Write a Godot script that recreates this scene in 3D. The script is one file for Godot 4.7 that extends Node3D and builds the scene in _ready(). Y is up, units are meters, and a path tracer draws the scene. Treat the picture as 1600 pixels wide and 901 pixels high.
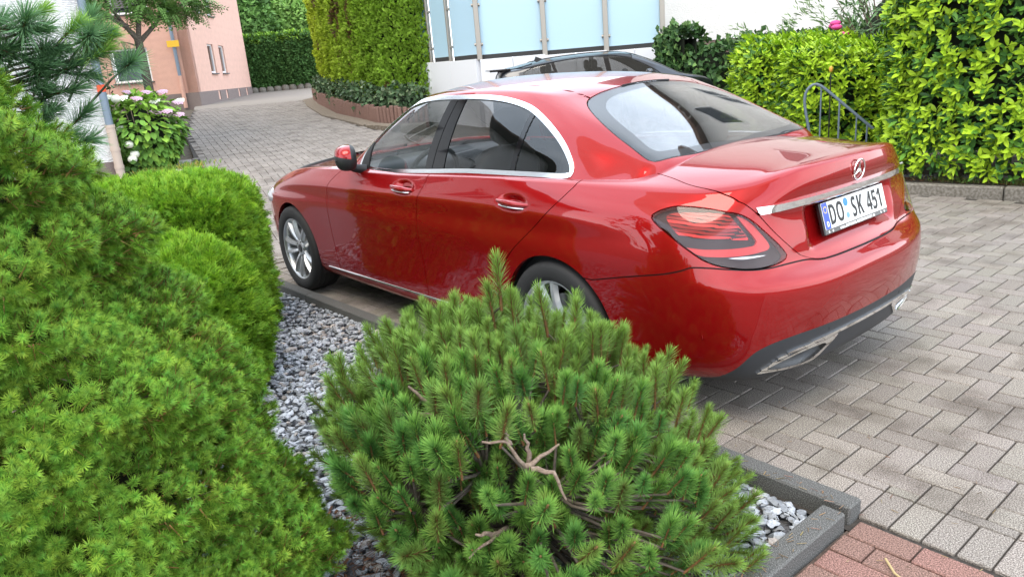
extends Node3D

# ------------------------------------------------------------------ set-up
var rng := RandomNumberGenerator.new()
var mats := {}

func _ready() -> void:
	rng.seed = 7
	set_view()
	make_materials()
	build_ground()
	build_houses()
	build_panel_fence()
	build_red_car()
	build_black_car()
	build_far_plants()
	build_right_garden()
	build_foreground()

func set_view() -> void:
	var cam := Camera3D.new()
	cam.name = "camera"
	cam.position = Vector3(-3.90390, 1.52529, -3.10192)
	cam.basis = Basis.from_euler(Vector3(-0.289794, 4.041881, -0.0853883), EULER_ORDER_YXZ)
	cam.fov = rad_to_deg(2.0 * atan(450.5 / 1181.63))
	cam.near = 0.05
	cam.far = 400.0
	add_child(cam)
	cam.current = true
	var e := Environment.new()
	e.background_mode = Environment.BG_SKY
	var sky := Sky.new()
	var sm := ProceduralSkyMaterial.new()
	sm.sky_top_color = Color(0.80, 0.87, 0.95)
	sm.sky_horizon_color = Color(0.95, 0.965, 0.98)
	sm.sky_curve = 0.22
	sm.ground_bottom_color = Color(0.32, 0.31, 0.29)
	sm.ground_horizon_color = Color(0.6, 0.6, 0.58)
	sm.sun_angle_max = 1.0
	sm.sky_energy_multiplier = 1.15
	var cn := FastNoiseLite.new()
	cn.seed = 11
	cn.frequency = 0.006
	cn.fractal_octaves = 5
	var img := Image.create(1024, 512, false, Image.FORMAT_RGBA8)
	for y in 512:
		var el := PI * (0.5 - (y + 0.5) / 512.0)
		for x in 1024:
			var az := TAU * x / 1024.0
			var d := Vector3(cos(el) * cos(az), sin(el), cos(el) * sin(az))
			var v := cn.get_noise_3d(d.x * 220.0, d.y * 420.0, d.z * 220.0) * 0.5 + 0.5
			img.set_pixel(x, y, Color(0.97, 0.975, 0.985, clampf((v - 0.22) * 2.1, 0.0, 1.0) * 0.75))
	sm.sky_cover = ImageTexture.create_from_image(img)
	sm.sky_cover_modulate = Color(0.9, 0.9, 0.9, 0.75)
	sky.sky_material = sm
	e.sky = sky
	e.tonemap_mode = Environment.TONE_MAPPER_LINEAR
	e.tonemap_exposure = 2.25
	e.sdfgi_enabled = true
	e.ssao_enabled = true
	e.ssil_enabled = true
	var we := WorldEnvironment.new()
	we.name = "world_environment"
	we.environment = e
	add_child(we)
	var sun := DirectionalLight3D.new()
	sun.name = "sun"
	sun.light_energy = 0.38
	sun.light_color = Color(1.0, 0.96, 0.9)
	sun.light_angular_distance = 35.0
	sun.shadow_enabled = true
	sun.rotation_degrees = Vector3(-62, 205, 0)
	add_child(sun)

# ------------------------------------------------------------------ nodes
var taken := {}
func numbered(called: String) -> String:
	var n: int = taken.get(called, -1) + 1
	taken[called] = n
	return called if n == 0 else "%s_%03d" % [called, n]

func thing(called: String, label: String, category: String, at := Vector3.ZERO, turn := 0.0, group := "") -> Node3D:
	var o := Node3D.new()
	o.name = numbered(called)
	add_child(o)
	o.position = at
	o.rotation.y = turn
	tag(o, label, category, group)
	return o

func tag(o: Node, label: String, category := "", group := "") -> Node:
	o.set_meta("label", label)
	if category:
		o.set_meta("category", category)
	if group:
		o.set_meta("group", group)
	return o

func put(called: String, mesh: Mesh, mat: Material, parent: Node = self, at := Transform3D.IDENTITY) -> MeshInstance3D:
	var o := MeshInstance3D.new()
	o.name = numbered(called) if parent == self else called
	o.mesh = mesh
	if mat:
		o.material_override = mat
	o.transform = at
	parent.add_child(o, true)
	return o

func struct(o: Node) -> Node:
	o.set_meta("kind", "structure")
	return o

func stuff(o: Node) -> Node:
	o.set_meta("kind", "stuff")
	return o

func many(called: String, mesh: Mesh, mat: Material, xf: Array, parent: Node = self, cols := PackedColorArray()) -> MultiMeshInstance3D:
	var mm := MultiMesh.new()
	mm.transform_format = MultiMesh.TRANSFORM_3D
	mm.use_colors = cols.size() > 0
	mm.mesh = mesh
	mm.instance_count = xf.size()
	for i in xf.size():
		mm.set_instance_transform(i, xf[i])
		if cols.size() > 0:
			mm.set_instance_color(i, cols[i])
	var o := MultiMeshInstance3D.new()
	o.name = numbered(called) if parent == self else called
	o.multimesh = mm
	o.material_override = mat
	parent.add_child(o, true)
	return stuff(o)

# ------------------------------------------------------------------ mesh building
class MB:
	var p := PackedVector3Array()
	var n := PackedVector3Array()
	var c := PackedColorArray()
	var uv := PackedVector2Array()
	var i := PackedInt32Array()
	var col := Color(1, 1, 1)
	var use_c := false

	func vert(a: Vector3, nn: Vector3, u := Vector2.ZERO) -> int:
		p.append(a)
		n.append(nn)
		c.append(col)
		uv.append(u)
		return p.size() - 1

	# flat triangle / quad; corners run clockwise seen from the front
	func tri(a: Vector3, b: Vector3, d: Vector3) -> void:
		var nn := (d - a).cross(b - a).normalized()
		var k := vert(a, nn)
		vert(b, nn)
		vert(d, nn)
		i.append_array(PackedInt32Array([k, k + 1, k + 2]))

	func quad(a: Vector3, b: Vector3, d: Vector3, e: Vector3) -> void:
		var nn := (d - a).cross(b - a).normalized()
		var k := vert(a, nn, Vector2(0, 0))
		vert(b, nn, Vector2(1, 0))
		vert(d, nn, Vector2(1, 1))
		vert(e, nn, Vector2(0, 1))
		i.append_array(PackedInt32Array([k, k + 1, k + 2, k, k + 2, k + 3]))

	func bar(lo: Vector3, hi: Vector3, b := 0.0, xf := Transform3D.IDENTITY) -> void:
		# box with chamfered edges
		var ce := (lo + hi) * 0.5
		var h := (hi - lo) * 0.5
		b = minf(b, minf(h.x, minf(h.y, h.z)) * 0.9)
		for ax in 3:
			for sg in [-1.0, 1.0]:
				var a1 := (ax + 1) % 3
				var a2 := (ax + 2) % 3
				var v := []
				for k in [[-1, -1], [1, -1], [1, 1], [-1, 1]]:
					var q := Vector3.ZERO
					q[ax] = h[ax] * sg
					q[a1] = (h[a1] - b) * k[0]
					q[a2] = (h[a2] - b) * k[1]
					v.append(xf * (ce + q))
				if sg > 0:
					quad(v[0], v[3], v[2], v[1])
				else:
					quad(v[0], v[1], v[2], v[3])
		if b <= 0.0:
			return
		for ax in 3:
			var a1 := (ax + 1) % 3
			var a2 := (ax + 2) % 3
			for s1 in [-1.0, 1.0]:
				for s2 in [-1.0, 1.0]:
					var v := []
					for k in [[-1, 0], [1, 0], [1, 1], [-1, 1]]:
						var q := Vector3.ZERO
						q[ax] = (h[ax] - b) * k[0]
						q[a1] = (h[a1] - (b if k[1] == 1 else 0.0)) * s1
						q[a2] = (h[a2] - (b if k[1] == 0 else 0.0)) * s2
						v.append(xf * (ce + q))
					if s1 * s2 > 0:
						quad(v[0], v[1], v[2], v[3])
					else:
						quad(v[0], v[3], v[2], v[1])
		for s0 in [-1.0, 1.0]:
			for s1 in [-1.0, 1.0]:
				for s2 in [-1.0, 1.0]:
					var a := xf * (ce + Vector3(h.x * s0, (h.y - b) * s1, (h.z - b) * s2))
					var d := xf * (ce + Vector3((h.x - b) * s0, h.y * s1, (h.z - b) * s2))
					var f := xf * (ce + Vector3((h.x - b) * s0, (h.y - b) * s1, h.z * s2))
					if s0 * s1 * s2 > 0:
						tri(a, f, d)
					else:
						tri(a, d, f)

	func tube(pts: Array, radii: Array, sides := 8, caps := true) -> void:
		var base := p.size()
		var up := Vector3.UP
		for k in pts.size():
			var t: Vector3 = (pts[mini(k + 1, pts.size() - 1)] - pts[maxi(k - 1, 0)]).normalized()
			if absf(t.dot(up)) > 0.95:
				up = Vector3.RIGHT if absf(t.x) < 0.9 else Vector3.FORWARD
			var e1 := t.cross(up).normalized()
			var e2 := t.cross(e1)
			up = -e2 if k == 0 else up
			var r: float = radii[k] if radii.size() > 1 else radii[0]
			for j in sides + 1:
				var a := TAU * j / sides
				var d := e1 * cos(a) + e2 * sin(a)
				vert(pts[k] + d * r, d, Vector2(float(j) / sides, float(k)))
		for k in pts.size() - 1:
			for j in sides:
				var a := base + k * (sides + 1) + j
				var b := a + sides + 1
				i.append_array(PackedInt32Array([a, b, a + 1, a + 1, b, b + 1]))
		if caps:
			for k in [0, pts.size() - 1]:
				var t: Vector3 = (pts[0] - pts[1]).normalized() if k == 0 else (pts[k] - pts[k - 1]).normalized()
				var ce := vert(pts[k], t)
				for j in sides + 1:
					vert(p[base + k * (sides + 1) + j], t)
				for j in sides:
					i.append_array(PackedInt32Array([ce, ce + 2 + j, ce + 1 + j] if k == 0 else [ce, ce + 1 + j, ce + 2 + j]))

	# profile of (radius, height along axis) turned about an axis through at
	func lathe(prof: Array, sides: int, xf := Transform3D.IDENTITY) -> void:
		var base := p.size()
		var m := prof.size()
		for k in m:
			var a: Vector2 = prof[maxi(k - 1, 0)]
			var b: Vector2 = prof[mini(k + 1, m - 1)]
			var t := (b - a).normalized()
			var nr := Vector2(t.y, -t.x)
			for j in sides + 1:
				var an := TAU * j / sides
				var d := Vector3(cos(an), 0, sin(an))
				vert(xf * (d * prof[k].x + Vector3.UP * prof[k].y), (xf.basis * (d * nr.x + Vector3.UP * nr.y)).normalized(), Vector2(float(j) / sides, float(k) / m))
		for k in m - 1:
			for j in sides:
				var a := base + k * (sides + 1) + j
				var b := a + sides + 1
				i.append_array(PackedInt32Array([a, b, a + 1, a + 1, b, b + 1]))

	func blob(ce: Vector3, r: Vector3, us := 16, vs := 10, xf := Transform3D.IDENTITY, pw := 1.0) -> void:
		var base := p.size()
		for v in vs + 1:
			var el := PI * (float(v) / vs - 0.5)
			for u in us + 1:
				var az := TAU * u / us
				var d := Vector3(cos(el) * cos(az), sin(el), cos(el) * sin(az))
				var q := d
				if pw != 1.0:
					q = Vector3(signf(d.x) * pow(absf(d.x), pw), signf(d.y) * pow(absf(d.y), pw), signf(d.z) * pow(absf(d.z), pw))
				vert(xf * (ce + q * r), (xf.basis * (d / r)).normalized())
		for v in vs:
			for u in us:
				var a := base + v * (us + 1) + u
				var b := a + us + 1
				i.append_array(PackedInt32Array([a, a + 1, b, a + 1, b + 1, b]))

	# extruded polygon in the plane of xf's x and y axes, from z0 to z1
	func prism(poly: PackedVector2Array, z0: float, z1: float, xf := Transform3D.IDENTITY) -> void:
		var t := Geometry2D.triangulate_polygon(poly)
		var m := poly.size()
		var cw := Geometry2D.is_polygon_clockwise(poly)
		for side in 2:
			var z := z0 if side == 0 else z1
			var nn := xf.basis * Vector3(0, 0, -1 if side == 0 else 1)
			var base := p.size()
			for q in poly:
				vert(xf * Vector3(q.x, q.y, z), nn.normalized())
			for k in range(0, t.size(), 3):
				var a := poly[t[k]]
				var b := poly[t[k + 1]]
				var d := poly[t[k + 2]]
				var ccw := (b - a).cross(d - a) > 0.0
				if ccw == (side == 0):
					i.append_array(PackedInt32Array([base + t[k], base + t[k + 1], base + t[k + 2]]))
				else:
					i.append_array(PackedInt32Array([base + t[k], base + t[k + 2], base + t[k + 1]]))
		for k in m:
			var a := poly[k]
			var b := poly[(k + 1) % m]
			if cw:
				quad(xf * Vector3(a.x, a.y, z0), xf * Vector3(a.x, a.y, z1), xf * Vector3(b.x, b.y, z1), xf * Vector3(b.x, b.y, z0))
			else:
				quad(xf * Vector3(a.x, a.y, z0), xf * Vector3(b.x, b.y, z0), xf * Vector3(b.x, b.y, z1), xf * Vector3(a.x, a.y, z1))

	func mesh() -> ArrayMesh:
		# keeps only the vertices in use
		var map := PackedInt32Array()
		map.resize(p.size())
		map.fill(-1)
		var np := PackedVector3Array()
		var nn := PackedVector3Array()
		var nc := PackedColorArray()
		var nu := PackedVector2Array()
		var ni := PackedInt32Array()
		ni.resize(i.size())
		for k in range(0, i.size(), 3):
			# faces turned the way their normals say
			var q := p[i[k]]
			if (p[i[k + 2]] - q).cross(p[i[k + 1]] - q).dot(n[i[k]] + n[i[k + 1]] + n[i[k + 2]]) < 0.0:
				var sw := i[k + 1]
				i[k + 1] = i[k + 2]
				i[k + 2] = sw
		for k in i.size():
			var a := i[k]
			if map[a] < 0:
				map[a] = np.size()
				np.append(p[a])
				nn.append(n[a])
				nu.append(uv[a])
				if use_c:
					nc.append(c[a])
			ni[k] = map[a]
		var ar := []
		ar.resize(Mesh.ARRAY_MAX)
		ar[Mesh.ARRAY_VERTEX] = np
		ar[Mesh.ARRAY_NORMAL] = nn
		ar[Mesh.ARRAY_TEX_UV] = nu
		if use_c:
			ar[Mesh.ARRAY_COLOR] = nc
		ar[Mesh.ARRAY_INDEX] = ni
		var me := ArrayMesh.new()
		if ni.size() > 0:
			me.add_surface_from_arrays(Mesh.PRIMITIVE_TRIANGLES, ar)
		return me

	func twin() -> MB:
		var o := MB.new()
		o.p = p.duplicate()
		o.n = n.duplicate()
		o.c = c.duplicate()
		o.uv = uv.duplicate()
		o.i = i.duplicate()
		o.use_c = use_c
		return o

	func add(o: MB) -> void:
		var k := p.size()
		p.append_array(o.p)
		n.append_array(o.n)
		c.append_array(o.c)
		uv.append_array(o.uv)
		for a in o.i:
			i.append(a + k)

	func mirrored() -> MB:
		var o := twin()
		for k in p.size():
			o.p[k].z = -p[k].z
			o.n[k].z = -n[k].z
		for k in range(0, i.size(), 3):
			o.i[k + 1] = i[k + 2]
			o.i[k + 2] = i[k + 1]
		return o

	func pushed(d: float) -> MB:
		var o := twin()
		for k in p.size():
			o.p[k] = p[k] + n[k] * d
		return o

	# splits along f = 0: [the side where f < 0, the side where f > 0]
	func split(f: Callable) -> Array:
		var lo := MB.new()
		lo.p = p.duplicate()
		lo.n = n.duplicate()
		lo.c = c.duplicate()
		lo.uv = uv.duplicate()
		var val := PackedFloat32Array()
		val.resize(p.size())
		for k in p.size():
			val[k] = f.call(p[k])
		var hi_i := PackedInt32Array()
		var lo_i := PackedInt32Array()
		var made := {}
		for k in range(0, i.size(), 3):
			var a := i[k]
			var b := i[k + 1]
			var d := i[k + 2]
			var s := int(val[a] > 0.0) + int(val[b] > 0.0) + int(val[d] > 0.0)
			if s == 0:
				lo_i.append(a); lo_i.append(b); lo_i.append(d)
			elif s == 3:
				hi_i.append(a); hi_i.append(b); hi_i.append(d)
			else:
				# turn so that a is the odd one out
				var odd := s == 1
				if (val[b] > 0.0) == odd:
					var t := a
					a = b; b = d; d = t
				elif (val[d] > 0.0) == odd:
					var t := d
					d = b; b = a; a = t
				var ab := lo.edge(made, a, b, val)
				var ad := lo.edge(made, a, d, val)
				var one := hi_i if odd else lo_i
				var two := lo_i if odd else hi_i
				one.append(a); one.append(ab); one.append(ad)
				two.append(ab); two.append(b); two.append(d)
				two.append(ab); two.append(d); two.append(ad)
				if odd:
					hi_i = one; lo_i = two
				else:
					lo_i = one; hi_i = two
		var hi := MB.new()
		hi.p = lo.p
		hi.n = lo.n
		hi.c = lo.c
		hi.uv = lo.uv
		hi.i = hi_i
		lo.i = lo_i
		return [lo.packed(), hi.packed()]

	func edge(made: Dictionary, a: int, b: int, val: PackedFloat32Array) -> int:
		var key := mini(a, b) * 1000003 + maxi(a, b)
		if made.has(key):
			return made[key]
		var t := val[a] / (val[a] - val[b])
		p.append(p[a].lerp(p[b], t))
		n.append(n[a].lerp(n[b], t).normalized())
		c.append(c[a].lerp(c[b], t))
		uv.append(uv[a].lerp(uv[b], t))
		made[key] = p.size() - 1
		return p.size() - 1

	func packed() -> MB:
		var o := MB.new()
		o.use_c = use_c
		var map := PackedInt32Array()
		map.resize(p.size())
		map.fill(-1)
		o.i.resize(i.size())
		for k in i.size():
			var a := i[k]
			if map[a] < 0:
				map[a] = o.p.size()
				o.p.append(p[a])
				o.n.append(n[a])
				o.c.append(c[a])
				o.uv.append(uv[a])
			o.i[k] = map[a]
		return o

	# gives an open surface a rim: a copy pushed in by d joined along the open edges
	func thick(d: float) -> MB:
		var o := twin()
		var cnt := {}
		for k in range(0, i.size(), 3):
			for e in 3:
				var a := i[k + e]
				var b := i[k + (e + 1) % 3]
				var key := mini(a, b) * 1000003 + maxi(a, b)
				cnt[key] = cnt.get(key, 0) + 1
		for k in range(0, i.size(), 3):
			for e in 3:
				var a := i[k + e]
				var b := i[k + (e + 1) % 3]
				if cnt[mini(a, b) * 1000003 + maxi(a, b)] == 1:
					o.quad(p[b], p[a], p[a] - n[a] * d, p[b] - n[b] * d)
		return o

# cubic through knots ks, values vs
static func curve(ks: PackedFloat32Array, vs: PackedFloat32Array, x: float) -> float:
	var m := ks.size()
	var up := ks[m - 1] > ks[0]
	var k := 0
	while k < m - 2 and (x > ks[k + 1] if up else x < ks[k + 1]):
		k += 1
	var h := ks[k + 1] - ks[k]
	var t := clampf((x - ks[k]) / h, 0.0, 1.0)
	var d1 := (vs[k + 1] - vs[k]) / h
	var m0 := d1
	var m1 := d1
	if k > 0:
		m0 = (vs[k + 1] - vs[k - 1]) / (ks[k + 1] - ks[k - 1])
	if k < m - 2:
		m1 = (vs[k + 2] - vs[k]) / (ks[k + 2] - ks[k])
	var t2 := t * t
	var t3 := t2 * t
	return vs[k] * (2 * t3 - 3 * t2 + 1) + m0 * h * (t3 - 2 * t2 + t) + vs[k + 1] * (3 * t2 - 2 * t3) + m1 * h * (t3 - t2)

static func curve3(ks: PackedFloat32Array, vs: PackedVector3Array, x: float) -> Vector3:
	var m := ks.size()
	var k := 0
	while k < m - 2 and x > ks[k + 1]:
		k += 1
	var h := ks[k + 1] - ks[k]
	var t := clampf((x - ks[k]) / h, 0.0, 1.0)
	var d1 := (vs[k + 1] - vs[k]) / h
	var m0 := d1
	var m1 := d1
	if k > 0:
		m0 = (vs[k + 1] - vs[k - 1]) / (ks[k + 1] - ks[k - 1])
	if k < m - 2:
		m1 = (vs[k + 2] - vs[k]) / (ks[k + 2] - ks[k])
	var t2 := t * t
	var t3 := t2 * t
	return vs[k] * (2 * t3 - 3 * t2 + 1) + m0 * h * (t3 - 2 * t2 + t) + vs[k + 1] * (3 * t2 - 2 * t3) + m1 * h * (t3 - t2)

# closed smooth outline through points
static func smooth_loop(pts: Array, per := 6) -> PackedVector2Array:
	var out := PackedVector2Array()
	var m := pts.size()
	for k in m:
		var a: Vector2 = pts[(k + m - 1) % m]
		var b: Vector2 = pts[k]
		var d: Vector2 = pts[(k + 1) % m]
		var e: Vector2 = pts[(k + 2) % m]
		var l := b.distance_to(d)
		var m0 := (d - a) / maxf(1e-5, a.distance_to(b) + l) * l
		var m1 := (e - b) / maxf(1e-5, d.distance_to(e) + l) * l
		for j in per:
			var t := float(j) / per
			var t2 := t * t
			var t3 := t2 * t
			out.append(b * (2 * t3 - 3 * t2 + 1) + m0 * (t3 - 2 * t2 + t) + d * (3 * t2 - 2 * t3) + m1 * (t3 - t2))
	return out

# signed distance to a polygon, below zero inside
static func inside(poly: PackedVector2Array, q: Vector2) -> float:
	var best := 1e9
	var m := poly.size()
	var s := 1.0
	var j := m - 1
	for k in m:
		var a := poly[k]
		var e := poly[j] - a
		var w := q - a
		var t := clampf(w.dot(e) / maxf(1e-12, e.dot(e)), 0.0, 1.0)
		best = minf(best, (w - e * t).length_squared())
		var c1 := q.y >= a.y
		var c2 := q.y < poly[j].y
		var c3 := e.x * w.y > e.y * w.x
		if (c1 and c2 and c3) or not (c1 or c2 or c3):
			s = -s
		j = k
	return s * sqrt(best)

static func hash1(k: int) -> float:
	return fposmod(sin(k * 127.1 + 11.7) * 43758.5453, 1.0)

# ------------------------------------------------------------------ materials
func plain_mat(key: String, lin: Color, rough: float, metal := 0.0) -> StandardMaterial3D:
	var m := StandardMaterial3D.new()
	m.resource_name = key
	m.albedo_color = lin.linear_to_srgb()
	m.roughness = rough
	m.metallic = metal
	mats[key] = m
	return m

func noise_tex(freq: float, ramp: Array, size := 512, sd := 1, oct := 4, kind := FastNoiseLite.TYPE_SIMPLEX_SMOOTH) -> ImageTexture:
	var f := FastNoiseLite.new()
	f.seed = sd
	f.noise_type = kind
	f.frequency = freq
	f.fractal_octaves = oct
	var im := f.get_seamless_image(size, size)
	im.convert(Image.FORMAT_RGBA8)
	var g := Gradient.new()
	var off := PackedFloat32Array()
	var cols := PackedColorArray()
	for r in ramp:
		off.append(r[0])
		cols.append((r[1] as Color).linear_to_srgb())
	g.offsets = off
	g.colors = cols
	for y in size:
		for x in size:
			im.set_pixel(x, y, g.sample(im.get_pixel(x, y).r))
	return ImageTexture.create_from_image(im)

func tri_mat(key: String, tex: Texture2D, scale: float, rough: float, bump: Texture2D = null, depth := 0.5, tint := Color.WHITE) -> StandardMaterial3D:
	var m := StandardMaterial3D.new()
	m.resource_name = key
	m.albedo_texture = tex
	m.albedo_color = tint
	m.roughness = rough
	m.uv1_triplanar = true
	m.uv1_world_triplanar = true
	m.uv1_scale = Vector3.ONE * scale
	if bump:
		m.heightmap_enabled = true
		m.heightmap_texture = bump
		m.heightmap_scale = depth
	mats[key] = m
	return m

func leaf_mat(key: String, lin: Color, rough: float, back := Color(0, 0, 0)) -> StandardMaterial3D:
	var m := plain_mat(key, lin, rough)
	m.vertex_color_use_as_albedo = true
	m.metallic_specular = 0.3
	m.cull_mode = BaseMaterial3D.CULL_DISABLED
	if back != Color(0, 0, 0):
		m.backlight_enabled = true
		m.backlight = back
	return m

func make_materials() -> void:
	var red := plain_mat("car_red", Color(0.30, 0.005, 0.006), 0.27, 0.5)
	red.metallic_specular = 0.1
	red.clearcoat_enabled = true
	red.clearcoat = 1.0
	red.clearcoat_roughness = 0.015
	plain_mat("chrome", Color(0.85, 0.86, 0.87), 0.06, 1.0)
	plain_mat("chrome_satin", Color(0.80, 0.81, 0.82), 0.22, 1.0)
	plain_mat("black_trim", Color(0.012, 0.012, 0.013), 0.55)
	plain_mat("grey_plastic", Color(0.028, 0.031, 0.036), 0.5)
	plain_mat("black_gloss", Color(0.006, 0.006, 0.007), 0.06)
	plain_mat("rubber", Color(0.016, 0.016, 0.017), 0.75)
	var al := plain_mat("alloy", Color(0.52, 0.54, 0.56), 0.32, 0.85)
	al.clearcoat_enabled = true
	al.clearcoat = 0.6
	plain_mat("cap_dark", Color(0.05, 0.05, 0.055), 0.3, 0.6)
	plain_mat("disc", Color(0.2, 0.2, 0.2), 0.4, 0.9)
	plain_mat("leather", Color(0.016, 0.017, 0.019), 0.5)
	plain_mat("dash", Color(0.03, 0.034, 0.038), 0.35)
	plain_mat("liner", Color(0.10, 0.10, 0.105), 0.9)
	plain_mat("plate_white", Color(0.78, 0.79, 0.78), 0.35)
	plain_mat("plate_black", Color(0.008, 0.008, 0.008), 0.5)
	plain_mat("plate_blue", Color(0.01, 0.06, 0.42), 0.35)
	plain_mat("star_yellow", Color(0.8, 0.6, 0.05), 0.4)
	plain_mat("seal_blue", Color(0.02, 0.22, 0.55), 0.4)
	plain_mat("seal_blue2", Color(0.12, 0.3, 0.5), 0.4)
	plain_mat("seal_grey", Color(0.50, 0.53, 0.55), 0.4)
	var gl := plain_mat("car_glass", Color(0.004, 0.006, 0.006), 0.0)
	gl.transparency = BaseMaterial3D.TRANSPARENCY_ALPHA
	gl.albedo_color.a = 0.55
	gl.metallic_specular = 0.6
	var gc := plain_mat("car_glass_clear", Color(0.006, 0.016, 0.014), 0.0)
	gc.transparency = BaseMaterial3D.TRANSPARENCY_ALPHA
	gc.albedo_color.a = 0.38
	gc.metallic_specular = 0.6
	var rg := plain_mat("rear_glass", Color(0.004, 0.006, 0.007), 0.0)
	rg.transparency = BaseMaterial3D.TRANSPARENCY_ALPHA
	rg.albedo_color.a = 0.08
	rg.metallic_specular = 0.6
	var le := plain_mat("lamp_lens", Color(0.12, 0.0, 0.004), 0.0)
	le.transparency = BaseMaterial3D.TRANSPARENCY_ALPHA
	le.albedo_color.a = 0.08
	le.metallic_specular = 0.5
	plain_mat("lamp_dark", Color(0.010, 0.002, 0.003), 0.7)
	plain_mat("lamp_red", Color(0.55, 0.006, 0.005), 0.35)
	plain_mat("lamp_deep", Color(0.24, 0.003, 0.003), 0.25, 0.3)
	plain_mat("lamp_white", Color(0.6, 0.6, 0.62), 0.15, 0.6)
	make_ground_materials()
	make_house_materials()
	make_plant_materials()
	make_right_materials()

# ------------------------------------------------------------------ red saloon car
# The body is a net of control points: rows from the sill up over the shoulder to a spine, columns from the nose round the left side to the tail.
# Every point is (x forward, y up, s outward to the left).
func car_levels() -> Array:
	var side_x := PackedFloat32Array([1.90, 1.42, 0.85, 0.0, -0.75, -1.42, -1.85])
	var top_y := PackedFloat32Array([0.80, 0.90, 0.945, 0.955, 0.985, 1.0, 0.99])
	var rows := [
		# y front, y side, y rear, half widths along the side, then x of nose, and corner/quarter/centre x of the tail with their half widths
		[0.20, 0.17, 0.20, [0.70, 0.76, 0.78, 0.79, 0.79, 0.77, 0.74], 2.02, [-2.10, 0.64], [-2.19, 0.55], [-2.24, 0.35], -2.26],
		[0.22, 0.20, 0.225, [0.79, 0.845, 0.845, 0.85, 0.85, 0.845, 0.81], 2.12, [-2.12, 0.725], [-2.28, 0.64], [-2.365, 0.38], -2.385],
		[0.30, 0.275, 0.30, [0.82, 0.88, 0.872, 0.873, 0.874, 0.882, 0.855], 2.17, [-2.13, 0.795], [-2.32, 0.68], [-2.41, 0.39], -2.43],
		[0.42, 0.42, 0.42, [0.838, 0.893, 0.882, 0.878, 0.88, 0.897, 0.87], 2.20, [-2.135, 0.825], [-2.345, 0.695], [-2.435, 0.395], -2.458],
		[0.54, 0.55, 0.54, [0.845, 0.899, 0.889, 0.886, 0.889, 0.903, 0.88], 2.21, [-2.135, 0.835], [-2.35, 0.70], [-2.452, 0.395], -2.476],
		[0.60, 0.64, 0.625, [0.845, 0.900, 0.897, 0.896, 0.899, 0.906, 0.882], 2.20, [-2.135, 0.835], [-2.345, 0.695], [-2.438, 0.395], -2.462],
		[0.64, 0.70, 0.672, [0.838, 0.897, 0.902, 0.902, 0.904, 0.907, 0.88], 2.185, [-2.13, 0.83], [-2.325, 0.685], [-2.385, 0.39], -2.405],
		[0.68, 0.78, 0.76, [0.825, 0.884, 0.896, 0.897, 0.898, 0.899, 0.871], 2.165, [-2.125, 0.815], [-2.30, 0.665], [-2.362, 0.385], -2.382],
		[0.71, 0.87, 0.875, [0.80, 0.874, 0.896, 0.900, 0.901, 0.896, 0.855], 2.13, [-2.12, 0.78], [-2.275, 0.64], [-2.34, 0.38], -2.362],
		[0.735, 0.935, 0.965, [0.77, 0.838, 0.862, 0.867, 0.870, 0.864, 0.82], 2.09, [-2.115, 0.735], [-2.265, 0.60], [-2.35, 0.375], -2.376],
		[0.75, 0.985, 1.045, [0.72, 0.79, 0.832, 0.836, 0.838, 0.825, 0.77], 2.03, [-2.10, 0.69], [-2.24, 0.565], [-2.335, 0.37], -2.365],
	]
	var out := []
	for r in rows.size():
		var q: Array = rows[r]
		var row := PackedVector3Array()
		var fr: float = [0.10, 0.05, 0.02, 0, 0, 0, 0, 0, 0.01, 0.02, 0.04][r]
		row.append(Vector3(q[4], q[0], 0.0))
		row.append(Vector3(q[4] - 0.06, q[0], 0.42))
		row.append(Vector3(q[4] - 0.17 - fr, q[0] + 0.005, 0.70 - fr))
		var f: float = clampf((q[1] - 0.70) / 0.285, 0.0, 1.0)
		for k in side_x.size():
			var y: float = q[1]
			if r >= 7:
				y = lerpf(0.70, top_y[k], f)
				if k == 0:
					y = lerpf(0.66, top_y[k], f)
			row.append(Vector3(side_x[k], y, q[3][k]))
		var rf: float = clampf((q[1] - 0.70) / 0.285, 0.0, 1.0)
		var cy: float = q[2]
		row.append(Vector3(q[5][0], lerpf(q[1], cy, 0.45) if r < 7 else lerpf(0.70, 0.98, rf), q[5][1]))
		row.append(Vector3(q[6][0], lerpf(q[1], cy, 0.85) if r < 7 else lerpf(0.68, 0.995, rf) , q[6][1]))
		row.append(Vector3(q[7][0], cy - (0.008 if r == 10 else 0.0), q[7][1]))
		row.append(Vector3(q[8], cy, 0.0))
		# the other side of the middle, so that the tail runs through smoothly
		row.append(Vector3(q[7][0], cy - (0.008 if r == 10 else 0.0), -q[7][1]))
		out.append(row)
	return out

const SPINE_X := [2.20, 2.02, 1.955, 1.95, 1.83, 1.80, 1.795, 1.79]
func deck_y(x: float, s: float) -> float:
	var yc := curve(PackedFloat32Array([-2.40, -2.30, -2.10, -1.815, -1.6, 0.6, 1.0, 1.4, 1.8, 2.02, 2.14]), PackedFloat32Array([1.044, 1.056, 1.068, 1.085, 1.09, 1.03, 0.995, 0.958, 0.89, 0.80, 0.72]), x)
	return yc - (0.13 if x < 0.0 else 0.10) * s * s

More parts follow.
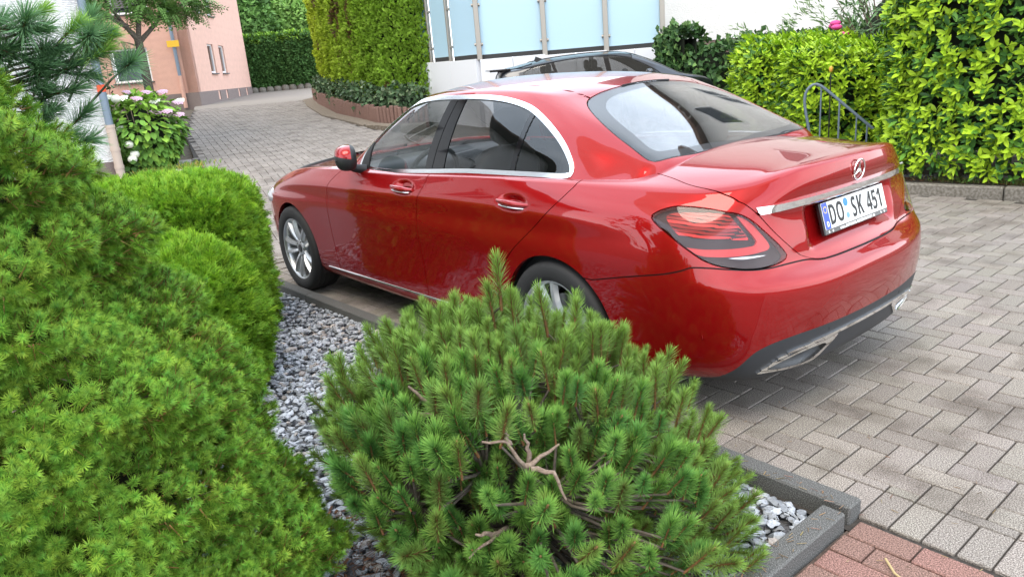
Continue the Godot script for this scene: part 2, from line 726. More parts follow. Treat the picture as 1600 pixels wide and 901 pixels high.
func car_net(step := 1.0) -> MB:
	var lv := car_levels()
	var ck := PackedFloat32Array([0, 0.42, 0.75, 1.15, 1.63, 2.2, 3.05, 3.8, 4.47, 4.9, 5.18, 5.42, 5.74, 6.12, 6.50])
	var rk := PackedFloat32Array([0, 0.06, 0.14, 0.26, 0.39, 0.475, 0.53, 0.615, 0.72, 0.80, 0.88])
	# columns: fine steps along the side, finer at the tail
	var us := PackedFloat32Array()
	var u := 0.0
	while u < 6.12:
		us.append(u)
		u += (0.05 if u < 1.0 else 0.02 if u < 4.7 else 0.0125) * step
	us.append(6.12)
	var nv := int(64 / step)
	var deck := int(26 / step)
	var pts := PackedVector3Array()
	var w := us.size()
	var fine := []
	for r in lv.size():
		var row := PackedVector3Array()
		for x in us:
			row.append(curve3(ck, lv[r], x))
		fine.append(row)
	var h := nv + 1 + deck
	pts.resize(w * h)
	for k in w:
		var col := PackedVector3Array()
		for r in lv.size():
			col.append(fine[r][k])
		var edge: Vector3
		var before: Vector3
		for v in nv + 1:
			var q := curve3(rk, col, 0.88 * v / nv)
			pts[v * w + k] = q
			before = edge
			edge = q
		# from the shoulder to a spine under the cabin
		var tail := us[k] > 3.3
		var sx := clampf(edge.x, 0.75, 2.0) if not tail else clampf(edge.x, -1.68, 0.3)
		if us[k] > 2.0 and us[k] < 3.9:
			sx = edge.x
		if us[k] < 2.2:
			sx = lerpf(0.75, minf(edge.x, 0.85), clampf((us[k] - 1.63) / 0.57, 0.0, 1.0))
		var lead := (edge - before).normalized()
		for d in deck:
			var t := float(d + 1) / deck
			t = t * t * (3.0 - 2.0 * t) * 0.35 + t * 0.65
			var q := edge.lerp(Vector3(sx, 0.0, 0.0), t)
			q.y = 0.0
			q.x = lerpf(edge.x, sx, t)
			q.z = edge.z * (1.0 - t)
			var hy := deck_y(q.x, q.z)
			var run := Vector2(q.x - edge.x, q.z - edge.z).length()
			var m := 1.0 - exp(-run / 0.055)
			q.y = lerpf(edge.y + 0.012 * minf(1.0, run / 0.03), hy, m * m)
			pts[(nv + 1 + d) * w + k] = q
	for k in pts.size():
		var q := pts[k]
		if q.z > 0.8:
			for hx in [-0.185, -1.172]:
				var e := Vector2((q.x - hx) / 0.125, (q.y - 0.898) / 0.042).length_squared()
				if e < 1.0:
					q.z -= 0.022 * (1.0 - e) * (1.0 - e) * 1.6
		if q.x < -2.2 and q.y > 0.68 and q.y < 0.92:
			var a := smoothstep(0.0, 1.0, clampf((0.37 - q.z) / 0.06, 0.0, 1.0))
			var b := smoothstep(0.0, 1.0, clampf((0.905 - q.y) / 0.03, 0.0, 1.0)) * smoothstep(0.0, 1.0, clampf((q.y - 0.70) / 0.05, 0.0, 1.0))
			q.x += 0.032 * a * b
		pts[k] = q
	return grid(pts, w, h)

# (x, y, s) points in a grid to a mesh with smooth normals; z = -s
func grid(pts: PackedVector3Array, w: int, h: int) -> MB:
	var m := MB.new()
	m.p.resize(w * h)
	m.n.resize(w * h)
	m.c.resize(w * h)
	m.uv.resize(w * h)
	for k in w * h:
		m.p[k] = Vector3(pts[k].x, pts[k].y, -pts[k].z)
	for v in h:
		for k in w:
			var a := m.p[v * w + mini(k + 1, w - 1)] - m.p[v * w + maxi(k - 1, 0)]
			if k == 0 or k == w - 1:
				a = Vector3(0, 0, -1) if k == 0 else Vector3(0, 0, 1)
			var b := m.p[mini(v + 1, h - 1) * w + k] - m.p[maxi(v - 1, 0) * w + k]
			m.n[v * w + k] = a.cross(b).normalized()
			m.c[v * w + k] = Color.WHITE
	for v in h - 1:
		for k in w - 1:
			var a := v * w + k
			m.i.append_array(PackedInt32Array([a, a + w, a + 1, a + 1, a + w, a + w + 1]))
	return m

func house_rings() -> Array:
	# greenhouse: base, belt, two between, rail, then over the roof to the middle
	var belt := PackedVector3Array([Vector3(1.0, 0.985, 0), Vector3(0.92, 0.98, 0.42), Vector3(0.64, 0.955, 0.755), Vector3(0.30, 0.95, 0.806), Vector3(-0.10, 0.965, 0.818), Vector3(-0.60, 0.985, 0.82), Vector3(-1.1, 1.0, 0.812), Vector3(-1.5, 1.005, 0.79), Vector3(-1.68, 1.025, 0.725), Vector3(-1.80, 1.068, 0.60), Vector3(-1.815, 1.078, 0.33), Vector3(-1.82, 1.082, 0)])
	var rail := PackedVector3Array([Vector3(0.18, 1.388, 0), Vector3(0.15, 1.378, 0.35), Vector3(0.03, 1.35, 0.55), Vector3(-0.10, 1.372, 0.575), Vector3(-0.30, 1.39, 0.582), Vector3(-0.60, 1.395, 0.58), Vector3(-0.90, 1.385, 0.57), Vector3(-1.07, 1.366, 0.545), Vector3(-1.17, 1.348, 0.505), Vector3(-1.235, 1.335, 0.44), Vector3(-1.245, 1.36, 0.25), Vector3(-1.25, 1.372, 0)])
	var bulge := [0.02, 0.02, 0.02, 0.025, 0.028, 0.028, 0.028, 0.03, 0.03, 0.012, 0.015, 0.015]
	var flare := [0.0, 0.0, 0.03, 0.035, 0.035, 0.035, 0.04, 0.07, 0.085, 0.05, 0.03, 0.03]
	var rings := []
	for k in 6:
		rings.append(PackedVector3Array())
	for k in belt.size():
		var out := Vector3(0, 0, 1) if k > 2 and k < 7 else Vector3(0.7, 0, 0.7) if k == 2 else Vector3(1, 0, 0) if k < 2 else Vector3(-0.25, 0, 0.95) if k == 7 else Vector3(-0.6, 0, 0.75) if k == 8 else Vector3(-1, 0, 0.2) if k == 9 else Vector3(-1, 0, 0)
		var b := belt[k]
		var f: Vector3 = b + out * flare[k]
		f.y = minf(b.y - 0.02, deck_y(f.x, f.z) - 0.03) if k >= 8 else b.y - 0.055 - flare[k] * 0.4
		rings[0].append(f)
		rings[1].append(b)
		for j in [0.3, 0.65]:
			rings[2 if j == 0.3 else 3].append(b.lerp(rail[k], j) + (out + Vector3.UP * 0.6).normalized() * bulge[k] * (1.0 if j == 0.65 else 0.85))
		rings[4].append(rail[k])
	for k in 5:
		var ring: PackedVector3Array = rings[k]
		ring.append(Vector3(ring[10].x, ring[10].y, -ring[10].z))
		rings[k] = ring
	return rings

func roof_y(x: float) -> float:
	return curve(PackedFloat32Array([-1.25, -1.05, -0.8, -0.5, -0.25, 0.0, 0.18]), PackedFloat32Array([1.372, 1.41, 1.434, 1.443, 1.44, 1.42, 1.388]), x)

func house_net(step := 1.0) -> MB:
	var rings := house_rings()
	var ck := PackedFloat32Array([0, 0.42, 0.85, 1.2, 1.6, 2.1, 2.55, 2.88, 3.1, 3.28, 3.52, 3.85, 4.18])
	var rk := PackedFloat32Array([0, 0.06, 0.21, 0.38, 0.55])
	var us := PackedFloat32Array()
	var u := 0.0
	while u < 3.85:
		us.append(u)
		u += 0.022 * step
	us.append(3.85)
	var w := us.size()
	var nv := int(34 / step)
	var cap := int(20 / step)
	var h := nv + 1 + cap
	var pts := PackedVector3Array()
	pts.resize(w * h)
	for k in w:
		var col := PackedVector3Array()
		for r in 5:
			col.append(curve3(ck, rings[r], us[k]))
		# one more ring over the edge of the roof, so that the rail rounds over
		var e := col[4]
		var inn := e + Vector3(0, 0, -0.10 * minf(1.0, e.z / 0.3))
		var at := 1.0 - inn.z / maxf(e.z, 0.001)
		inn.y = lerpf(e.y, roof_y(clampf(e.x, -1.25, 0.18)), 1.0 - pow(1.0 - at, 2.2))
		col.append(inn)
		var rk2 := rk.duplicate()
		rk2.append(0.65)
		for v in nv + 1:
			pts[v * w + k] = curve3(rk2, col, 0.55 * v / nv)
		for d in cap:
			var t := float(d + 1) / cap
			var q := Vector3(e.x, 0, e.z * (1.0 - t))
			q.y = lerpf(e.y, roof_y(clampf(e.x, -1.25, 0.18)), 1.0 - pow(1.0 - t, 2.2))
			pts[(nv + 1 + d) * w + k] = q
	return grid(pts, w, h)

func around_tail(q: Vector3) -> Vector2:
	return Vector2(0.65 * atan2(-q.z - 0.25, -(q.x + 1.75)), q.y)

func tail_pts(l: Array) -> Array:
	var out := []
	for q in l:
		out.append(around_tail(Vector3(q[0], q[1], -q[2])))
	return out

func both(m: MB) -> MB:
	var o := m.twin()
	o.add(m.mirrored())
	return o

# height of a seam that runs round the tail, from points (x, y, s)
func tail_line(l: Array) -> Callable:
	var k := PackedFloat32Array()
	var v := PackedFloat32Array()
	var w := tail_pts(l)
	w.sort_custom(func(a, b): return a.x < b.x)
	for q in w:
		k.append(q.x)
		v.append(q.y)
	return func(q: Vector3) -> float: return curve(k, v, clampf(around_tail(q).x, k[0], k[k.size() - 1]))

func x_line(l: Array) -> Callable:
	# x of a seam by height
	var k := PackedFloat32Array()
	var v := PackedFloat32Array()
	for q in l:
		k.append(q[1])
		v.append(q[0])
	return func(q: Vector3) -> float: return curve(k, v, clampf(q.y, k[0], k[k.size() - 1]))

func panel(called: String, m: MB, mat: Material, parent: Node, d := 0.012) -> MeshInstance3D:
	return put(called, m.thick(d).mesh(), mat, parent)

# cuts a gap of width g along f = 0
func gap(m: MB, f: Callable, g := 0.006) -> Array:
	var a := m.split(func(q): return f.call(q) + g * 0.5)
	var b: Array = a[1].split(func(q): return f.call(q) - g * 0.5)
	return [a[0], b[1]]

func build_red_car() -> void:
	var car := thing("parked_saloon_car", "glossy red four-door saloon car parked on the herringbone paving, plate DO SK 451", "car")
	var red: Material = mats.car_red
	var body := car_net()
	# wheel arches and the hole under the cabin
	for ax in [1.42, -1.42]:
		body = body.split(func(q): return maxf(Vector2(q.x - ax, q.y - 0.318).length() - 0.357, 0.56 + q.z))[1]
	var belt := PackedVector2Array()
	for q in (house_rings()[1] as PackedVector3Array).slice(0, 12):
		belt.append(Vector2(q.x, q.z - 0.03 if q.z > 0.03 else -0.05))
	belt[0] = Vector2(0.96, -0.05)
	belt[belt.size() - 1] = Vector2(-1.79, -0.05)
	body = body.split(func(q): return inside(belt, Vector2(q.x, -q.z)) if q.y > 0.9 else 1.0)[1]
	var whole := body
	# bumper
	var yb := tail_line([[-1.678, 0.604, 0.895], [-1.801, 0.631, 0.887], [-1.931, 0.658, 0.874], [-2.048, 0.681, 0.856], [-2.11, 0.699, 0.836], [-2.143, 0.712, 0.819], [-2.2, 0.712, 0.78], [-2.244, 0.708, 0.756], [-2.324, 0.696, 0.666], [-2.349, 0.692, 0.598], [-2.362, 0.69, 0.513], [-2.38, 0.682, 0.389], [-2.41, 0.667, 0.30], [-2.424, 0.664, 0.0]])
	var cut := gap(body, func(q): return maxf(q.y - yb.call(q), q.x + 1.60))
	var bumper: MB = cut[0]
	body = cut[1]
	var yd := tail_line([[-2.0, 0.21, 0.84], [-2.20, 0.235, 0.765], [-2.262, 0.287, 0.719], [-2.338, 0.369, 0.682], [-2.391, 0.402, 0.589], [-2.434, 0.408, 0.381], [-2.447, 0.404, 0.0]])
	cut = bumper.split(func(q): return q.y - yd.call(q) if q.x < -1.95 else 1.0)
	var diff: MB = cut[0]
	var bm := panel("rear_bumper", both(cut[1]), red, car, 0.02)
	# exhaust finishers: a chrome frame with a dark mouth
	var fo := smooth_loop(tail_pts([[-2.325, 0.268, 0.655], [-2.355, 0.262, 0.60], [-2.39, 0.247, 0.45], [-2.40, 0.252, 0.36], [-2.415, 0.30, 0.285], [-2.425, 0.343, 0.235], [-2.418, 0.343, 0.30], [-2.395, 0.332, 0.45], [-2.36, 0.308, 0.575]]), 3)
	var fi := smooth_loop(tail_pts([[-2.345, 0.279, 0.615], [-2.385, 0.260, 0.46], [-2.395, 0.266, 0.375], [-2.405, 0.318, 0.30], [-2.39, 0.321, 0.45], [-2.36, 0.299, 0.57]]), 3)
	cut = diff.split(func(q): return inside(fo, around_tail(q)) if q.x < -2.2 else 1.0)
	diff = cut[1]
	cut = (cut[0] as MB).split(func(q): return inside(fi, around_tail(q)))
	for sg in 2:
		var mir := func(m: MB) -> MB: return m if sg == 0 else m.mirrored()
		panel("exhaust_finisher", mir.call((cut[1] as MB).pushed(0.006)), mats.chrome, bm, 0.05)
		put("exhaust_mouth", mir.call((cut[0] as MB).pushed(-0.03)).mesh(), mats.black_trim, bm)
	var yc := tail_line([[-2.24, 0.255, 0.70], [-2.307, 0.268, 0.62], [-2.351, 0.315, 0.575], [-2.384, 0.338, 0.483], [-2.42, 0.352, 0.249], [-2.43, 0.353, 0.0]])
	cut = diff.split(func(q): return absf(q.y - yc.call(q)) - 0.0075 if -q.z < 0.64 else 1.0)
	var df := panel("diffuser", both(cut[1]), mats.grey_plastic, bm, 0.01)
	panel("chrome_strip", both(cut[0].pushed(0.006)), mats.chrome, df, 0.012)
	for q in [[-2.183, 0.432, 0.808], [-2.345, 0.372, 0.655], [-2.437, 0.385, 0.30]]:
		for sg in [-1.0, 1.0]:
			var b := MB.new()
			b.lathe([Vector2(0.0125, 0.001), Vector2(0.0115, 0.003), Vector2(0.0105, 0.001), Vector2(0.0, 0.0015)], 14)
			var nn := Vector3(-0.75, 0, -0.66 * sg) if q[2] > 0.5 else Vector3(-1, 0, -0.1 * sg)
			nn = nn.normalized()
			put("parking_sensor", b.mesh(), red if q[1] > 0.4 else mats.black_trim, bm, Transform3D(Basis(nn.cross(Vector3.UP), nn, Vector3.UP), Vector3(q[0], q[1], -q[2] * -sg)))
	# tail lights
	var lens := smooth_loop(tail_pts([[-1.955, 0.893, 0.822], [-1.972, 0.912, 0.808], [-2.004, 0.926, 0.787], [-2.044, 0.934, 0.765], [-2.136, 0.928, 0.726], [-2.2, 0.915, 0.692], [-2.262, 0.892, 0.641], [-2.318, 0.815, 0.574], [-2.357, 0.724, 0.502], [-2.358, 0.708, 0.52], [-2.349, 0.699, 0.585], [-2.324, 0.70, 0.666], [-2.244, 0.716, 0.756], [-2.184, 0.740, 0.793], [-2.138, 0.771, 0.811], [-2.059, 0.822, 0.826]]), 5)
	cut = gap(body, func(q): return inside(lens, around_tail(q)) if q.x < -1.7 and q.y > 0.66 else 1.0, 0.005)
	var lamp: MB = cut[0]
	put("inner_shell", both(whole.split(func(q): return inside(lens, around_tail(q)) - 0.004 if q.x < -1.7 and q.y > 0.66 else 1.0)[1].pushed(-0.016)).mesh(), mats.black_trim, car)
	body = cut[1]
	var cl := Vector2(around_tail(Vector3(-2.22, 0.815, -0.69)))
	# signature shapes inside the lens, in the flattened outline of the lamp: u runs from the inner tip outward
	var l0 := around_tail(Vector3(-2.357, 0.715, -0.505))
	var l1 := around_tail(Vector3(-1.96, 0.90, -0.82))
	var span := l1.x - l0.x
	var pt := func(u: float, y: float) -> Vector2: return Vector2(l0.x + span * u, y)
	var hook := smooth_loop([pt.call(0.12, 0.768), pt.call(0.15, 0.752), pt.call(0.60, 0.750), pt.call(0.74, 0.782), pt.call(0.60, 0.776), pt.call(0.25, 0.777), pt.call(0.225, 0.79), pt.call(0.33, 0.868), pt.call(0.37, 0.905), pt.call(0.32, 0.903), pt.call(0.23, 0.845)], 4)
	var block := smooth_loop([pt.call(0.29, 0.795), pt.call(0.50, 0.792), pt.call(0.70, 0.795), pt.call(0.90, 0.888), pt.call(0.84, 0.905), pt.call(0.60, 0.905), pt.call(0.44, 0.905), pt.call(0.36, 0.86)], 4)
	var white := smooth_loop([pt.call(0.06, 0.741), pt.call(0.08, 0.736), pt.call(0.45, 0.734), pt.call(0.52, 0.738), pt.call(0.45, 0.742), pt.call(0.10, 0.745)], 3)
	for sg in 2:
		var lm: MB = lamp if sg == 0 else lamp.mirrored()
		var lt := put("tail_light", lm.pushed(0.001).mesh(), mats.lamp_lens, car)
		var bk: MB = lamp.pushed(-0.03)
		var hk: Array = bk.pushed(0.01).split(func(q): return inside(hook, around_tail(q)))
		var bl: Array = bk.pushed(0.006).split(func(q): return inside(block, around_tail(q)))
		var wh: Array = bk.pushed(0.012).split(func(q): return inside(white, around_tail(q)))
		put("lamp_housing", (bk if sg == 0 else bk.mirrored()).mesh(), mats.lamp_dark, lt)
		panel("light_band", hk[0] if sg == 0 else hk[0].mirrored(), mats.lamp_red, lt, 0.01)
		# the inner reflector is ribbed: every other rib a little deeper
		for rib in 9:
			var y0 := 0.79 + 0.0135 * rib
			var rb: Array = (bl[0] as MB).split(func(q): return absf(q.y - y0 - 0.10 * (around_tail(q).x - l0.x)) - 0.0058)
			panel("reflector_rib", rb[0] if sg == 0 else rb[0].mirrored(), mats.lamp_deep if rib % 3 else mats.lamp_red, lt, 0.006)
		panel("reversing_light", wh[0] if sg == 0 else wh[0].mirrored(), mats.lamp_white, lt, 0.012)
	# boot lid
	var sy := PackedFloat32Array([0.655, 0.668, 0.678, 0.69, 0.71, 0.805, 0.899, 0.94])
	var sv := PackedFloat32Array([0.0, 0.27, 0.345, 0.385, 0.428, 0.53, 0.60, 0.628])
	var dx := PackedFloat32Array([-2.40, -2.28, -2.219, -2.15, -2.035, -1.914, -1.80, -1.70])
	var dv := PackedFloat32Array([0.628, 0.628, 0.638, 0.658, 0.668, 0.642, 0.622, 0.61])
	var lid := func(q: Vector3) -> float:
		if q.x > -1.5:
			return 1.0
		return -q.z - (curve(sy, sv, q.y) if q.y < 0.94 else curve(dx, dv, q.x))
	cut = gap(body, lid, 0.005)
	var trunk: MB = cut[0]
	body = cut[1]
	var bt := tail_line([[-2.282, 0.903, 0.60], [-2.30, 0.905, 0.55], [-2.336, 0.910, 0.42], [-2.358, 0.914, 0.18], [-2.37, 0.915, 0.0]])
	cut = trunk.split(func(q): return absf(q.y - bt.call(q)) - 0.014 if q.x < -2.2 and -q.z < 0.60 else 1.0)
	var bl2 := panel("boot_lid", both(cut[1]), red, car)
	panel("chrome_bar", both(cut[0].pushed(0.013)), mats.chrome, bl2, 0.02)
	badge(bl2)
	number_plate(bl2)
	# bonnet, wings, doors, sills
	cut = gap(body, func(q): return -q.z - curve(PackedFloat32Array([0.9, 1.5, 1.95, 2.3]), PackedFloat32Array([0.73, 0.70, 0.62, 0.45]), q.x) if q.x > 0.55 and q.y > 0.66 else 1.0)
	panel("bonnet", both(cut[0]), red, car)
	body = cut[1]
	cut = gap(body, func(q): return maxf(q.y - 0.262, absf(q.x) - 1.3))
	var sill: MB = cut[0]
	body = cut[1]
	var x_a := x_line([[0.785, 0.2], [0.788, 0.357], [0.80, 0.48], [0.80, 0.58], [0.785, 0.70], [0.762, 0.80], [0.72, 0.87], [0.64, 0.93], [0.5, 0.985], [0.2, 1.02]])
	var x_b := x_line([[-0.32, 0.2], [-0.314, 0.40], [-0.312, 0.52], [-0.318, 0.70], [-0.345, 0.82], [-0.39, 0.92], [-0.40, 1.0]])
	var x_c := x_line([[-1.03, 0.2], [-1.025, 0.36], [-1.04, 0.48], [-1.075, 0.57], [-1.138, 0.647], [-1.25, 0.738], [-1.366, 0.829], [-1.47, 0.92], [-1.53, 0.985], [-1.545, 1.02]])
	var wing := gap(body, func(q): return x_a.call(q) - q.x)
	var d1 := gap(wing[1], func(q): return x_b.call(q) - q.x)
	var d2 := gap(d1[1], func(q): return x_c.call(q) - q.x)
	var nose := gap(wing[0], func(q): return 1.80 - q.x if q.y < 0.70 - 0.0 else 2.08 - q.x)
	panel("front_bumper", both(nose[0]), red, car)
	for sg in 2:
		var mir := func(m: MB) -> MB: return m if sg == 0 else m.mirrored()
		panel("front_wing", mir.call(nose[1]), red, car, 0.03)
		var fd := panel("front_door", mir.call(d1[0]), red, car)
		var rd := panel("rear_door", mir.call(d2[0]), red, car)
		panel("rear_wing", mir.call(d2[1]), red, car, 0.03)
		panel("sill", mir.call(sill), red, car)
		for k in 2:
			door_handle(fd if k == 0 else rd, -0.185 if k == 0 else -1.172, sg)
		var cs := MB.new()
		var l := []
		for k in 12:
			l.append(Vector3(0.95 - 1.95 * k / 11.0, 0.258 + 0.012 * k / 11.0, (-0.872 if sg == 0 else 0.872)))
		cs.tube(l, [0.007], 6)
		put("sill_trim", cs.mesh(), mats.chrome, car)
	# headlights show as a sliver past the wing
	for sg in [-1.0, 1.0]:
		var hl := MB.new()
		hl.blob(Vector3.ZERO, Vector3(0.22, 0.075, 0.09), 16, 10, Transform3D(Basis(Vector3.UP, 0.5 * sg), Vector3(1.95, 0.675, 0.745 * sg)))
		put("headlight", hl.mesh(), mats.lamp_white, car)
	greenhouse(car)
	cabin(car)
	for ax in [1.42, -1.42]:
		for sg in [-1.0, 1.0]:
			wheel(car, Vector3(ax, 0.322, 0.79 * sg), sg)
	mirror_part(car, -1.0)
	mirror_part(car, 1.0)
	# floor, arch liners
	var fl := MB.new()
	fl.bar(Vector3(-1.05, 0.17, -0.78), Vector3(1.05, 0.24, 0.78))
	fl.bar(Vector3(-2.3, 0.22, -0.55), Vector3(-1.04, 0.30, 0.55))
	fl.bar(Vector3(1.04, 0.19, -0.55), Vector3(2.0, 0.26, 0.55))
	put("underbody", fl.mesh(), mats.black_trim, car)
	for ax in [1.42, -1.42]:
		for sg in [-1.0, 1.0]:
			var b := MB.new()
			for k in 14:
				var a0 := PI * (k / 14.0 * 1.24 - 0.12)
				var a1 := PI * ((k + 1) / 14.0 * 1.24 - 0.12)
				var r := 0.372
				var v := func(a: float, z: float) -> Vector3: return Vector3(ax + cos(a) * r, 0.318 + sin(a) * r, z * sg)
				b.quad(v.call(a0, 0.87), v.call(a1, 0.87), v.call(a1, 0.54), v.call(a0, 0.54))
				b.quad(v.call(a0, 0.54), v.call(a1, 0.54), Vector3(ax, 0.318, 0.54 * sg), Vector3(ax, 0.318, 0.54 * sg))
			put("arch_liner", b.mesh(), mats.black_trim, car)

func door_handle(door: Node, x: float, sg: int) -> void:
	var b := MB.new()
	var s := 1.0
	var l := []
	var r := []
	for k in 11:
		var t := k / 10.0
		l.append(Vector3(x + 0.115 - 0.23 * t, 0.897 - 0.006 * t, -(0.888 + 0.022 * sin(PI * t))))
		r.append(0.0165 * (0.55 + 0.45 * sin(PI * clampf(t * 1.1 - 0.05, 0.0, 1.0))))
	b.tube(l, r, 10)
	for k in b.p.size():
		b.p[k].z = -0.9 + (b.p[k].z + 0.9) * 0.8
	put("handle", (b if sg == 0 else b.mirrored()).mesh(), mats.car_red, door)
	var st := MB.new()
	var l2 := []
	for q in l:
		l2.append(q + Vector3(0, -0.0165, -0.006))
	st.tube(l2.slice(1, 10), [0.004], 6)
	put("handle_trim", (st if sg == 0 else st.mirrored()).mesh(), mats.chrome, door)

func badge(parent: Node) -> void:
	var b := MB.new()
	var ring := []
	for k in 33:
		var a := TAU * k / 32.0
		ring.append(Vector3(cos(a) * 0.042, sin(a) * 0.042, 0))
	b.tube(ring, [0.0038], 8, false)
	for k in 3:
		var a := PI / 2 + TAU * k / 3.0
		var d := Vector3(cos(a), sin(a), 0)
		var e := Vector3(-d.y, d.x, 0)
		var top := Vector3(0, 0, 0.006)
		var tip := d * 0.041
		for s in [-1.0, 1.0]:
			var side: Vector3 = (d * 0.5 + e * 0.866 * s) * 0.0115
			if s > 0:
				b.tri(top, tip, side)
			else:
				b.tri(top, side, tip)
	var up := Vector3(-0.06, 1, 0).normalized()
	var out := Vector3(-1, -0.06, 0).normalized()
	put("star_badge", b.mesh(), mats.chrome, parent, Transform3D(Basis(up.cross(out), up, out), Vector3(-2.381, 0.982, 0)))

func letters(parent: Node, text: String, at: Vector3, h: float, squeeze: float, mat: Material, basis: Basis, called := "lettering", bold := 0.0, font := "Droid Sans", fs := 700) -> void:
	var t := TextMesh.new()
	var f := SystemFont.new()
	f.font_names = PackedStringArray([font])
	f.font_weight = fs
	t.font = f
	t.text = text
	t.font_size = 64
	t.pixel_size = h / 46.0
	t.depth = 0.0012
	put(called, t, mat, parent, Transform3D(basis * Basis.from_scale(Vector3(squeeze, 1, 1)), at))

func number_plate(parent: Node) -> void:
	var up := Vector3(sin(0.27), cos(0.27), 0)
	var out := Vector3(-cos(0.27), sin(0.27), 0)
	var b := Basis(up.cross(out), up, out)
	var o := Vector3(-2.368, 0.826, 0)
	var fr := MB.new()
	fr.bar(Vector3(-0.267, -0.077, -0.02), Vector3(0.267, 0.059, 0.0), 0.004)
	var holder := put("plate_holder", fr.mesh(), mats.black_gloss, parent, Transform3D(b, o))
	var pl := MB.new()
	pl.bar(Vector3(-0.26, -0.055, 0.0), Vector3(0.26, 0.055, 0.003), 0.001)
	put("number_plate", pl.mesh(), mats.plate_white, holder)
	var eu := MB.new()
	eu.bar(Vector3(-0.2585, -0.0535, 0.003), Vector3(-0.218, 0.0535, 0.0042))
	put("blue_band", eu.mesh(), mats.plate_blue, holder)
	var i := Basis.IDENTITY
	letters(holder, "D", Vector3(-0.238, -0.034, 0.0045), 0.022, 0.9, mats.plate_white, i)
	letters(holder, "DO", Vector3(-0.157, -0.002, 0.0035), 0.082, 0.74, mats.plate_black, i)
	letters(holder, "SK", Vector3(0.015, -0.002, 0.0035), 0.082, 0.74, mats.plate_black, i)
	letters(holder, "451", Vector3(0.166, -0.002, 0.0035), 0.082, 0.74, mats.plate_black, i)
	letters(holder, "www.AUTOHAUS-MASSINGHORST.de", Vector3(0.0, -0.0655, 0.0008), 0.0125, 0.98, mats.plate_white, i)
	for k in 12:
		var st := MB.new()
		st.lathe([Vector2(0.0028, 0.0), Vector2(0.0, 0.0006)], 5)
		var a := TAU * k / 12.0
		put("band_star", st.mesh(), mats.star_yellow, holder, Transform3D(Basis(Vector3.RIGHT, PI / 2), Vector3(-0.238 + cos(a) * 0.0125, 0.025 + sin(a) * 0.0125, 0.0043)))
	for k in 2:
		var se := MB.new()
		se.lathe([Vector2(0.0175, 0.0), Vector2(0.0172, 0.0012), Vector2(0.0, 0.0014)], 20)
		put("plate_seal", se.mesh(), mats.seal_blue if k == 0 else mats.seal_grey, holder, Transform3D(Basis(Vector3.RIGHT, PI / 2), Vector3(-0.073, 0.03 - 0.055 * k, 0.003)))
		if k == 1:
			var in2 := MB.new()
			in2.lathe([Vector2(0.0115, 0.0), Vector2(0.0112, 0.0006), Vector2(0.0, 0.0007)], 16)
			put("seal_crest", in2.mesh(), mats.seal_blue2, holder, Transform3D(Basis(Vector3.RIGHT, PI / 2), Vector3(-0.073, -0.025, 0.0044)))
	for k in 4:
		var sm := MB.new()
		sm.bar(Vector3(-0.004, -0.0045, 0), Vector3(0.004, 0.0045, 0.0008))
		put("holder_mark", sm.mesh(), mats.plate_white, holder, Transform3D(Basis(Vector3.BACK, 0.7), Vector3([-0.235, -0.205, 0.205, 0.235][k], -0.0655, 0.0)))

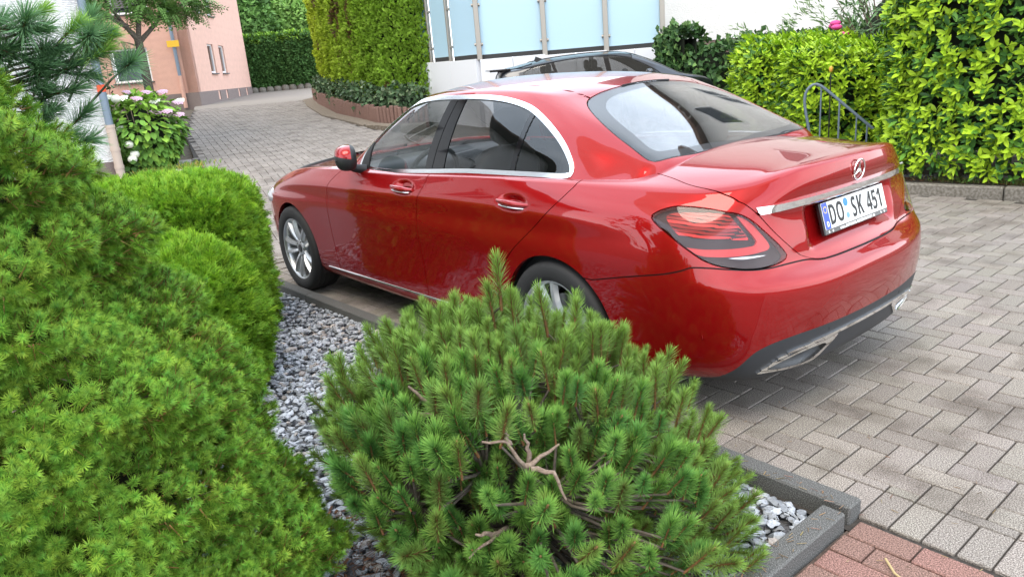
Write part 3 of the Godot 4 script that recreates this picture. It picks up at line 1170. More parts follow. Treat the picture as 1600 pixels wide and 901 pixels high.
func greenhouse(car: Node) -> void:
	var g := house_net()
	var dlo := smooth_loop([Vector2(0.44, 0.945), Vector2(0.455, 0.968), Vector2(0.432, 1.06), Vector2(0.385, 1.122), Vector2(0.27, 1.215), Vector2(0.139, 1.297), Vector2(0.03, 1.342), Vector2(-0.10, 1.365), Vector2(-0.27, 1.374), Vector2(-0.455, 1.375), Vector2(-0.661, 1.372), Vector2(-0.864, 1.356), Vector2(-1.042, 1.321), Vector2(-1.172, 1.271), Vector2(-1.309, 1.20), Vector2(-1.405, 1.134), Vector2(-1.458, 1.08), Vector2(-1.478, 1.04), Vector2(-1.462, 1.012), Vector2(-1.30, 1.008), Vector2(-1.161, 1.006), Vector2(-0.732, 0.998), Vector2(-0.401, 0.98), Vector2(0.041, 0.957)], 4)
	var side := func(q: Vector3) -> float: return inside(dlo, Vector2(q.x, q.y)) if q.z < -0.42 else 1.0
	var a := g.split(side)
	var shell: MB = a[1]
	var light_: MB = a[0]
	var rw := smooth_loop([Vector2(-1.777, 0.611), Vector2(-1.655, 0.597), Vector2(-1.503, 0.572), Vector2(-1.364, 0.527), Vector2(-1.283, 0.472), Vector2(-1.252, 0.40), Vector2(-1.243, 0.2), Vector2(-1.24, -0.1), Vector2(-1.5, -0.2), Vector2(-1.82, -0.1), Vector2(-1.82, 0.2), Vector2(-1.813, 0.45), Vector2(-1.80, 0.58)], 5)
	var rear := func(q: Vector3) -> float: return inside(rw, Vector2(q.x, -q.z)) if q.x < -1.0 else 1.0
	a = gap(shell, rear, 0.006)
	shell = a[1]
	var inner := smooth_loop([Vector2(-1.742, 0.535), Vector2(-1.62, 0.515), Vector2(-1.49, 0.487), Vector2(-1.385, 0.445), Vector2(-1.325, 0.38), Vector2(-1.30, 0.30), Vector2(-1.292, 0.1), Vector2(-1.29, -0.1), Vector2(-1.5, -0.2), Vector2(-1.78, -0.1), Vector2(-1.778, 0.2), Vector2(-1.765, 0.46)], 5)
	var f: Array = a[0].split(func(q): return inside(inner, Vector2(q.x, -q.z)))
	var rg := put("rear_window", both(a[0].pushed(-0.001)).mesh(), mats.rear_glass, car)
	put("inner_pane", both(f[0].pushed(-0.004)).mesh(), mats.rear_glass, rg)
	put("tinted_film", both(f[0].pushed(-0.008)).mesh(), mats.car_glass, rg)
	put("black_border", both(f[1].pushed(-0.006)).mesh(), mats.black_trim, rg)
	var ws := smooth_loop([Vector2(0.99, -0.1), Vector2(0.90, 0.40), Vector2(0.66, 0.69), Vector2(0.40, 0.635), Vector2(0.12, 0.53), Vector2(0.17, 0.3), Vector2(0.195, -0.1)], 5)
	a = gap(shell, func(q): return inside(ws, Vector2(q.x, -q.z)) if q.x > 0.0 else 1.0, 0.006)
	shell = a[1]
	put("windscreen", both(a[0].pushed(-0.001)).mesh(), mats.car_glass_clear, car)
	# the dark strip between roof and side panel
	a = shell.split(func(q): return absf(-q.z - curve(PackedFloat32Array([-1.30, -1.1, -0.92, -0.71, -0.49, 0.2]), PackedFloat32Array([0.418, 0.449, 0.458, 0.454, 0.455, 0.44]), q.x)) - 0.008 if q.x > -1.27 and q.x < 0.05 and q.y > 1.3 else 1.0)
	shell = a[1]
	put("roof_joint", both(a[0].pushed(-0.006)).mesh(), mats.black_trim, car)
	var roof_panel := panel("roof", both(shell), mats.car_red, car)
	put("headliner", both(shell.pushed(-0.025)).mesh(), mats.liner, roof_panel)
	# chrome surround, glass, pillars
	a = light_.split(func(q): return inside(dlo, Vector2(q.x, q.y)) + 0.021)
	var chrome: MB = a[1]
	var pane: MB = a[0]
	var xl := func(x0: float, x1: float) -> Callable: return func(q: Vector3) -> float: return q.x - lerpf(x0, x1, (q.y - 1.004) / 0.345)
	var sail := gap(pane, func(q): return lerpf(0.335, 0.355, (q.y - 0.966) / 0.138) - q.x, 0.003)
	var fg: Array = sail[1].split(xl.call(-0.328, -0.381))
	var p1 := gap(fg[0], xl.call(-0.40, -0.453))
	var p2: Array = p1[0].split(xl.call(-0.509, -0.528))
	var dv := func(q: Vector3) -> float: return absf(q.x - lerpf(-1.078, -1.096, (q.y - 1.02) / 0.27)) - 0.017
	var dd: Array = p2[0].split(dv)
	for sg in 2:
		var mir := func(m: MB) -> MB: return m if sg == 0 else m.mirrored()
		panel("window_surround", mir.call(chrome.pushed(0.004)), mats.chrome_satin, car, 0.014)
		put("front_window", mir.call(fg[1].pushed(-0.004)).mesh(), mats.car_glass_clear, car)
		panel("pillar_trim", mir.call(p1[1]), mats.black_gloss, car, 0.008)
		panel("pillar_trim", mir.call(p2[1]), mats.black_gloss, car, 0.008)
		panel("window_divider", mir.call(dd[0]), mats.black_gloss, car, 0.01)
		panel("mirror_triangle", mir.call(sail[0].pushed(0.002)), mats.black_trim, car, 0.01)
		var e: Array = dd[1].split(func(q): return q.x + 1.09)
		put("rear_window_side", mir.call(e[1].pushed(-0.004)).mesh(), mats.car_glass, car)
		put("quarter_window", mir.call(e[0].pushed(-0.004)).mesh(), mats.car_glass, car)

func cabin(car: Node) -> void:
	for sg in [-1.0, 1.0]:
		for row in 2:
			var x := -0.32 if row == 0 else -1.10
			var seat := MB.new()
			var lean := Transform3D(Basis(Vector3.BACK, 0.35), Vector3(x, 0.50 if row == 0 else 0.34, 0.37 * sg))
			seat.blob(Vector3(0, 0.27, 0), Vector3(0.085, 0.34, 0.25), 20, 14, lean, 0.6)
			seat.blob(Vector3(x + 0.22, 0.47, 0.37 * sg), Vector3(0.28, 0.09, 0.25), 20, 10, Transform3D.IDENTITY, 0.6)
			var sn := put("front_seat" if row == 0 else "rear_seat", seat.mesh(), mats.leather, car)
			var hr := MB.new()
			hr.blob(Vector3(0, 0.735, 0), Vector3(0.055, 0.105, 0.135), 18, 12, lean, 0.65)
			put("headrest", hr.mesh(), mats.leather, sn)
			var po := MB.new()
			for dz in [-0.06, 0.06]:
				po.tube([lean * Vector3(0, 0.55, dz), lean * Vector3(0, 0.70, dz)], [0.007], 6)
			put("headrest_post", po.mesh(), mats.chrome, sn)
	var sh := MB.new()
	sh.bar(Vector3(-1.80, 1.0, -0.68), Vector3(-1.30, 1.015, 0.68), 0.004)
	sh.bar(Vector3(-1.42, 0.4, -0.70), Vector3(-1.30, 1.0, 0.70), 0.02)
	put("parcel_shelf", sh.mesh(), mats.leather, car)
	var da := MB.new()
	da.blob(Vector3(0.62, 0.86, 0), Vector3(0.24, 0.115, 0.76), 24, 12, Transform3D.IDENTITY, 0.6)
	da.bar(Vector3(0.44, 0.3, -0.74), Vector3(0.8, 0.84, 0.74), 0.03)
	put("dashboard", da.mesh(), mats.dash, car)
	var st := MB.new()
	var tl := Transform3D(Basis(Vector3.BACK, 0.42), Vector3(0.26, 0.87, -0.37))
	var ring := []
	for k in 25:
		var a := TAU * k / 24.0
		ring.append(tl * Vector3(0, cos(a) * 0.185, sin(a) * 0.185))
	st.tube(ring, [0.016], 8, false)
	st.blob(Vector3.ZERO, Vector3(0.03, 0.07, 0.08), 12, 8, tl)
	for a in [0.0, PI, PI / 2.0]:
		st.tube([tl * Vector3(0, 0, 0), tl * Vector3(0, -sin(a) * 0.18, cos(a) * 0.18)], [0.016], 6)
	put("steering_wheel", st.mesh(), mats.leather, car)
	for sg in [-1.0, 1.0]:
		var dp := MB.new()
		dp.bar(Vector3(-1.35, 0.3, 0.80 * sg - 0.012), Vector3(0.45, 0.945, 0.80 * sg + 0.012), 0.008)
		put("door_trim", dp.mesh(), mats.leather, car)

func wheel(car: Node, at: Vector3, sg: float) -> void:
	# axis along z; outer side towards sg
	var w := Node3D.new()
	w.name = "wheel"
	car.add_child(w, true)
	w.transform = Transform3D(Basis(Vector3.RIGHT, PI / 2 * sg), at)
	if sg < 0:
		w.transform = Transform3D(Basis(Vector3.RIGHT, -PI / 2) , at)
	var t := MB.new()
	var prof := [Vector2(0.222, 0.085), Vector2(0.232, 0.104), Vector2(0.252, 0.113), Vector2(0.276, 0.1155), Vector2(0.296, 0.113), Vector2(0.308, 0.107), Vector2(0.3165, 0.098), Vector2(0.3205, 0.085)]
	for g in 4:
		var y: float = 0.066 - g * 0.037
		for e in [[0.3225, 0.007], [0.3225, 0.0035], [0.3145, 0.003], [0.3145, -0.003], [0.3225, -0.0035]]:
			prof.append(Vector2(e[0], y + e[1]))
	prof.append_array([Vector2(0.3205, -0.085), Vector2(0.3165, -0.098), Vector2(0.296, -0.113), Vector2(0.276, -0.1155), Vector2(0.252, -0.113), Vector2(0.222, -0.085)])
	prof.reverse()
	t.lathe(prof, 56)
	put("tyre", t.mesh(), mats.rubber, w)
	var r := MB.new()
	var rp := [Vector2(0.16, -0.09), Vector2(0.205, -0.085), Vector2(0.205, 0.0), Vector2(0.207, 0.06), Vector2(0.213, 0.085), Vector2(0.218, 0.092), Vector2(0.223, 0.1005), Vector2(0.230, 0.103), Vector2(0.234, 0.100), Vector2(0.234, 0.092)]
	rp.reverse()
	r.lathe(rp, 56)
	# five pairs of spokes
	for k in 5:
		for s in [-1.0, 1.0]:
			var a0: float = TAU * k / 5.0 + s * 0.20
			var a1: float = TAU * k / 5.0 + s * 0.235
			var secs := []
			for j in 7:
				var u := j / 6.0
				var rad := lerpf(0.045, 0.221, u)
				var an: float = lerpf(a0 * 1.0 + s * 0.12 * (1.0 - u), a1, u)
				var d := Vector3(cos(an), 0, sin(an))
				var e := Vector3(-sin(an), 0, cos(an))
				var top := lerpf(0.068, 0.097, pow(u, 0.8)) + 0.012 * sin(PI * u)
				var hw := lerpf(0.0165, 0.0195, u) if j > 0 else 0.02
				secs.append([d * rad + Vector3.UP * top - e * hw * 0.45, d * rad + Vector3.UP * (top - 0.002) + e * hw * 0.45, d * rad + Vector3.UP * (top - 0.026) + e * hw, d * rad + Vector3.UP * (top - 0.026) - e * hw])
			for j in 6:
				for q in 4:
					var q2 := (q + 1) % 4
					r.quad(secs[j][q], secs[j + 1][q], secs[j + 1][q2], secs[j][q2])
	r.lathe([Vector2(0.0, 0.072), Vector2(0.03, 0.074), Vector2(0.036, 0.078), Vector2(0.066, 0.072), Vector2(0.072, 0.06), Vector2(0.072, 0.03)], 28)
	put("rim", r.mesh(), mats.alloy, w)
	var cap := MB.new()
	cap.lathe([Vector2(0.0, 0.0815), Vector2(0.026, 0.081), Vector2(0.031, 0.076)], 20)
	put("hub_cap", cap.mesh(), mats.cap_dark, w)
	for k in 5:
		var a := TAU * (k + 0.5) / 5.0
		var b := MB.new()
		b.lathe([Vector2(0.0, 0.080), Vector2(0.008, 0.080), Vector2(0.009, 0.066)], 8, Transform3D(Basis.IDENTITY, Vector3(cos(a) * 0.053, -0.004, sin(a) * 0.053)))
		put("wheel_bolt", b.mesh(), mats.cap_dark, w)
	var d := MB.new()
	d.lathe([Vector2(0.0, 0.03), Vector2(0.15, 0.03), Vector2(0.152, 0.0), Vector2(0.0, 0.0)], 32)
	d.lathe([Vector2(0.0, -0.085), Vector2(0.2, -0.085)], 32)
	put("brake_disc", d.mesh(), mats.disc, w)

func mirror_part(car: Node, sg: float) -> void:
	var lo := MB.new()
	lo.blob(Vector3.ZERO, Vector3(0.085, 0.078, 0.115), 28, 18, Transform3D.IDENTITY, 0.72)
	for k in lo.p.size():
		var q := lo.p[k]
		# the shell leans forward at the outside and narrows below
		q.z *= 1.0 - 0.25 * clampf((-q.y) / 0.078, 0.0, 1.0)
		q.x *= 1.0 if q.x > 0 else 0.55
		lo.p[k] = q
	var at := Transform3D(Basis(Vector3.UP, -1.12 * sg), Vector3(0.33, 1.05, 0.925 * sg))
	var a := lo.split(func(q): return q.x + 0.012)
	var b: Array = a[1].split(func(q): return q.y - 0.002 - 0.25 * q.x)
	var root := put("door_mirror", b[1].mesh(), mats.car_red, car, at)
	put("mirror_base", b[0].mesh(), mats.black_trim, root)
	put("mirror_housing", a[0].mesh(), mats.black_trim, root)
	var st := MB.new()
	st.tube([Vector3(0.0, -0.05, -0.05 * sg), Vector3(-0.03, -0.075, -0.07 * sg), Vector3(-0.10, -0.09, -0.07 * sg)], [0.03, 0.026, 0.03], 10)
	put("mirror_arm", st.mesh(), mats.black_trim, root)
	var bl := MB.new()
	bl.bar(Vector3(0.045, -0.012, 0.03 * sg - 0.05), Vector3(0.083, -0.002, 0.03 * sg + 0.05), 0.004)
	put("indicator", bl.mesh(), mats.black_gloss, root)

# ------------------------------------------------------------------ ground
# the court is level under the car and climbs towards the street
const RISE_Q := [-50.0, 0.0, 1.0, 2.66, 4.1, 8.0, 13.0, 22.0, 30.0, 60.0, 300.0]
const RISE_H := [0.0, 0.0, 0.05, 0.22, 0.42, 0.70, 0.98, 1.08, 1.25, 1.6, 3.0]
func rise(x: float, z: float) -> float:
	var q := 0.9 * (x - 1.5) + 0.35 * (z - 1.0)
	for k in RISE_Q.size() - 1:
		if q < RISE_Q[k + 1]:
			return lerpf(RISE_H[k], RISE_H[k + 1], (q - RISE_Q[k]) / (RISE_Q[k + 1] - RISE_Q[k]))
	return 3.0

func on_ground(x: float, z: float, up := 0.0) -> Vector3:
	return Vector3(x, rise(x, z) + up, z)

func sheet(x0: float, x1: float, z0: float, z1: float, step: float, up: float, poly := PackedVector2Array()) -> MB:
	var m := MB.new()
	var w := int(ceil((x1 - x0) / step)) + 1
	var h := int(ceil((z1 - z0) / step)) + 1
	for b in h:
		for a in w:
			var x := lerpf(x0, x1, float(a) / (w - 1))
			var z := lerpf(z0, z1, float(b) / (h - 1))
			var n := Vector3(rise(x - 0.2, z) - rise(x + 0.2, z), 0.4, rise(x, z - 0.2) - rise(x, z + 0.2)).normalized()
			m.vert(on_ground(x, z, up), n, Vector2(x, z))
	for b in h - 1:
		for a in w - 1:
			var k := b * w + a
			m.i.append_array(PackedInt32Array([k, k + 1, k + w, k + 1, k + w + 1, k + w]))
	if poly.size():
		m = m.split(func(q): return inside(poly, Vector2(q.x, q.z)))[0]
	return m

const GRID_TH := -0.0102
const GRID_U := -2.779
const GRID_V := -0.675
func lattice(a: float, b: float) -> Vector2:
	# paving lattice in 10 cm steps: a runs towards the tail of the car, b away from the flower bed
	return Vector2(GRID_U - cos(GRID_TH) * 0.1 * a - sin(GRID_TH) * 0.1 * b, GRID_V - sin(GRID_TH) * 0.1 * a + cos(GRID_TH) * 0.1 * b)

func paver_mesh(l: float, w: float, sd: int) -> ArrayMesh:
	var m := MB.new()
	m.use_c = true
	var r := RandomNumberGenerator.new()
	r.seed = sd
	m.bar(Vector3(-l * 0.5 + 0.003, -0.03, -w * 0.5 + 0.003), Vector3(l * 0.5 - 0.003, 0.0, w * 0.5 - 0.003), 0.0035)
	return m.mesh()

func build_ground() -> void:
	var base := MB.new()
	base.add(sheet(-40, 90, -60, 70, 2.5, -0.09))
	var ground := struct(put("ground", base.mesh(), mats.earth))
	var bedding := struct(put("paving", sheet(-15, 2.8, -1.0, 4.42, 0.4, -0.012).mesh(), mats.joint))
	# herringbone paving on the court
	var var_m := []
	for k in 4:
		var_m.append(paver_mesh(0.2, 0.1, k))
	var tones := []
	for k in 5:
		var v := 0.88 + 0.06 * k
		tones.append(tinted(mats.paver, Color(v, v * (0.985 + 0.01 * (k % 3)), v * (0.97 + 0.015 * (k % 2)))))
	var cand := []
	var eye := Vector3(-3.9, 1.525, -3.1)
	for i in range(-70, 150):
		for j in range(-40, 60):
			# the pattern repeats by (1, 1) and (2, -2)
			var a := i + 2 * j
			var b := i - 2 * j
			if b < -8 or b > 54 or a < -60 or a > 120:
				continue
			for kind in 2:
				var ce := Vector2(a + 1.0, b + 0.5) if kind == 0 else Vector2(a + 2.5, b)
				var q := lattice(ce.x, ce.y)
				if q.x > 2.75 or q.x < -14.5:
					continue
				var cutv := -0.45
				var lo := ce.y - (0.5 if kind == 0 else 1.0)
				if lo + (1.0 if kind == 0 else 2.0) < cutv + 0.15 or q.y > 4.40:
					continue
				var sc := 1.0
				var cy := ce.y
				if lo < cutv - 0.01:
					var hi := lo + (1.0 if kind == 0 else 2.0)
					sc = (hi - cutv) / (hi - lo)
					cy = (hi + cutv) * 0.5
				q = lattice(ce.x, cy)
				var xf := Transform3D(Basis(Vector3.UP, -GRID_TH + (0.0 if kind == 0 else PI / 2)), on_ground(q.x, q.y, rng.randf_range(-0.0016, 0.0016)))
				xf.basis = xf.basis * Basis(Vector3(1, 0, 0), rng.randf_range(-0.006, 0.006)) * Basis(Vector3(0, 0, 1), rng.randf_range(-0.004, 0.004))
				xf.basis = xf.basis * Basis.from_scale(Vector3(1, 1, sc) if kind == 0 else Vector3(sc, 1, 1))
				cand.append([xf.origin.distance_to(eye) + (3.0 if xf.origin.x > -1.9 and xf.origin.z < 1.0 else 0.0) + (5.0 if xf.origin.x < -2.9 and xf.origin.z < -0.2 else 0.0), xf])
	# soldier course along the bed
	for k in range(-58, 116):
		var q := lattice(k + 0.5, -1.45)
		if q.x > 2.75:
			continue
		var xf := Transform3D(Basis(Vector3.UP, -GRID_TH + PI / 2), on_ground(q.x, q.y, rng.randf_range(-0.0015, 0.0015)))
		cand.append([xf.origin.distance_to(eye) + (1.5 if q.x > -2.3 else 0.0), xf])
	cand.sort_custom(func(p, q): return p[0] < q[0])
	var xs := []
	var cs := PackedColorArray()
	for k in cand.size():
		if k < 300:
			put("paver", var_m[k % 4], tones[rng.randi() % 5], bedding, cand[k][1])
		else:
			xs.append(cand[k][1])
			var v := rng.randf_range(0.86, 1.13)
			cs.append(Color(v, v * rng.randf_range(0.97, 1.02), v * rng.randf_range(0.95, 1.01)))
	many("far_pavers", var_m[0], mats.paver, xs, bedding, cs)
	# driveway climbing to the street, the same pattern turned a little
	var drive_poly := PackedVector2Array([Vector2(2.62, -1.02), Vector2(5.6, -0.32), Vector2(6.5, 0.05), Vector2(11.5, 1.47), Vector2(17.5, 3.6), Vector2(16.0, 6.0), Vector2(14.6, 5.45), Vector2(10.78, 4.1), Vector2(9.24, 3.77), Vector2(8.02, 3.59), Vector2(6.0, 3.7), Vector2(4.4, 5.6), Vector2(2.62, 6.5)])
	var drive := struct(put("driveway", sheet(2.6, 18, -1.1, 6.6, 0.35, -0.014, drive_poly).mesh(), mats.joint))
	xs = []
	cs = PackedColorArray()
	var th := deg_to_rad(14.0)
	for i in range(-120, 160):
		for j in range(-70, 90):
			var a := i + 2 * j
			var b := i - 2 * j
			for kind in 2:
				var ce := Vector2(a + 1.0, b + 0.5) if kind == 0 else Vector2(a + 2.5, b)
				var q := Vector2(2.62 + (cos(th) * ce.x - sin(th) * ce.y) * 0.1, -0.9 + (sin(th) * ce.x + cos(th) * ce.y) * 0.1)
				if q.x < 2.55 or q.x > 17.5 or q.y < -1.1 or q.y > 6.6 or inside(drive_poly, q) > -0.06:
					continue
				var n := Vector3(rise(q.x - 0.1, q.y) - rise(q.x + 0.1, q.y), 0.2, rise(q.x, q.y - 0.1) - rise(q.x, q.y + 0.1)).normalized()
				var bs := Basis(Quaternion(Vector3.UP, n)) * Basis(Vector3.UP, -th + (0.0 if kind == 0 else PI / 2))
				xs.append(Transform3D(bs, on_ground(q.x, q.y, rng.randf_range(-0.002, 0.002))))
				var v := rng.randf_range(0.9, 1.16)
				cs.append(Color(v, v * 0.985, v * 0.985))
	many("driveway_pavers", var_m[0], mats.paver, xs, drive, cs)
	# edging strip of bigger slabs on the left of the driveway, with a drain grate
	var strip := struct(put("slab_path", sheet(4.0, 8.6, -1.1, 0.8, 0.3, -0.02, PackedVector2Array([Vector2(4.2, -1.1), Vector2(6.6, -0.55), Vector2(8.3, 0.35), Vector2(8.2, 0.60), Vector2(6.45, 0.04), Vector2(4.2, -0.62)])).mesh(), mats.concrete))
	for k in 6:
		var p0 := Vector2(6.75, 0.0).lerp(Vector2(8.0, 0.44), (k + 0.5) / 6.0) + Vector2(0.05, -0.12)
		var sl := MB.new()
		sl.bar(Vector3(-0.10, -0.04, -0.12), Vector3(0.10, 0.0, 0.12), 0.005)
		put("slab", sl.mesh(), mats.slab_light if k == 2 else mats.concrete, strip, Transform3D(Basis(Vector3.UP, -0.33) * Basis(Vector3.BACK, 0.08), on_ground(p0.x, p0.y, 0.0)))
	var street_poly := PackedVector2Array([Vector2(17.3, 3.5), Vector2(20, 4.4), Vector2(28, 9), Vector2(33, 15), Vector2(22, 14), Vector2(15.8, 6.1)])
	struct(put("street", sheet(15, 34, 3, 16, 0.8, -0.006, street_poly).mesh(), mats.asphalt))
	# kerb round the flower bed
	var kerb := struct(thing("kerb", "dark concrete kerb round the gravel bed", ""))
	var z0 := -0.925
	var x := -2.885
	var n := 0
	while x < 4.0:
		var l := minf(1.0, 4.0 - x)
		var b := MB.new()
		b.bar(Vector3(x + 0.0015, -0.12, -0.08), Vector3(x + l - 0.0015, 0.055, 0.0), 0.006)
		put("kerb_stone", b.mesh(), mats.kerb, kerb, Transform3D(Basis(Vector3.UP, -GRID_TH), Vector3(0.0, rise(x + 0.5, -1.0), z0 - 0.001 * n)))
		x += l
		n += 1
	for k in 4:
		var b := MB.new()
		b.bar(Vector3(-2.887, -0.12, -1.006 - 1.0 * (k + 1) + 0.002), Vector3(-2.807, 0.0545, -1.008 - 1.0 * k), 0.006)
		put("kerb_stone", b.mesh(), mats.kerb, kerb, Transform3D(Basis(Vector3.UP, 0.0), Vector3(0.0, 0, 0.0)))
	kerb.remove_meta("category") if kerb.has_meta("category") else null
	# red path beside the bed
	var red := struct(put("red_path", sheet(-6.5, -2.888, -6.0, -0.93, 0.5, -0.016).mesh(), mats.joint_red))
	n = 0
	for r in 40:
		for c in 20:
			var px := -2.90 - 0.2 * (c + 0.5) - (0.1 if r % 2 else 0.0)
			var pz := -0.935 - 0.1 * (r + 0.5)
			if px < -6.3 or Vector3(px, 0, pz).distance_to(Vector3(-3.0, 0, -1.4)) > 2.4:
				continue
			n += 1
			if c == 0 and r % 2:
				put("half_paver", var_m[n % 4], mats.paver_red2, red, Transform3D(Basis(Vector3.UP, -GRID_TH).scaled(Vector3(0.5, 1, 1)), Vector3(-2.95, -0.002, pz)))
			put("paver", var_m[n % 4], mats.paver_red if rng.randf() < 0.6 else mats.paver_red2, red, Transform3D(Basis(Vector3.UP, -GRID_TH) * Basis(Vector3.RIGHT, rng.randf_range(-0.01, 0.01)), Vector3(px, rng.randf_range(-0.004, 0.0), pz)))
	var stk := MB.new()
	stk.tube([Vector3(-3.05, 0.004, -1.08), Vector3(-3.10, 0.006, -1.13), Vector3(-3.155, 0.004, -1.15)], [0.004, 0.004, 0.003], 5)
	tag(put("straw", stk.mesh(), mats.dry_needle), "dry straw coloured stalk lying on the red paving", "stalk")
	# gravel
	var bed := sheet(-2.81, 4.0, -7.0, -1.0, 0.25, -0.03)
	struct(put("gravel_bed", bed.mesh(), mats.gravel_base))
	var stones := []
	for k in 7:
		stones.append(stone_mesh(k))
	var lists := [[], [], [], [], [], [], []]
	var cols := []
	for k in 7:
		cols.append(PackedColorArray())
	for k in 17000:
		var px := rng.randf_range(-2.80, 2.3)
		var pz := -1.01 - 2.3 * pow(rng.randf(), 1.15)
		if px > 0.6 and rng.randf() < 0.4:
			continue
		var s := rng.randf_range(0.013, 0.028)
		if rng.randf() < 0.10:
			s *= 1.35
		var bs := Basis(Vector3.UP, rng.randf() * TAU) * Basis(Vector3(rng.randf_range(-1, 1), 0, rng.randf_range(-1, 1)).normalized(), rng.randf_range(0.0, 0.55))
		var kk := k % 7
		lists[kk].append(Transform3D(bs.scaled(Vector3(s, s, s)), on_ground(px, pz, rng.randf_range(-0.026, 0.006))))
		var v := rng.randf_range(0.55, 1.25)
		var br := 1.0 if rng.randf() > 0.1 else 0.85
		cols[kk].append(Color(v, v * br, v * br * br))
	var gr := stuff(thing("gravel", "blue grey slate chippings filling the kerbed bed around the shrubs", ""))
	for k in 7:
		many("stone_chips", stones[k], mats.stone, lists[k], gr, cols[k])
	# fallen needles and bark on the gravel round the stems
	var chip := MB.new()
	chip.bar(Vector3(-1, -0.12, -0.35), Vector3(1, 0.12, 0.35), 0.1)
	var nl := []
	var nc := PackedColorArray()
	for k in 5200:
		var c := Vector2(-2.35, -1.95) if k % 2 == 0 else Vector2(-2.1, -2.35)
		var rr := 0.62 * sqrt(rng.randf())
		var an := rng.randf() * TAU
		var q := c + Vector2(cos(an), sin(an)) * rr
		if q.x < -2.8 or q.y > -1.02:
			continue
		var big := rng.randf() < 0.10
		var s := Vector3(rng.randf_range(0.008, 0.016), 0.010, 0.014) if big else Vector3(rng.randf_range(0.012, 0.022), 0.004, 0.0022)
		var bs := Basis(Vector3.UP, rng.randf() * TAU) * Basis(Vector3(1, 0, 1).normalized(), rng.randf_range(-0.4, 0.4)) * Basis.from_scale(s)
		nl.append(Transform3D(bs, Vector3(q.x, rng.randf_range(0.002, 0.022), q.y)))
		var v := rng.randf_range(0.5, 1.3)
		nc.append(Color(v, v * rng.randf_range(0.8, 1.0), v * 0.8))
	tag(many("needle_litter", chip.mesh(), mats.bark_chip, nl, self, nc), "brown fallen needles and bark on the gravel under the pine", "litter")
	# a few needles and leaf bits on kerb and paving
	var kl := []
	var kc := PackedColorArray()
	for k in 170:
		var q := Vector3(rng.randf_range(-3.4, -1.6), 0.003, rng.randf_range(-1.7, -0.3))
		if k % 2 == 0:
			q = Vector3(rng.randf_range(-2.87, -1.9), 0.058, rng.randf_range(-0.995, -0.935)) if k % 4 else Vector3(rng.randf_range(-2.88, -2.815), 0.058, rng.randf_range(-1.7, -1.0))
		elif q.x > -2.9 and q.z < -0.92:
			continue
		var s := Vector3(rng.randf_range(0.006, 0.016), 0.004, rng.randf_range(0.0012, 0.004))
		kl.append(Transform3D(Basis(Vector3.UP, rng.randf() * TAU) * Basis.from_scale(s), q))
		var v := rng.randf_range(0.6, 2.2)
		kc.append(Color(v, v * rng.randf_range(1.1, 1.7), v * rng.randf_range(1.0, 1.8)))
	tag(many("kerb_litter", chip.mesh(), mats.bark_chip, kl, self, kc), "scattered brown needles on kerb and paving at the bed corner", "litter")
	# right side: kerb, trodden strip
	var k2 := struct(thing("roadside_kerb", "worn kerb along the far side of the court below the hedge", ""))
	for k in 14:
		var b := MB.new()
		b.bar(Vector3(-0.4985, -0.12, 0.0), Vector3(0.4985, 0.105 + 0.004 * (k % 3), 0.09), 0.012)
		var px := 5.0 - k * 1.0
		put("kerb_stone", b.mesh(), mats.kerb_old, k2, Transform3D(Basis(Vector3.UP, 0.13), Vector3(px, rise(px, 4.3) * 0.8, 4.42 - (px + 1.2) * 0.13)))
	var strip2 := sheet(-9, 3.0, 4.3, 6.6, 0.35, 0.085, PackedVector2Array([Vector2(-9, 5.5), Vector2(-0.9, 4.47), Vector2(3.0, 3.95), Vector2(3.0, 6.5), Vector2(-9, 6.5)]))
	struct(put("verge", strip2.mesh(), mats.verge))

func tinted(m: StandardMaterial3D, c: Color) -> StandardMaterial3D:
	var o: StandardMaterial3D = m.duplicate()
	o.albedo_color = (m.albedo_color.srgb_to_linear() * c).linear_to_srgb()
	o.albedo_color.a = 1.0
	return o

func stone_mesh(sd: int) -> ArrayMesh:
	var r := RandomNumberGenerator.new()
	r.seed = 100 + sd
	var m := MB.new()
	m.use_c = true
	var nn := 5 + sd % 3
	var lo := []
	var hi := []
	var mid := []
	for k in nn:
		var a := TAU * (k + r.randf_range(-0.3, 0.3)) / nn
		var rad := r.randf_range(0.7, 1.15)
		var d := Vector3(cos(a) * 1.15, 0, sin(a) * 0.8) * rad
		mid.append(d + Vector3.UP * r.randf_range(-0.1, 0.1))
		lo.append(d * 0.7 + Vector3.DOWN * r.randf_range(0.25, 0.4))
		hi.append(d * r.randf_range(0.5, 0.85) + Vector3.UP * r.randf_range(0.2, 0.42))
	for k in nn:
		var j := (k + 1) % nn
		m.quad(mid[k], hi[k], hi[j], mid[j])
		m.quad(lo[k], mid[k], mid[j], lo[j])
		if k > 0 and k < nn - 1:
			m.tri(hi[0], hi[j], hi[k])
	for k in m.p.size():
		if m.n[k].y < -0.2 and m.p[k].y > 0.0:
			m.n[k] = -m.n[k]
	return m.mesh()

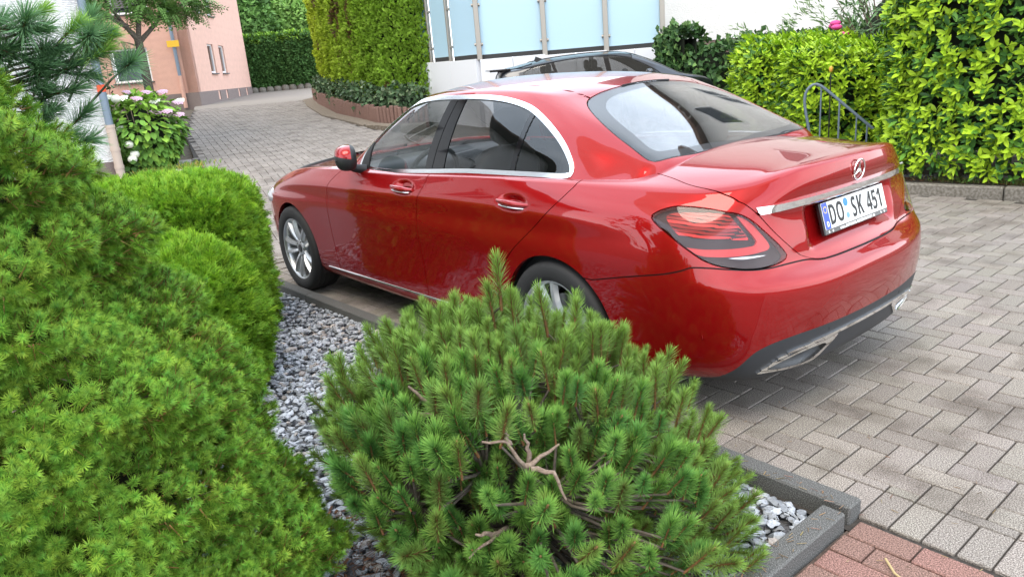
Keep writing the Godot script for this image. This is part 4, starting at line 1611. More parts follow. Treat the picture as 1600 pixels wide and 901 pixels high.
func make_ground_materials() -> void:
	var speck := noise_tex(0.17, [[0.0, Color(0.06, 0.053, 0.048)], [0.36, Color(0.145, 0.129, 0.117)], [0.5, Color(0.25, 0.227, 0.208)], [0.64, Color(0.37, 0.342, 0.32)], [1.0, Color(0.58, 0.54, 0.51)]], 512, 3, 3)
	var speck_b := noise_tex(0.17, [[0.0, Color(0, 0, 0)], [1.0, Color(1, 1, 1)]], 512, 3, 3)
	var blot := noise_tex(0.012, [[0.0, Color(0.5, 0.47, 0.44)], [0.3, Color(0.78, 0.76, 0.74)], [0.5, Color(0.97, 0.96, 0.95)], [1.0, Color(1, 1, 1)]], 512, 9, 6)
	var pv := tri_mat("paver", speck, 1.9, 0.85, speck_b, 0.12)
	pv.vertex_color_use_as_albedo = true
	pv.albedo_color = Color(0.90, 0.885, 0.865).linear_to_srgb()
	var add_blot := func(m: StandardMaterial3D) -> void:
		m.detail_enabled = true
		m.detail_blend_mode = BaseMaterial3D.BLEND_MODE_MUL
		m.detail_albedo = blot
		m.detail_uv_layer = BaseMaterial3D.DETAIL_UV_2
		m.uv2_triplanar = true
		m.uv2_world_triplanar = true
		m.uv2_scale = Vector3.ONE * 0.42
	add_blot.call(pv)
	var rd := tri_mat("paver_red", speck, 1.9, 0.85, speck_b, 0.12, Color(0.30, 0.125, 0.115).linear_to_srgb())
	rd.albedo_color = Color(0.84, 0.49, 0.44).linear_to_srgb()
	var rd2: StandardMaterial3D = rd.duplicate()
	rd2.albedo_color = Color(0.74, 0.47, 0.41).linear_to_srgb()
	mats["paver_red2"] = rd2
	tri_mat("joint", noise_tex(0.08, [[0.0, Color(0.02, 0.017, 0.015)], [1.0, Color(0.07, 0.06, 0.052)]], 256, 5), 2.0, 0.95)
	tri_mat("joint_red", noise_tex(0.08, [[0.0, Color(0.05, 0.035, 0.03)], [1.0, Color(0.15, 0.11, 0.09)]], 256, 6), 2.0, 0.95)
	tri_mat("kerb", noise_tex(0.22, [[0.0, Color(0.02, 0.02, 0.02)], [0.45, Color(0.075, 0.075, 0.073)], [0.62, Color(0.13, 0.13, 0.125)], [0.75, Color(0.2, 0.2, 0.19)], [1.0, Color(0.42, 0.42, 0.40)]], 512, 8, 4), 1.8, 0.8, speck_b, 0.2)
	tri_mat("kerb_old", noise_tex(0.05, [[0.0, Color(0.08, 0.07, 0.055)], [0.5, Color(0.17, 0.155, 0.13)], [1.0, Color(0.30, 0.28, 0.25)]], 512, 12, 5), 1.2, 0.9, speck_b, 0.25)
	tri_mat("concrete", noise_tex(0.03, [[0.0, Color(0.22, 0.19, 0.17)], [1.0, Color(0.42, 0.39, 0.36)]], 256, 13, 5), 0.9, 0.9)
	plain_mat("slab_light", Color(0.62, 0.61, 0.59), 0.8)
	tri_mat("asphalt", noise_tex(0.1, [[0.0, Color(0.16, 0.14, 0.12)], [1.0, Color(0.28, 0.25, 0.22)]], 256, 14, 5), 0.7, 0.9)
	tri_mat("earth", noise_tex(0.05, [[0.0, Color(0.03, 0.025, 0.018)], [0.6, Color(0.10, 0.08, 0.055)], [1.0, Color(0.18, 0.15, 0.10)]], 256, 15, 5), 0.8, 0.95)
	tri_mat("verge", noise_tex(0.05, [[0.0, Color(0.07, 0.055, 0.04)], [0.5, Color(0.17, 0.135, 0.10)], [1.0, Color(0.33, 0.28, 0.23)]], 512, 16, 6), 0.9, 0.95, speck_b, 0.4)
	tri_mat("gravel_base", noise_tex(0.12, [[0.0, Color(0.04, 0.04, 0.044)], [1.0, Color(0.22, 0.225, 0.24)]], 256, 17, 3), 2.5, 0.9)
	var st := tri_mat("stone", noise_tex(0.05, [[0.0, Color(0.22, 0.24, 0.27)], [0.6, Color(0.40, 0.425, 0.465)], [1.0, Color(0.58, 0.60, 0.63)]], 256, 18, 5), 6.0, 0.6)
	st.vertex_color_use_as_albedo = true
	plain_mat("dry_needle", Color(0.42, 0.32, 0.16), 0.8)
	var bc := plain_mat("bark_chip", Color(0.16, 0.075, 0.04), 0.9)
	bc.vertex_color_use_as_albedo = true

# ------------------------------------------------------------------ houses
# a wall in its own plane: x along, y up, outside towards +z; holes are [x0, y0, x1, y1]
func holed_wall(w: float, h: float, t: float, holes: Array) -> MB:
	var xs := [0.0, w]
	var ys := [0.0, h]
	for q in holes:
		xs.append_array([q[0], q[2]])
		ys.append_array([q[1], q[3]])
	xs.sort()
	ys.sort()
	var m := MB.new()
	for a in xs.size() - 1:
		for b in ys.size() - 1:
			var cx: float = (xs[a] + xs[a + 1]) * 0.5
			var cy: float = (ys[b] + ys[b + 1]) * 0.5
			if xs[a + 1] - xs[a] < 0.001 or ys[b + 1] - ys[b] < 0.001:
				continue
			var open := false
			for q in holes:
				if cx > q[0] and cx < q[2] and cy > q[1] and cy < q[3]:
					open = true
			if open:
				continue
			var x0: float = xs[a]
			var x1: float = xs[a + 1]
			var y0: float = ys[b]
			var y1: float = ys[b + 1]
			m.quad(Vector3(x0, y0, 0), Vector3(x0, y1, 0), Vector3(x1, y1, 0), Vector3(x1, y0, 0))
			m.quad(Vector3(x1, y0, -t), Vector3(x1, y1, -t), Vector3(x0, y1, -t), Vector3(x0, y0, -t))
	for q in holes:
		var a := [Vector3(q[0], q[1], 0), Vector3(q[2], q[1], 0), Vector3(q[2], q[3], 0), Vector3(q[0], q[3], 0)]
		var d := Vector3(0, 0, -t)
		for k in 4:
			m.quad(a[k], a[(k + 1) % 4], a[(k + 1) % 4] + d, a[k] + d)
	m.quad(Vector3(0, h, 0), Vector3(0, h, -t), Vector3(w, h, -t), Vector3(w, h, 0))
	m.quad(Vector3(w, 0, 0), Vector3(w, h, 0), Vector3(w, h, -t), Vector3(w, 0, -t))
	m.quad(Vector3(0, 0, -t), Vector3(0, h, -t), Vector3(0, h, 0), Vector3(0, 0, 0))
	return m

func frame_bars(w: float, h: float, b: float, d: float) -> MB:
	var m := MB.new()
	m.bar(Vector3(0, 0, -d), Vector3(w, b, 0), 0.006)
	m.bar(Vector3(0, h - b, -d), Vector3(w, h, 0), 0.006)
	m.bar(Vector3(0, b, -d), Vector3(b, h - b, 0), 0.006)
	m.bar(Vector3(w - b, b, -d), Vector3(w, h - b, 0), 0.006)
	return m

# a window set into a hole of a wall; blind is the share that is covered by a roller blind from the top
func window(parent: Node, q: Array, blind := 0.0, mull := 0, frame: Material = null, inner: Material = null) -> void:
	var w: float = q[2] - q[0]
	var h: float = q[3] - q[1]
	var at := Transform3D(Basis.IDENTITY, Vector3(q[0], q[1], -0.05))
	var m := frame_bars(w, h, 0.055, 0.06)
	for k in mull:
		var x := w * (k + 1.0) / (mull + 1.0)
		m.bar(Vector3(x - 0.04, 0.055, -0.05), Vector3(x + 0.04, h - 0.055, -0.003), 0.004)
	var o := put("window", m.mesh(), frame if frame else mats.white_paint, parent, at)
	var g := MB.new()
	g.quad(Vector3(0.05, 0.05, -0.03), Vector3(0.05, h - 0.05, -0.03), Vector3(w - 0.05, h - 0.05, -0.03), Vector3(w - 0.05, 0.05, -0.03))
	put("pane", g.mesh(), mats.window_glass, o)
	var c := MB.new()
	c.bar(Vector3(0.0, 0.0, -0.45), Vector3(w, h, -0.30))
	put("room_behind", c.mesh(), inner if inner else mats.room_dark, o)
	if blind > 0.0:
		var y := h - 0.05
		var b := MB.new()
		while y > h - 0.05 - (h - 0.1) * blind + 0.01:
			b.bar(Vector3(0.05, y - 0.048, -0.028), Vector3(w - 0.05, y - 0.002, -0.014), 0.006)
			y -= 0.05
		put("roller_blind", b.mesh(), mats.blind, o)
	var s := MB.new()
	s.bar(Vector3(-0.04, -0.04, -0.05), Vector3(w + 0.04, -0.005, 0.11), 0.006)
	put("sill", s.mesh(), mats.sill, o)

func side_of(house: Node, called: String, origin: Vector3, dir: Vector3, w: float, h: float, holes: Array, mat: Material) -> Node3D:
	# dir runs along the wall from left to right as seen from outside
	var x := dir.normalized()
	var z := x.cross(Vector3.UP)
	var o := put(called, holed_wall(w, h, 0.3, holes).mesh(), mat, house, Transform3D(Basis(x, Vector3.UP, z), origin))
	return o

func downpipe(house: Node, at: Vector3, h: float, low_h: float, upper: Material, lower: Material) -> Node3D:
	var b := MB.new()
	b.tube([Vector3(0, low_h, 0), Vector3(0, h, 0)], [0.05], 14)
	var o := put("downpipe", b.mesh(), upper, house, Transform3D(Basis.IDENTITY, at))
	var c := MB.new()
	c.tube([Vector3(0, -0.02, 0), Vector3(0, low_h + 0.03, 0)], [0.057], 14)
	put("lower_pipe", c.mesh(), lower, o)
	for y in [low_h + 0.03, low_h * 0.62, low_h * 0.3]:
		var d := MB.new()
		d.tube([Vector3(0, y - 0.02, 0), Vector3(0, y + 0.02, 0)], [0.063], 14)
		put("pipe_collar", d.mesh(), lower, o)
	for y in [low_h + 1.0, low_h + 2.6]:
		var e := MB.new()
		e.tube([Vector3(0, y - 0.012, 0), Vector3(0, y + 0.012, 0)], [0.055], 14)
		e.bar(Vector3(-0.008, y - 0.01, -0.10), Vector3(0.008, y + 0.01, -0.05))
		put("pipe_bracket", e.mesh(), upper, o)
	return o

func build_houses() -> void:
	# white house at the left: its wall faces the court
	var wh := thing("white_house", "white plastered house corner with a grey downpipe left of the pink building", "house", Vector3(7.40, 0.42, -0.66))
	var dirw := Vector3(-0.06, 0, 1).normalized()
	var o0 := Vector3(0.06, 0.0, -12.0) * 1.0
	var up_w := [[6.2, 3.4, 7.5, 4.7], [8.6, 3.4, 9.9, 4.7], [3.0, 3.4, 4.3, 4.7]]
	var hl := []
	for q in up_w:
		hl.append([q[0], q[1] + 0.27, q[2], q[3] + 0.27])
	var start := -dirw * 12.0
	var wf := side_of(wh, "wall", start + Vector3(0, 0.27, 0), dirw, 12.0, 6.3, up_w, mats.plaster_white)
	for q in up_w:
		window(wf, q, 0.0, 1)
	side_of(wh, "wall", Vector3(0.0, 0.27, 0.0) + Vector3(0.30, 0, 0.0), Vector3(1, 0, 0.06), 9.0, 6.3, [], mats.plaster_white)
	var pl := MB.new()
	pl.bar(Vector3(0, -0.3, -0.3), Vector3(11.98, 0.268, 0.018), 0.0)
	put("plinth", pl.mesh(), mats.pebble, wh, Transform3D(Basis(dirw, Vector3.UP, dirw.cross(Vector3.UP)), start))
	var rf := MB.new()
	rf.bar(Vector3(-0.6, 6.57, -12.6), Vector3(10.0, 6.75, 0.6), 0.02)
	put("roof", rf.mesh(), mats.roof_brown, wh)
	var dp := downpipe(wh, Vector3(-0.085, -0.02, -0.05), 6.5, 0.72, mats.zinc, mats.pipe_cream)
	var rb := MB.new()
	rb.tube([Vector3(0, 1.19, 0), Vector3(0, 1.28, 0)], [0.0535], 14)
	put("pipe_band", rb.mesh(), mats.orange_band, dp)
	# pink house beyond the driveway
	var ph := thing("pink_house", "salmon pink rendered house with pebbledash plinth across the driveway", "house", Vector3(20.148, 1.036, 4.642))
	var along := Vector3(7.2, 0, 4.44).normalized()
	var left := along.cross(Vector3.UP)
	# left gable side, seen square on
	var hs := [[10.0 - 2.30, 0.83, 10.0 - 1.22, 1.78], [10.0 - 2.0, 2.72, 10.0 - 0.95, 3.9], [10.0 - 5.8, 0.83, 10.0 - 4.7, 1.78], [10.0 - 5.8, 2.72, 10.0 - 4.7, 3.9]]
	var wl := side_of(ph, "wall", left * -10.0, left, 10.0, 6.0, hs, mats.pink)
	window(wl, hs[0], 0.0, 0, mats.white_paint, mats.curtain_grey)
	window(wl, hs[1], 0.85, 0)
	window(wl, hs[2], 0.0, 0)
	window(wl, hs[3], 0.9, 0)
	var hr := [[2.15, 0.95, 2.95, 1.86], [3.75, 0.95, 4.55, 1.86], [1.55, 2.78, 2.35, 3.75], [2.95, 2.78, 3.75, 3.75]]
	var wr := side_of(ph, "wall", Vector3.ZERO, along, 8.5, 6.0, hr, mats.pink_pale)
	for k in 4:
		window(wr, hr[k], 0.0 if k < 2 else 1.0, 0)
	var pp := MB.new()
	pp.bar(Vector3(0, -0.4, -0.28), Vector3(10.02, 0.40, 0.02), 0.0)
	put("plinth", pp.mesh(), mats.pebble, ph, Transform3D(Basis(left, Vector3.UP, left.cross(Vector3.UP)), left * -10.0))
	var hv := []
	for k in 4:
		hv.append([[2.45, 0.12, 2.75, 0.4], [3.6, 0.12, 3.9, 0.4], [5.7, 0.12, 6.0, 0.4], [7.2, 0.12, 7.5, 0.4]][k])
	var ps := side_of(ph, "plinth", along.cross(Vector3.UP) * 0.022 + Vector3.DOWN * 0.02, along, 8.48, 0.42, hv, mats.pebble)
	for q in hv:
		var v := MB.new()
		v.bar(Vector3(q[0], q[1], -0.2), Vector3(q[2], q[3], -0.12))
		put("cellar_hatch", v.mesh(), mats.pink, ps)
	var pd := downpipe(ph, left * -0.42 + left.cross(Vector3.UP) * 0.085, 5.9, 0.86, mats.zinc, mats.pink)
	var sg := MB.new()
	sg.bar(Vector3(-0.17, 1.72, 0.06), Vector3(0.17, 1.90, 0.075), 0.003)
	put("yellow_sign", sg.mesh(), mats.sign_yellow, pd, Transform3D(Basis(left, Vector3.UP, left.cross(Vector3.UP)), Vector3.ZERO))
	var pr := MB.new()
	pr.bar(Vector3(-0.5, 6.0, -10.5), Vector3(9.2, 6.2, 0.55), 0.02)
	put("roof", pr.mesh(), mats.roof_brown, ph, Transform3D(Basis(along, Vector3.UP, along.cross(Vector3.UP)), Vector3.ZERO))
	# far orange house: only a corner of it shows above the trees
	var oh := thing("orange_house", "orange rendered house with dark roof tiles far behind the trees", "house", Vector3(50.0, 1.5, 21.5))
	var fd := Vector3(-0.38, 0, 0.92).normalized()
	var oho := [[3.2, 4.8, 4.3, 6.6], [6.2, 4.8, 7.3, 6.6]]
	var ow := side_of(oh, "wall", fd * -2.0, -Vector3(fd.x, 0, fd.z) * -1.0, 9.0, 8.0, oho, mats.orange_render)
	for q in oho:
		window(ow, q, 0.0, 1)
	var orf := MB.new()
	orf.bar(Vector3(-0.5, 8.0, -7.0), Vector3(9.5, 8.3, 0.6), 0.03)
	put("roof", orf.mesh(), mats.roof_brown, oh, Transform3D(Basis(fd, Vector3.UP, fd.cross(Vector3.UP)), fd * -2.0))
	# white house at the right, on a terrace behind the ivy
	var rd := Vector3(-0.80, 0, 0.60).normalized()
	var rh := thing("tall_white_house", "tall white house behind the ivy, right of the frosted glass fence", "house", Vector3(5.62, 0.9, 8.5))
	var rw := [[2.2, 2.4, 3.4, 3.8], [6.4, 2.4, 7.9, 3.8], [10.6, 2.4, 12.0, 3.8]]
	var rwall := side_of(rh, "wall", Vector3(0, 0.72, 0), rd, 16.0, 4.7, rw, mats.plaster_cream)
	for q in rw:
		window(rwall, q, 0.0, 1)
	var gb := MB.new()
	gb.prism(PackedVector2Array([Vector2(0, 0), Vector2(16, 0), Vector2(8, 5.6)]), -0.3, 0.0)
	var gable := put("gable", gb.mesh(), mats.plaster_cream, rwall, Transform3D(Basis.IDENTITY, Vector3(0, 4.7, 0)))
	for q in [[3.9, 1.1], [7.3, 1.3], [7.5, 3.2], [10.9, 1.1]]:
		var m := frame_bars(1.25, 1.2, 0.06, 0.05)
		var o := put("window", m.mesh(), mats.white_paint, gable, Transform3D(Basis.IDENTITY, Vector3(q[0], q[1], 0.055)))
		var pn := MB.new()
		pn.bar(Vector3(0.05, 0.05, -0.052), Vector3(1.2, 1.15, -0.03))
		put("pane", pn.mesh(), mats.black_gloss, o)
	side_of(rh, "wall", rd.cross(Vector3.UP) * -8.0 + Vector3(0, 0.72, 0), rd.cross(Vector3.UP), 7.7, 4.7, [], mats.plaster_cream)
	var rp := MB.new()
	rp.bar(Vector3(0, -1.0, -0.3), Vector3(15.98, 0.715, -0.012))
	put("plinth", rp.mesh(), mats.plinth_brown, rh, Transform3D(Basis(rd, Vector3.UP, rd.cross(Vector3.UP)), Vector3.ZERO))
	for sd in 2:
		var rr := MB.new()
		var l := sqrt(8.0 * 8.0 + 5.6 * 5.6) + 0.7
		rr.bar(Vector3(-l if sd == 0 else 0.0, 0.03, -8.5), Vector3(0.0 if sd == 0 else l, 0.22, 0.55), 0.02)
		var tilt := Basis(Vector3.BACK, atan2(5.6, 8.0) * (1.0 if sd == 0 else -1.0))
		put("roof", rr.mesh(), mats.roof_brown, rh, Transform3D(Basis(rd, Vector3.UP, rd.cross(Vector3.UP)) * tilt, rd * 8.0 + Vector3.UP * 11.03))

func make_house_materials() -> void:
	var rough := noise_tex(0.10, [[0.0, Color(0, 0, 0)], [1.0, Color(1, 1, 1)]], 512, 31, 4)
	var streak := FastNoiseLite.new()
	streak.seed = 5
	streak.frequency = 0.03
	var si := streak.get_seamless_image(512, 512)
	si.resize(512, 96)
	si.resize(512, 512)
	var plaster := func(key: String, lin: Color, scale: float, depth: float, bump: Texture2D) -> void:
		var t := noise_tex(0.02, [[0.0, Color(lin.r * 0.9, lin.g * 0.9, lin.b * 0.9)], [1.0, Color(minf(lin.r * 1.05, 0.9), minf(lin.g * 1.05, 0.9), minf(lin.b * 1.05, 0.9))]], 256, key.length(), 4)
		tri_mat(key, t, scale, 0.9, bump, depth)
	var st := noise_tex(0.045, [[0.0, Color(0, 0, 0)], [1.0, Color(1, 1, 1)]], 512, 32, 3)
	plaster.call("plaster_white", Color(0.78, 0.78, 0.78), 0.8, 1.6, st)
	(mats.plaster_white as StandardMaterial3D).uv1_scale = Vector3(0.5, 2.2, 0.5)
	plaster.call("plaster_cream", Color(0.74, 0.72, 0.69), 0.7, 0.8, rough)
	plaster.call("pink", Color(0.66, 0.385, 0.30), 0.9, 0.8, rough)
	plaster.call("pink_pale", Color(0.72, 0.45, 0.36), 0.9, 0.8, rough)
	plaster.call("orange_render", Color(0.62, 0.20, 0.08), 0.9, 0.5, rough)
	tri_mat("pebble", noise_tex(0.28, [[0.0, Color(0.05, 0.04, 0.04)], [0.45, Color(0.17, 0.14, 0.13)], [0.6, Color(0.30, 0.22, 0.20)], [1.0, Color(0.5, 0.45, 0.42)]], 512, 33, 3), 1.6, 0.8, rough, 1.0)
	plain_mat("plinth_brown", Color(0.16, 0.11, 0.09), 0.9)
	plain_mat("white_paint", Color(0.78, 0.78, 0.78), 0.4)
	plain_mat("sill", Color(0.10, 0.10, 0.105), 0.5)
	plain_mat("blind", Color(0.16, 0.15, 0.15), 0.6)
	plain_mat("room_dark", Color(0.03, 0.035, 0.04), 0.9)
	plain_mat("curtain_grey", Color(0.16, 0.20, 0.25), 0.9)
	plain_mat("roof_brown", Color(0.12, 0.07, 0.05), 0.8)
	plain_mat("zinc", Color(0.20, 0.25, 0.31), 0.45, 0.4)
	plain_mat("pipe_cream", Color(0.50, 0.40, 0.33), 0.6)
	plain_mat("orange_band", Color(0.75, 0.08, 0.02), 0.5)
	plain_mat("sign_yellow", Color(0.75, 0.45, 0.03), 0.5)
	var g := plain_mat("window_glass", Color(0.05, 0.06, 0.07), 0.0)
	g.transparency = BaseMaterial3D.TRANSPARENCY_ALPHA
	g.albedo_color.a = 0.3
	plain_mat("steel_post", Color(0.36, 0.33, 0.29), 0.4, 0.5)
	var fg := plain_mat("frosted_glass", Color(0.50, 0.68, 0.76), 0.18)
	fg.backlight_enabled = true
	fg.backlight = Color(0.35, 0.55, 0.65)
	plain_mat("wall_white", Color(0.70, 0.71, 0.74), 0.8)
	plain_mat("shadow_gap", Color(0.03, 0.03, 0.03), 0.9)

# ------------------------------------------------------------------ frosted glass fence on a white wall
func build_panel_fence() -> void:
	var posts := [Vector3(8.75, 0.0, 5.05), Vector3(8.2, 0.0, 5.12), Vector3(7.6, 0.0, 5.13), Vector3(6.802, 0.0, 5.122), Vector3(6.087, 0.0, 5.977), Vector3(5.359, 0.0, 6.719), Vector3(4.657, 0.0, 7.336)]
	var top := [1.66, 1.655, 1.645, 1.634, 1.613, 1.593, 1.574]
	var f := thing("frosted_glass_fence", "pale blue frosted glass panels on steel posts above a white wall", "fence")
	for k in 7:
		var p: Vector3 = posts[k]
		var t: float = top[k]
		var dirv: Vector3 = (posts[mini(k + 1, 6)] - posts[maxi(k - 1, 0)]).normalized()
		if k == 3:
			dirv = (posts[4] - posts[3]).normalized()
		var b := Basis(dirv, Vector3.UP, dirv.cross(Vector3.UP))
		var m := MB.new()
		var hw := 0.022 if k < 3 else 0.042
		m.bar(Vector3(-hw, -0.03, -0.02), Vector3(hw, 2.2, 0.05), 0.006)
		var po := put("post", m.mesh(), mats.steel_post, f, Transform3D(b, Vector3(p.x, t, p.z) + b.z * 0.03))
		for y in [0.22, 0.85, 1.55]:
			for s in [-1.0, 1.0]:
				if (k == 0 and s < 0) or (k == 6 and s > 0):
					continue
				var c := MB.new()
				c.tube([Vector3(s * (hw + 0.002), y, 0.0), Vector3(s * (hw + 0.03), y, 0.0)], [0.028, 0.024], 12)
				put("clamp", c.mesh(), mats.steel_post, po)
	for k in 6:
		var a: Vector3 = posts[k]
		var d: Vector3 = posts[k + 1]
		var dirv := (d - a).normalized()
		var l := a.distance_to(d)
		var b := Basis(dirv, Vector3.UP, dirv.cross(Vector3.UP))
		var m := MB.new()
		m.bar(Vector3(0.03, 0.06, -0.006), Vector3(l - 0.03, 2.15, 0.006), 0.002)
		var mid: float = (top[k] + top[k + 1]) * 0.5
		put("glass_panel", m.mesh(), mats.frosted_glass, f, Transform3D(b, Vector3(a.x, mid, a.z)))
	var w := thing("white_wall", "low white rendered wall below the frosted glass panels", "wall")
	for k in 6:
		var a: Vector3 = posts[k]
		var d: Vector3 = posts[k + 1]
		if k == 0:
			a += (a - d) * 2.0
		var dirv := (d - a).normalized()
		var l := a.distance_to(d)
		var b := Basis(dirv, Vector3.UP, dirv.cross(Vector3.UP))
		var mid: float = (top[k] + top[k + 1]) * 0.5
		var n := 2 if k >= 3 else (1 if k else 4)
		for j in n:
			var m := MB.new()
			m.bar(Vector3(l * j / n + 0.004, -1.7, -0.24), Vector3(l * (j + 1) / n - 0.004, -0.015, 0.10), 0.004)
			put("wall_slab", m.mesh(), mats.wall_white, w, Transform3D(b, Vector3(a.x, mid, a.z)))
		var co := MB.new()
		co.bar(Vector3(0.0, -1.69, -0.2), Vector3(l, 0.0, 0.05))
		put("wall_core", co.mesh(), mats.wall_white, w, Transform3D(b, Vector3(a.x, mid - 0.03, a.z)))
		if k < 6:
			var sg := MB.new()
			sg.bar(Vector3(0.04, -0.014, -0.02), Vector3(l - 0.04, 0.062, 0.004))
			put("rail", sg.mesh(), mats.shadow_gap, f, Transform3D(b, Vector3(a.x, mid, a.z)))

# ------------------------------------------------------------------ plant pieces
func needle(m: MB, b: Vector3, dir: Vector3, l: float, w: float, nrm: Vector3, c0: Color, c1: Color, bend := 0.0) -> void:
	var side := dir.cross(nrm).normalized() * w * 0.5
	if bend == 0.0:
		m.col = c0
		var k := m.vert(b - side, nrm)
		m.vert(b + side, nrm)
		m.col = c1
		m.vert(b + dir * l, nrm)
		m.i.append_array(PackedInt32Array([k, k + 1, k + 2]))
	else:
		var mid := b + dir * l * 0.55
		var tip := b + dir * l + Vector3.DOWN * bend * l
		m.col = c0
		var k := m.vert(b - side, nrm)
		m.vert(b + side, nrm)
		m.col = c0.lerp(c1, 0.6)
		m.vert(mid - side, nrm)
		m.vert(mid + side, nrm)
		m.col = c1
		m.vert(tip, nrm)
		m.i.append_array(PackedInt32Array([k, k + 1, k + 2, k + 1, k + 3, k + 2, k + 2, k + 3, k + 4]))

# a shoot along +y with needles all round
func shoot(sd: int, l: float, n: int, nl: float, w: float, spread0: float, spread1: float, c0: Color, c1: Color, stem: Color, bend := 0.0, from := 0.0, stem_r := 0.0014) -> ArrayMesh:
	var r := RandomNumberGenerator.new()
	r.seed = sd
	var m := MB.new()
	m.use_c = true
	m.col = stem
	m.tube([Vector3(0, -l * 0.25, 0), Vector3(0, l * 0.5, 0), Vector3(0, l, 0)], [stem_r * 1.3, stem_r, stem_r * 0.6], 4, false)
	for k in n:
		var t := lerpf(from, 1.0, pow((k + r.randf()) / n, 0.9))
		var az := k * 2.39996 + r.randf_range(-0.3, 0.3)
		var rad := Vector3(cos(az), 0, sin(az))
		var sp := lerpf(spread0, spread1, t) + r.randf_range(-0.16, 0.16)
		var dir := (Vector3.UP * cos(sp) + rad * sin(sp)).normalized()
		var nr := (rad * (0.55 if spread0 < 1.25 else 0.25) + Vector3.UP * 0.75).normalized()
		nr = (nr - dir * nr.dot(dir)).normalized()
		var v := r.randf_range(0.8, 1.2)
		needle(m, Vector3(0, l * t, 0), dir, nl * r.randf_range(0.75, 1.1) * (1.0 if t < 0.9 else 0.85), w, nr, c0 * v, c1 * v, bend)
	return m.mesh()

# leaf along +y, upper side towards +z
func leaf(l: float, w: float, fold: float, droop: float, seg := 3, belly := 0.42) -> ArrayMesh:
	var m := MB.new()
	m.use_c = true
	var rows := []
	for k in seg + 1:
		var t := float(k) / seg
		var hw := w * 0.5 * pow(sin(PI * pow(t, log(0.5) / log(belly))), 0.8) if k > 0 and k < seg else w * 0.04
		var z := -droop * t * t
		rows.append([Vector3(-hw, l * t, z + hw * fold), Vector3(0, l * t, z), Vector3(hw, l * t, z + hw * fold)])
	for k in seg:
		var a: Array = rows[k]
		var b: Array = rows[k + 1]
		for s in 2:
			var nn := Vector3(fold * (-1.0 if s else 1.0) * 0.9, 0.5 * droop / l, 1.0).normalized()
			var k0 := m.vert(a[s], nn)
			m.vert(b[s], nn)
			m.vert(b[s + 1], nn)
			m.vert(a[s + 1], nn)
			m.i.append_array(PackedInt32Array([k0, k0 + 1, k0 + 2, k0, k0 + 2, k0 + 3]))
	return m.mesh()

# a flat feathery spray along +y
func spray(sd: int, l: float, twigs: int, w: float, c0: Color, c1: Color, spread := 0.6) -> ArrayMesh:
	var r := RandomNumberGenerator.new()
	r.seed = sd
	var m := MB.new()
	m.use_c = true
	for k in twigs:
		var t := float(k) / twigs
		var s := -1.0 if k % 2 else 1.0
		var b := Vector3(0, l * t * 0.75, 0)
		var dir := Vector3(s * sin(spread), cos(spread), r.randf_range(-0.45, 0.45)).normalized()
		var ll := l * (0.55 - 0.3 * t) * r.randf_range(0.8, 1.2)
		var v := r.randf_range(0.8, 1.2)
		needle(m, b, dir, ll, w, Vector3(r.randf_range(-0.5, 0.5), 0.2, 1).normalized(), c0 * v, c1 * v, 0.001)
		for j in 2:
			var d2 := (dir + Vector3(r.randf_range(-0.6, 0.6), r.randf_range(0.0, 0.8), r.randf_range(-0.5, 0.5))).normalized()
			needle(m, b + dir * ll * r.randf_range(0.25, 0.7), d2, ll * 0.6, w * 0.9, Vector3(r.randf_range(-0.6, 0.6), 0.2, 1).normalized(), c0 * v, c1 * v)
	needle(m, Vector3.ZERO, Vector3.UP, l, w, Vector3(0.2, 0, 1).normalized(), c0, c1, 0.001)
	return m.mesh()

func along(dir: Vector3, roll: float) -> Basis:
	# +y along dir, turned about it by roll
	var y := dir.normalized()
	var x := y.cross(Vector3(0.31, 0.2, 0.93))
	if x.length() < 0.05:
		x = y.cross(Vector3.RIGHT)
	x = x.normalized()
	return Basis(x, y, x.cross(y)) * Basis(Vector3.UP, roll)

func facing(dir: Vector3, nrm: Vector3) -> Basis:
	# +y along dir, +z as near to nrm as it goes
	var y := dir.normalized()
	var x := y.cross(nrm).normalized()
	return Basis(x, y, x.cross(y))

func rdir() -> Vector3:
	var z := rng.randf_range(-1, 1)
	var a := rng.randf() * TAU
	var q := sqrt(1.0 - z * z)
	return Vector3(q * cos(a), z, q * sin(a))

# puts the leaves nearest to the photographer up as parts and joins the rest
func leaves(parent: Node, mesh: ArrayMesh, mat: StandardMaterial3D, xf: Array, cols: Array, single: int, called := "leaf") -> void:
	var eye := Vector3(-3.9, 1.525, -3.1)
	var base: Vector3 = parent.position if parent is Node3D else Vector3.ZERO
	var order := range(xf.size())
	var dist := PackedFloat32Array()
	for k in xf.size():
		dist.append((xf[k].origin + base).distance_to(eye) - xf[k].basis.y.length() * 1.2)
	order.sort_custom(func(a, b): return dist[a] < dist[b])
	var tones := {}
	for k in mini(single, order.size()):
		var j: int = order[k]
		var c: Color = cols[j]
		var key := Vector3i(int(c.r * 12.0), int(c.g * 12.0), int(c.b * 24.0))
		if not tones.has(key):
			var t: StandardMaterial3D = mat.duplicate()
			t.vertex_color_use_as_albedo = false
			t.albedo_color = c.linear_to_srgb()
			tones[key] = t
		put(called, mesh, tones[key], parent, xf[j])
	var rest := []
	var rc := PackedColorArray()
	for k in range(single, order.size()):
		rest.append(xf[order[k]])
		rc.append(cols[order[k]])
	if rest.size():
		many("foliage", mesh, mat, rest, parent, rc)

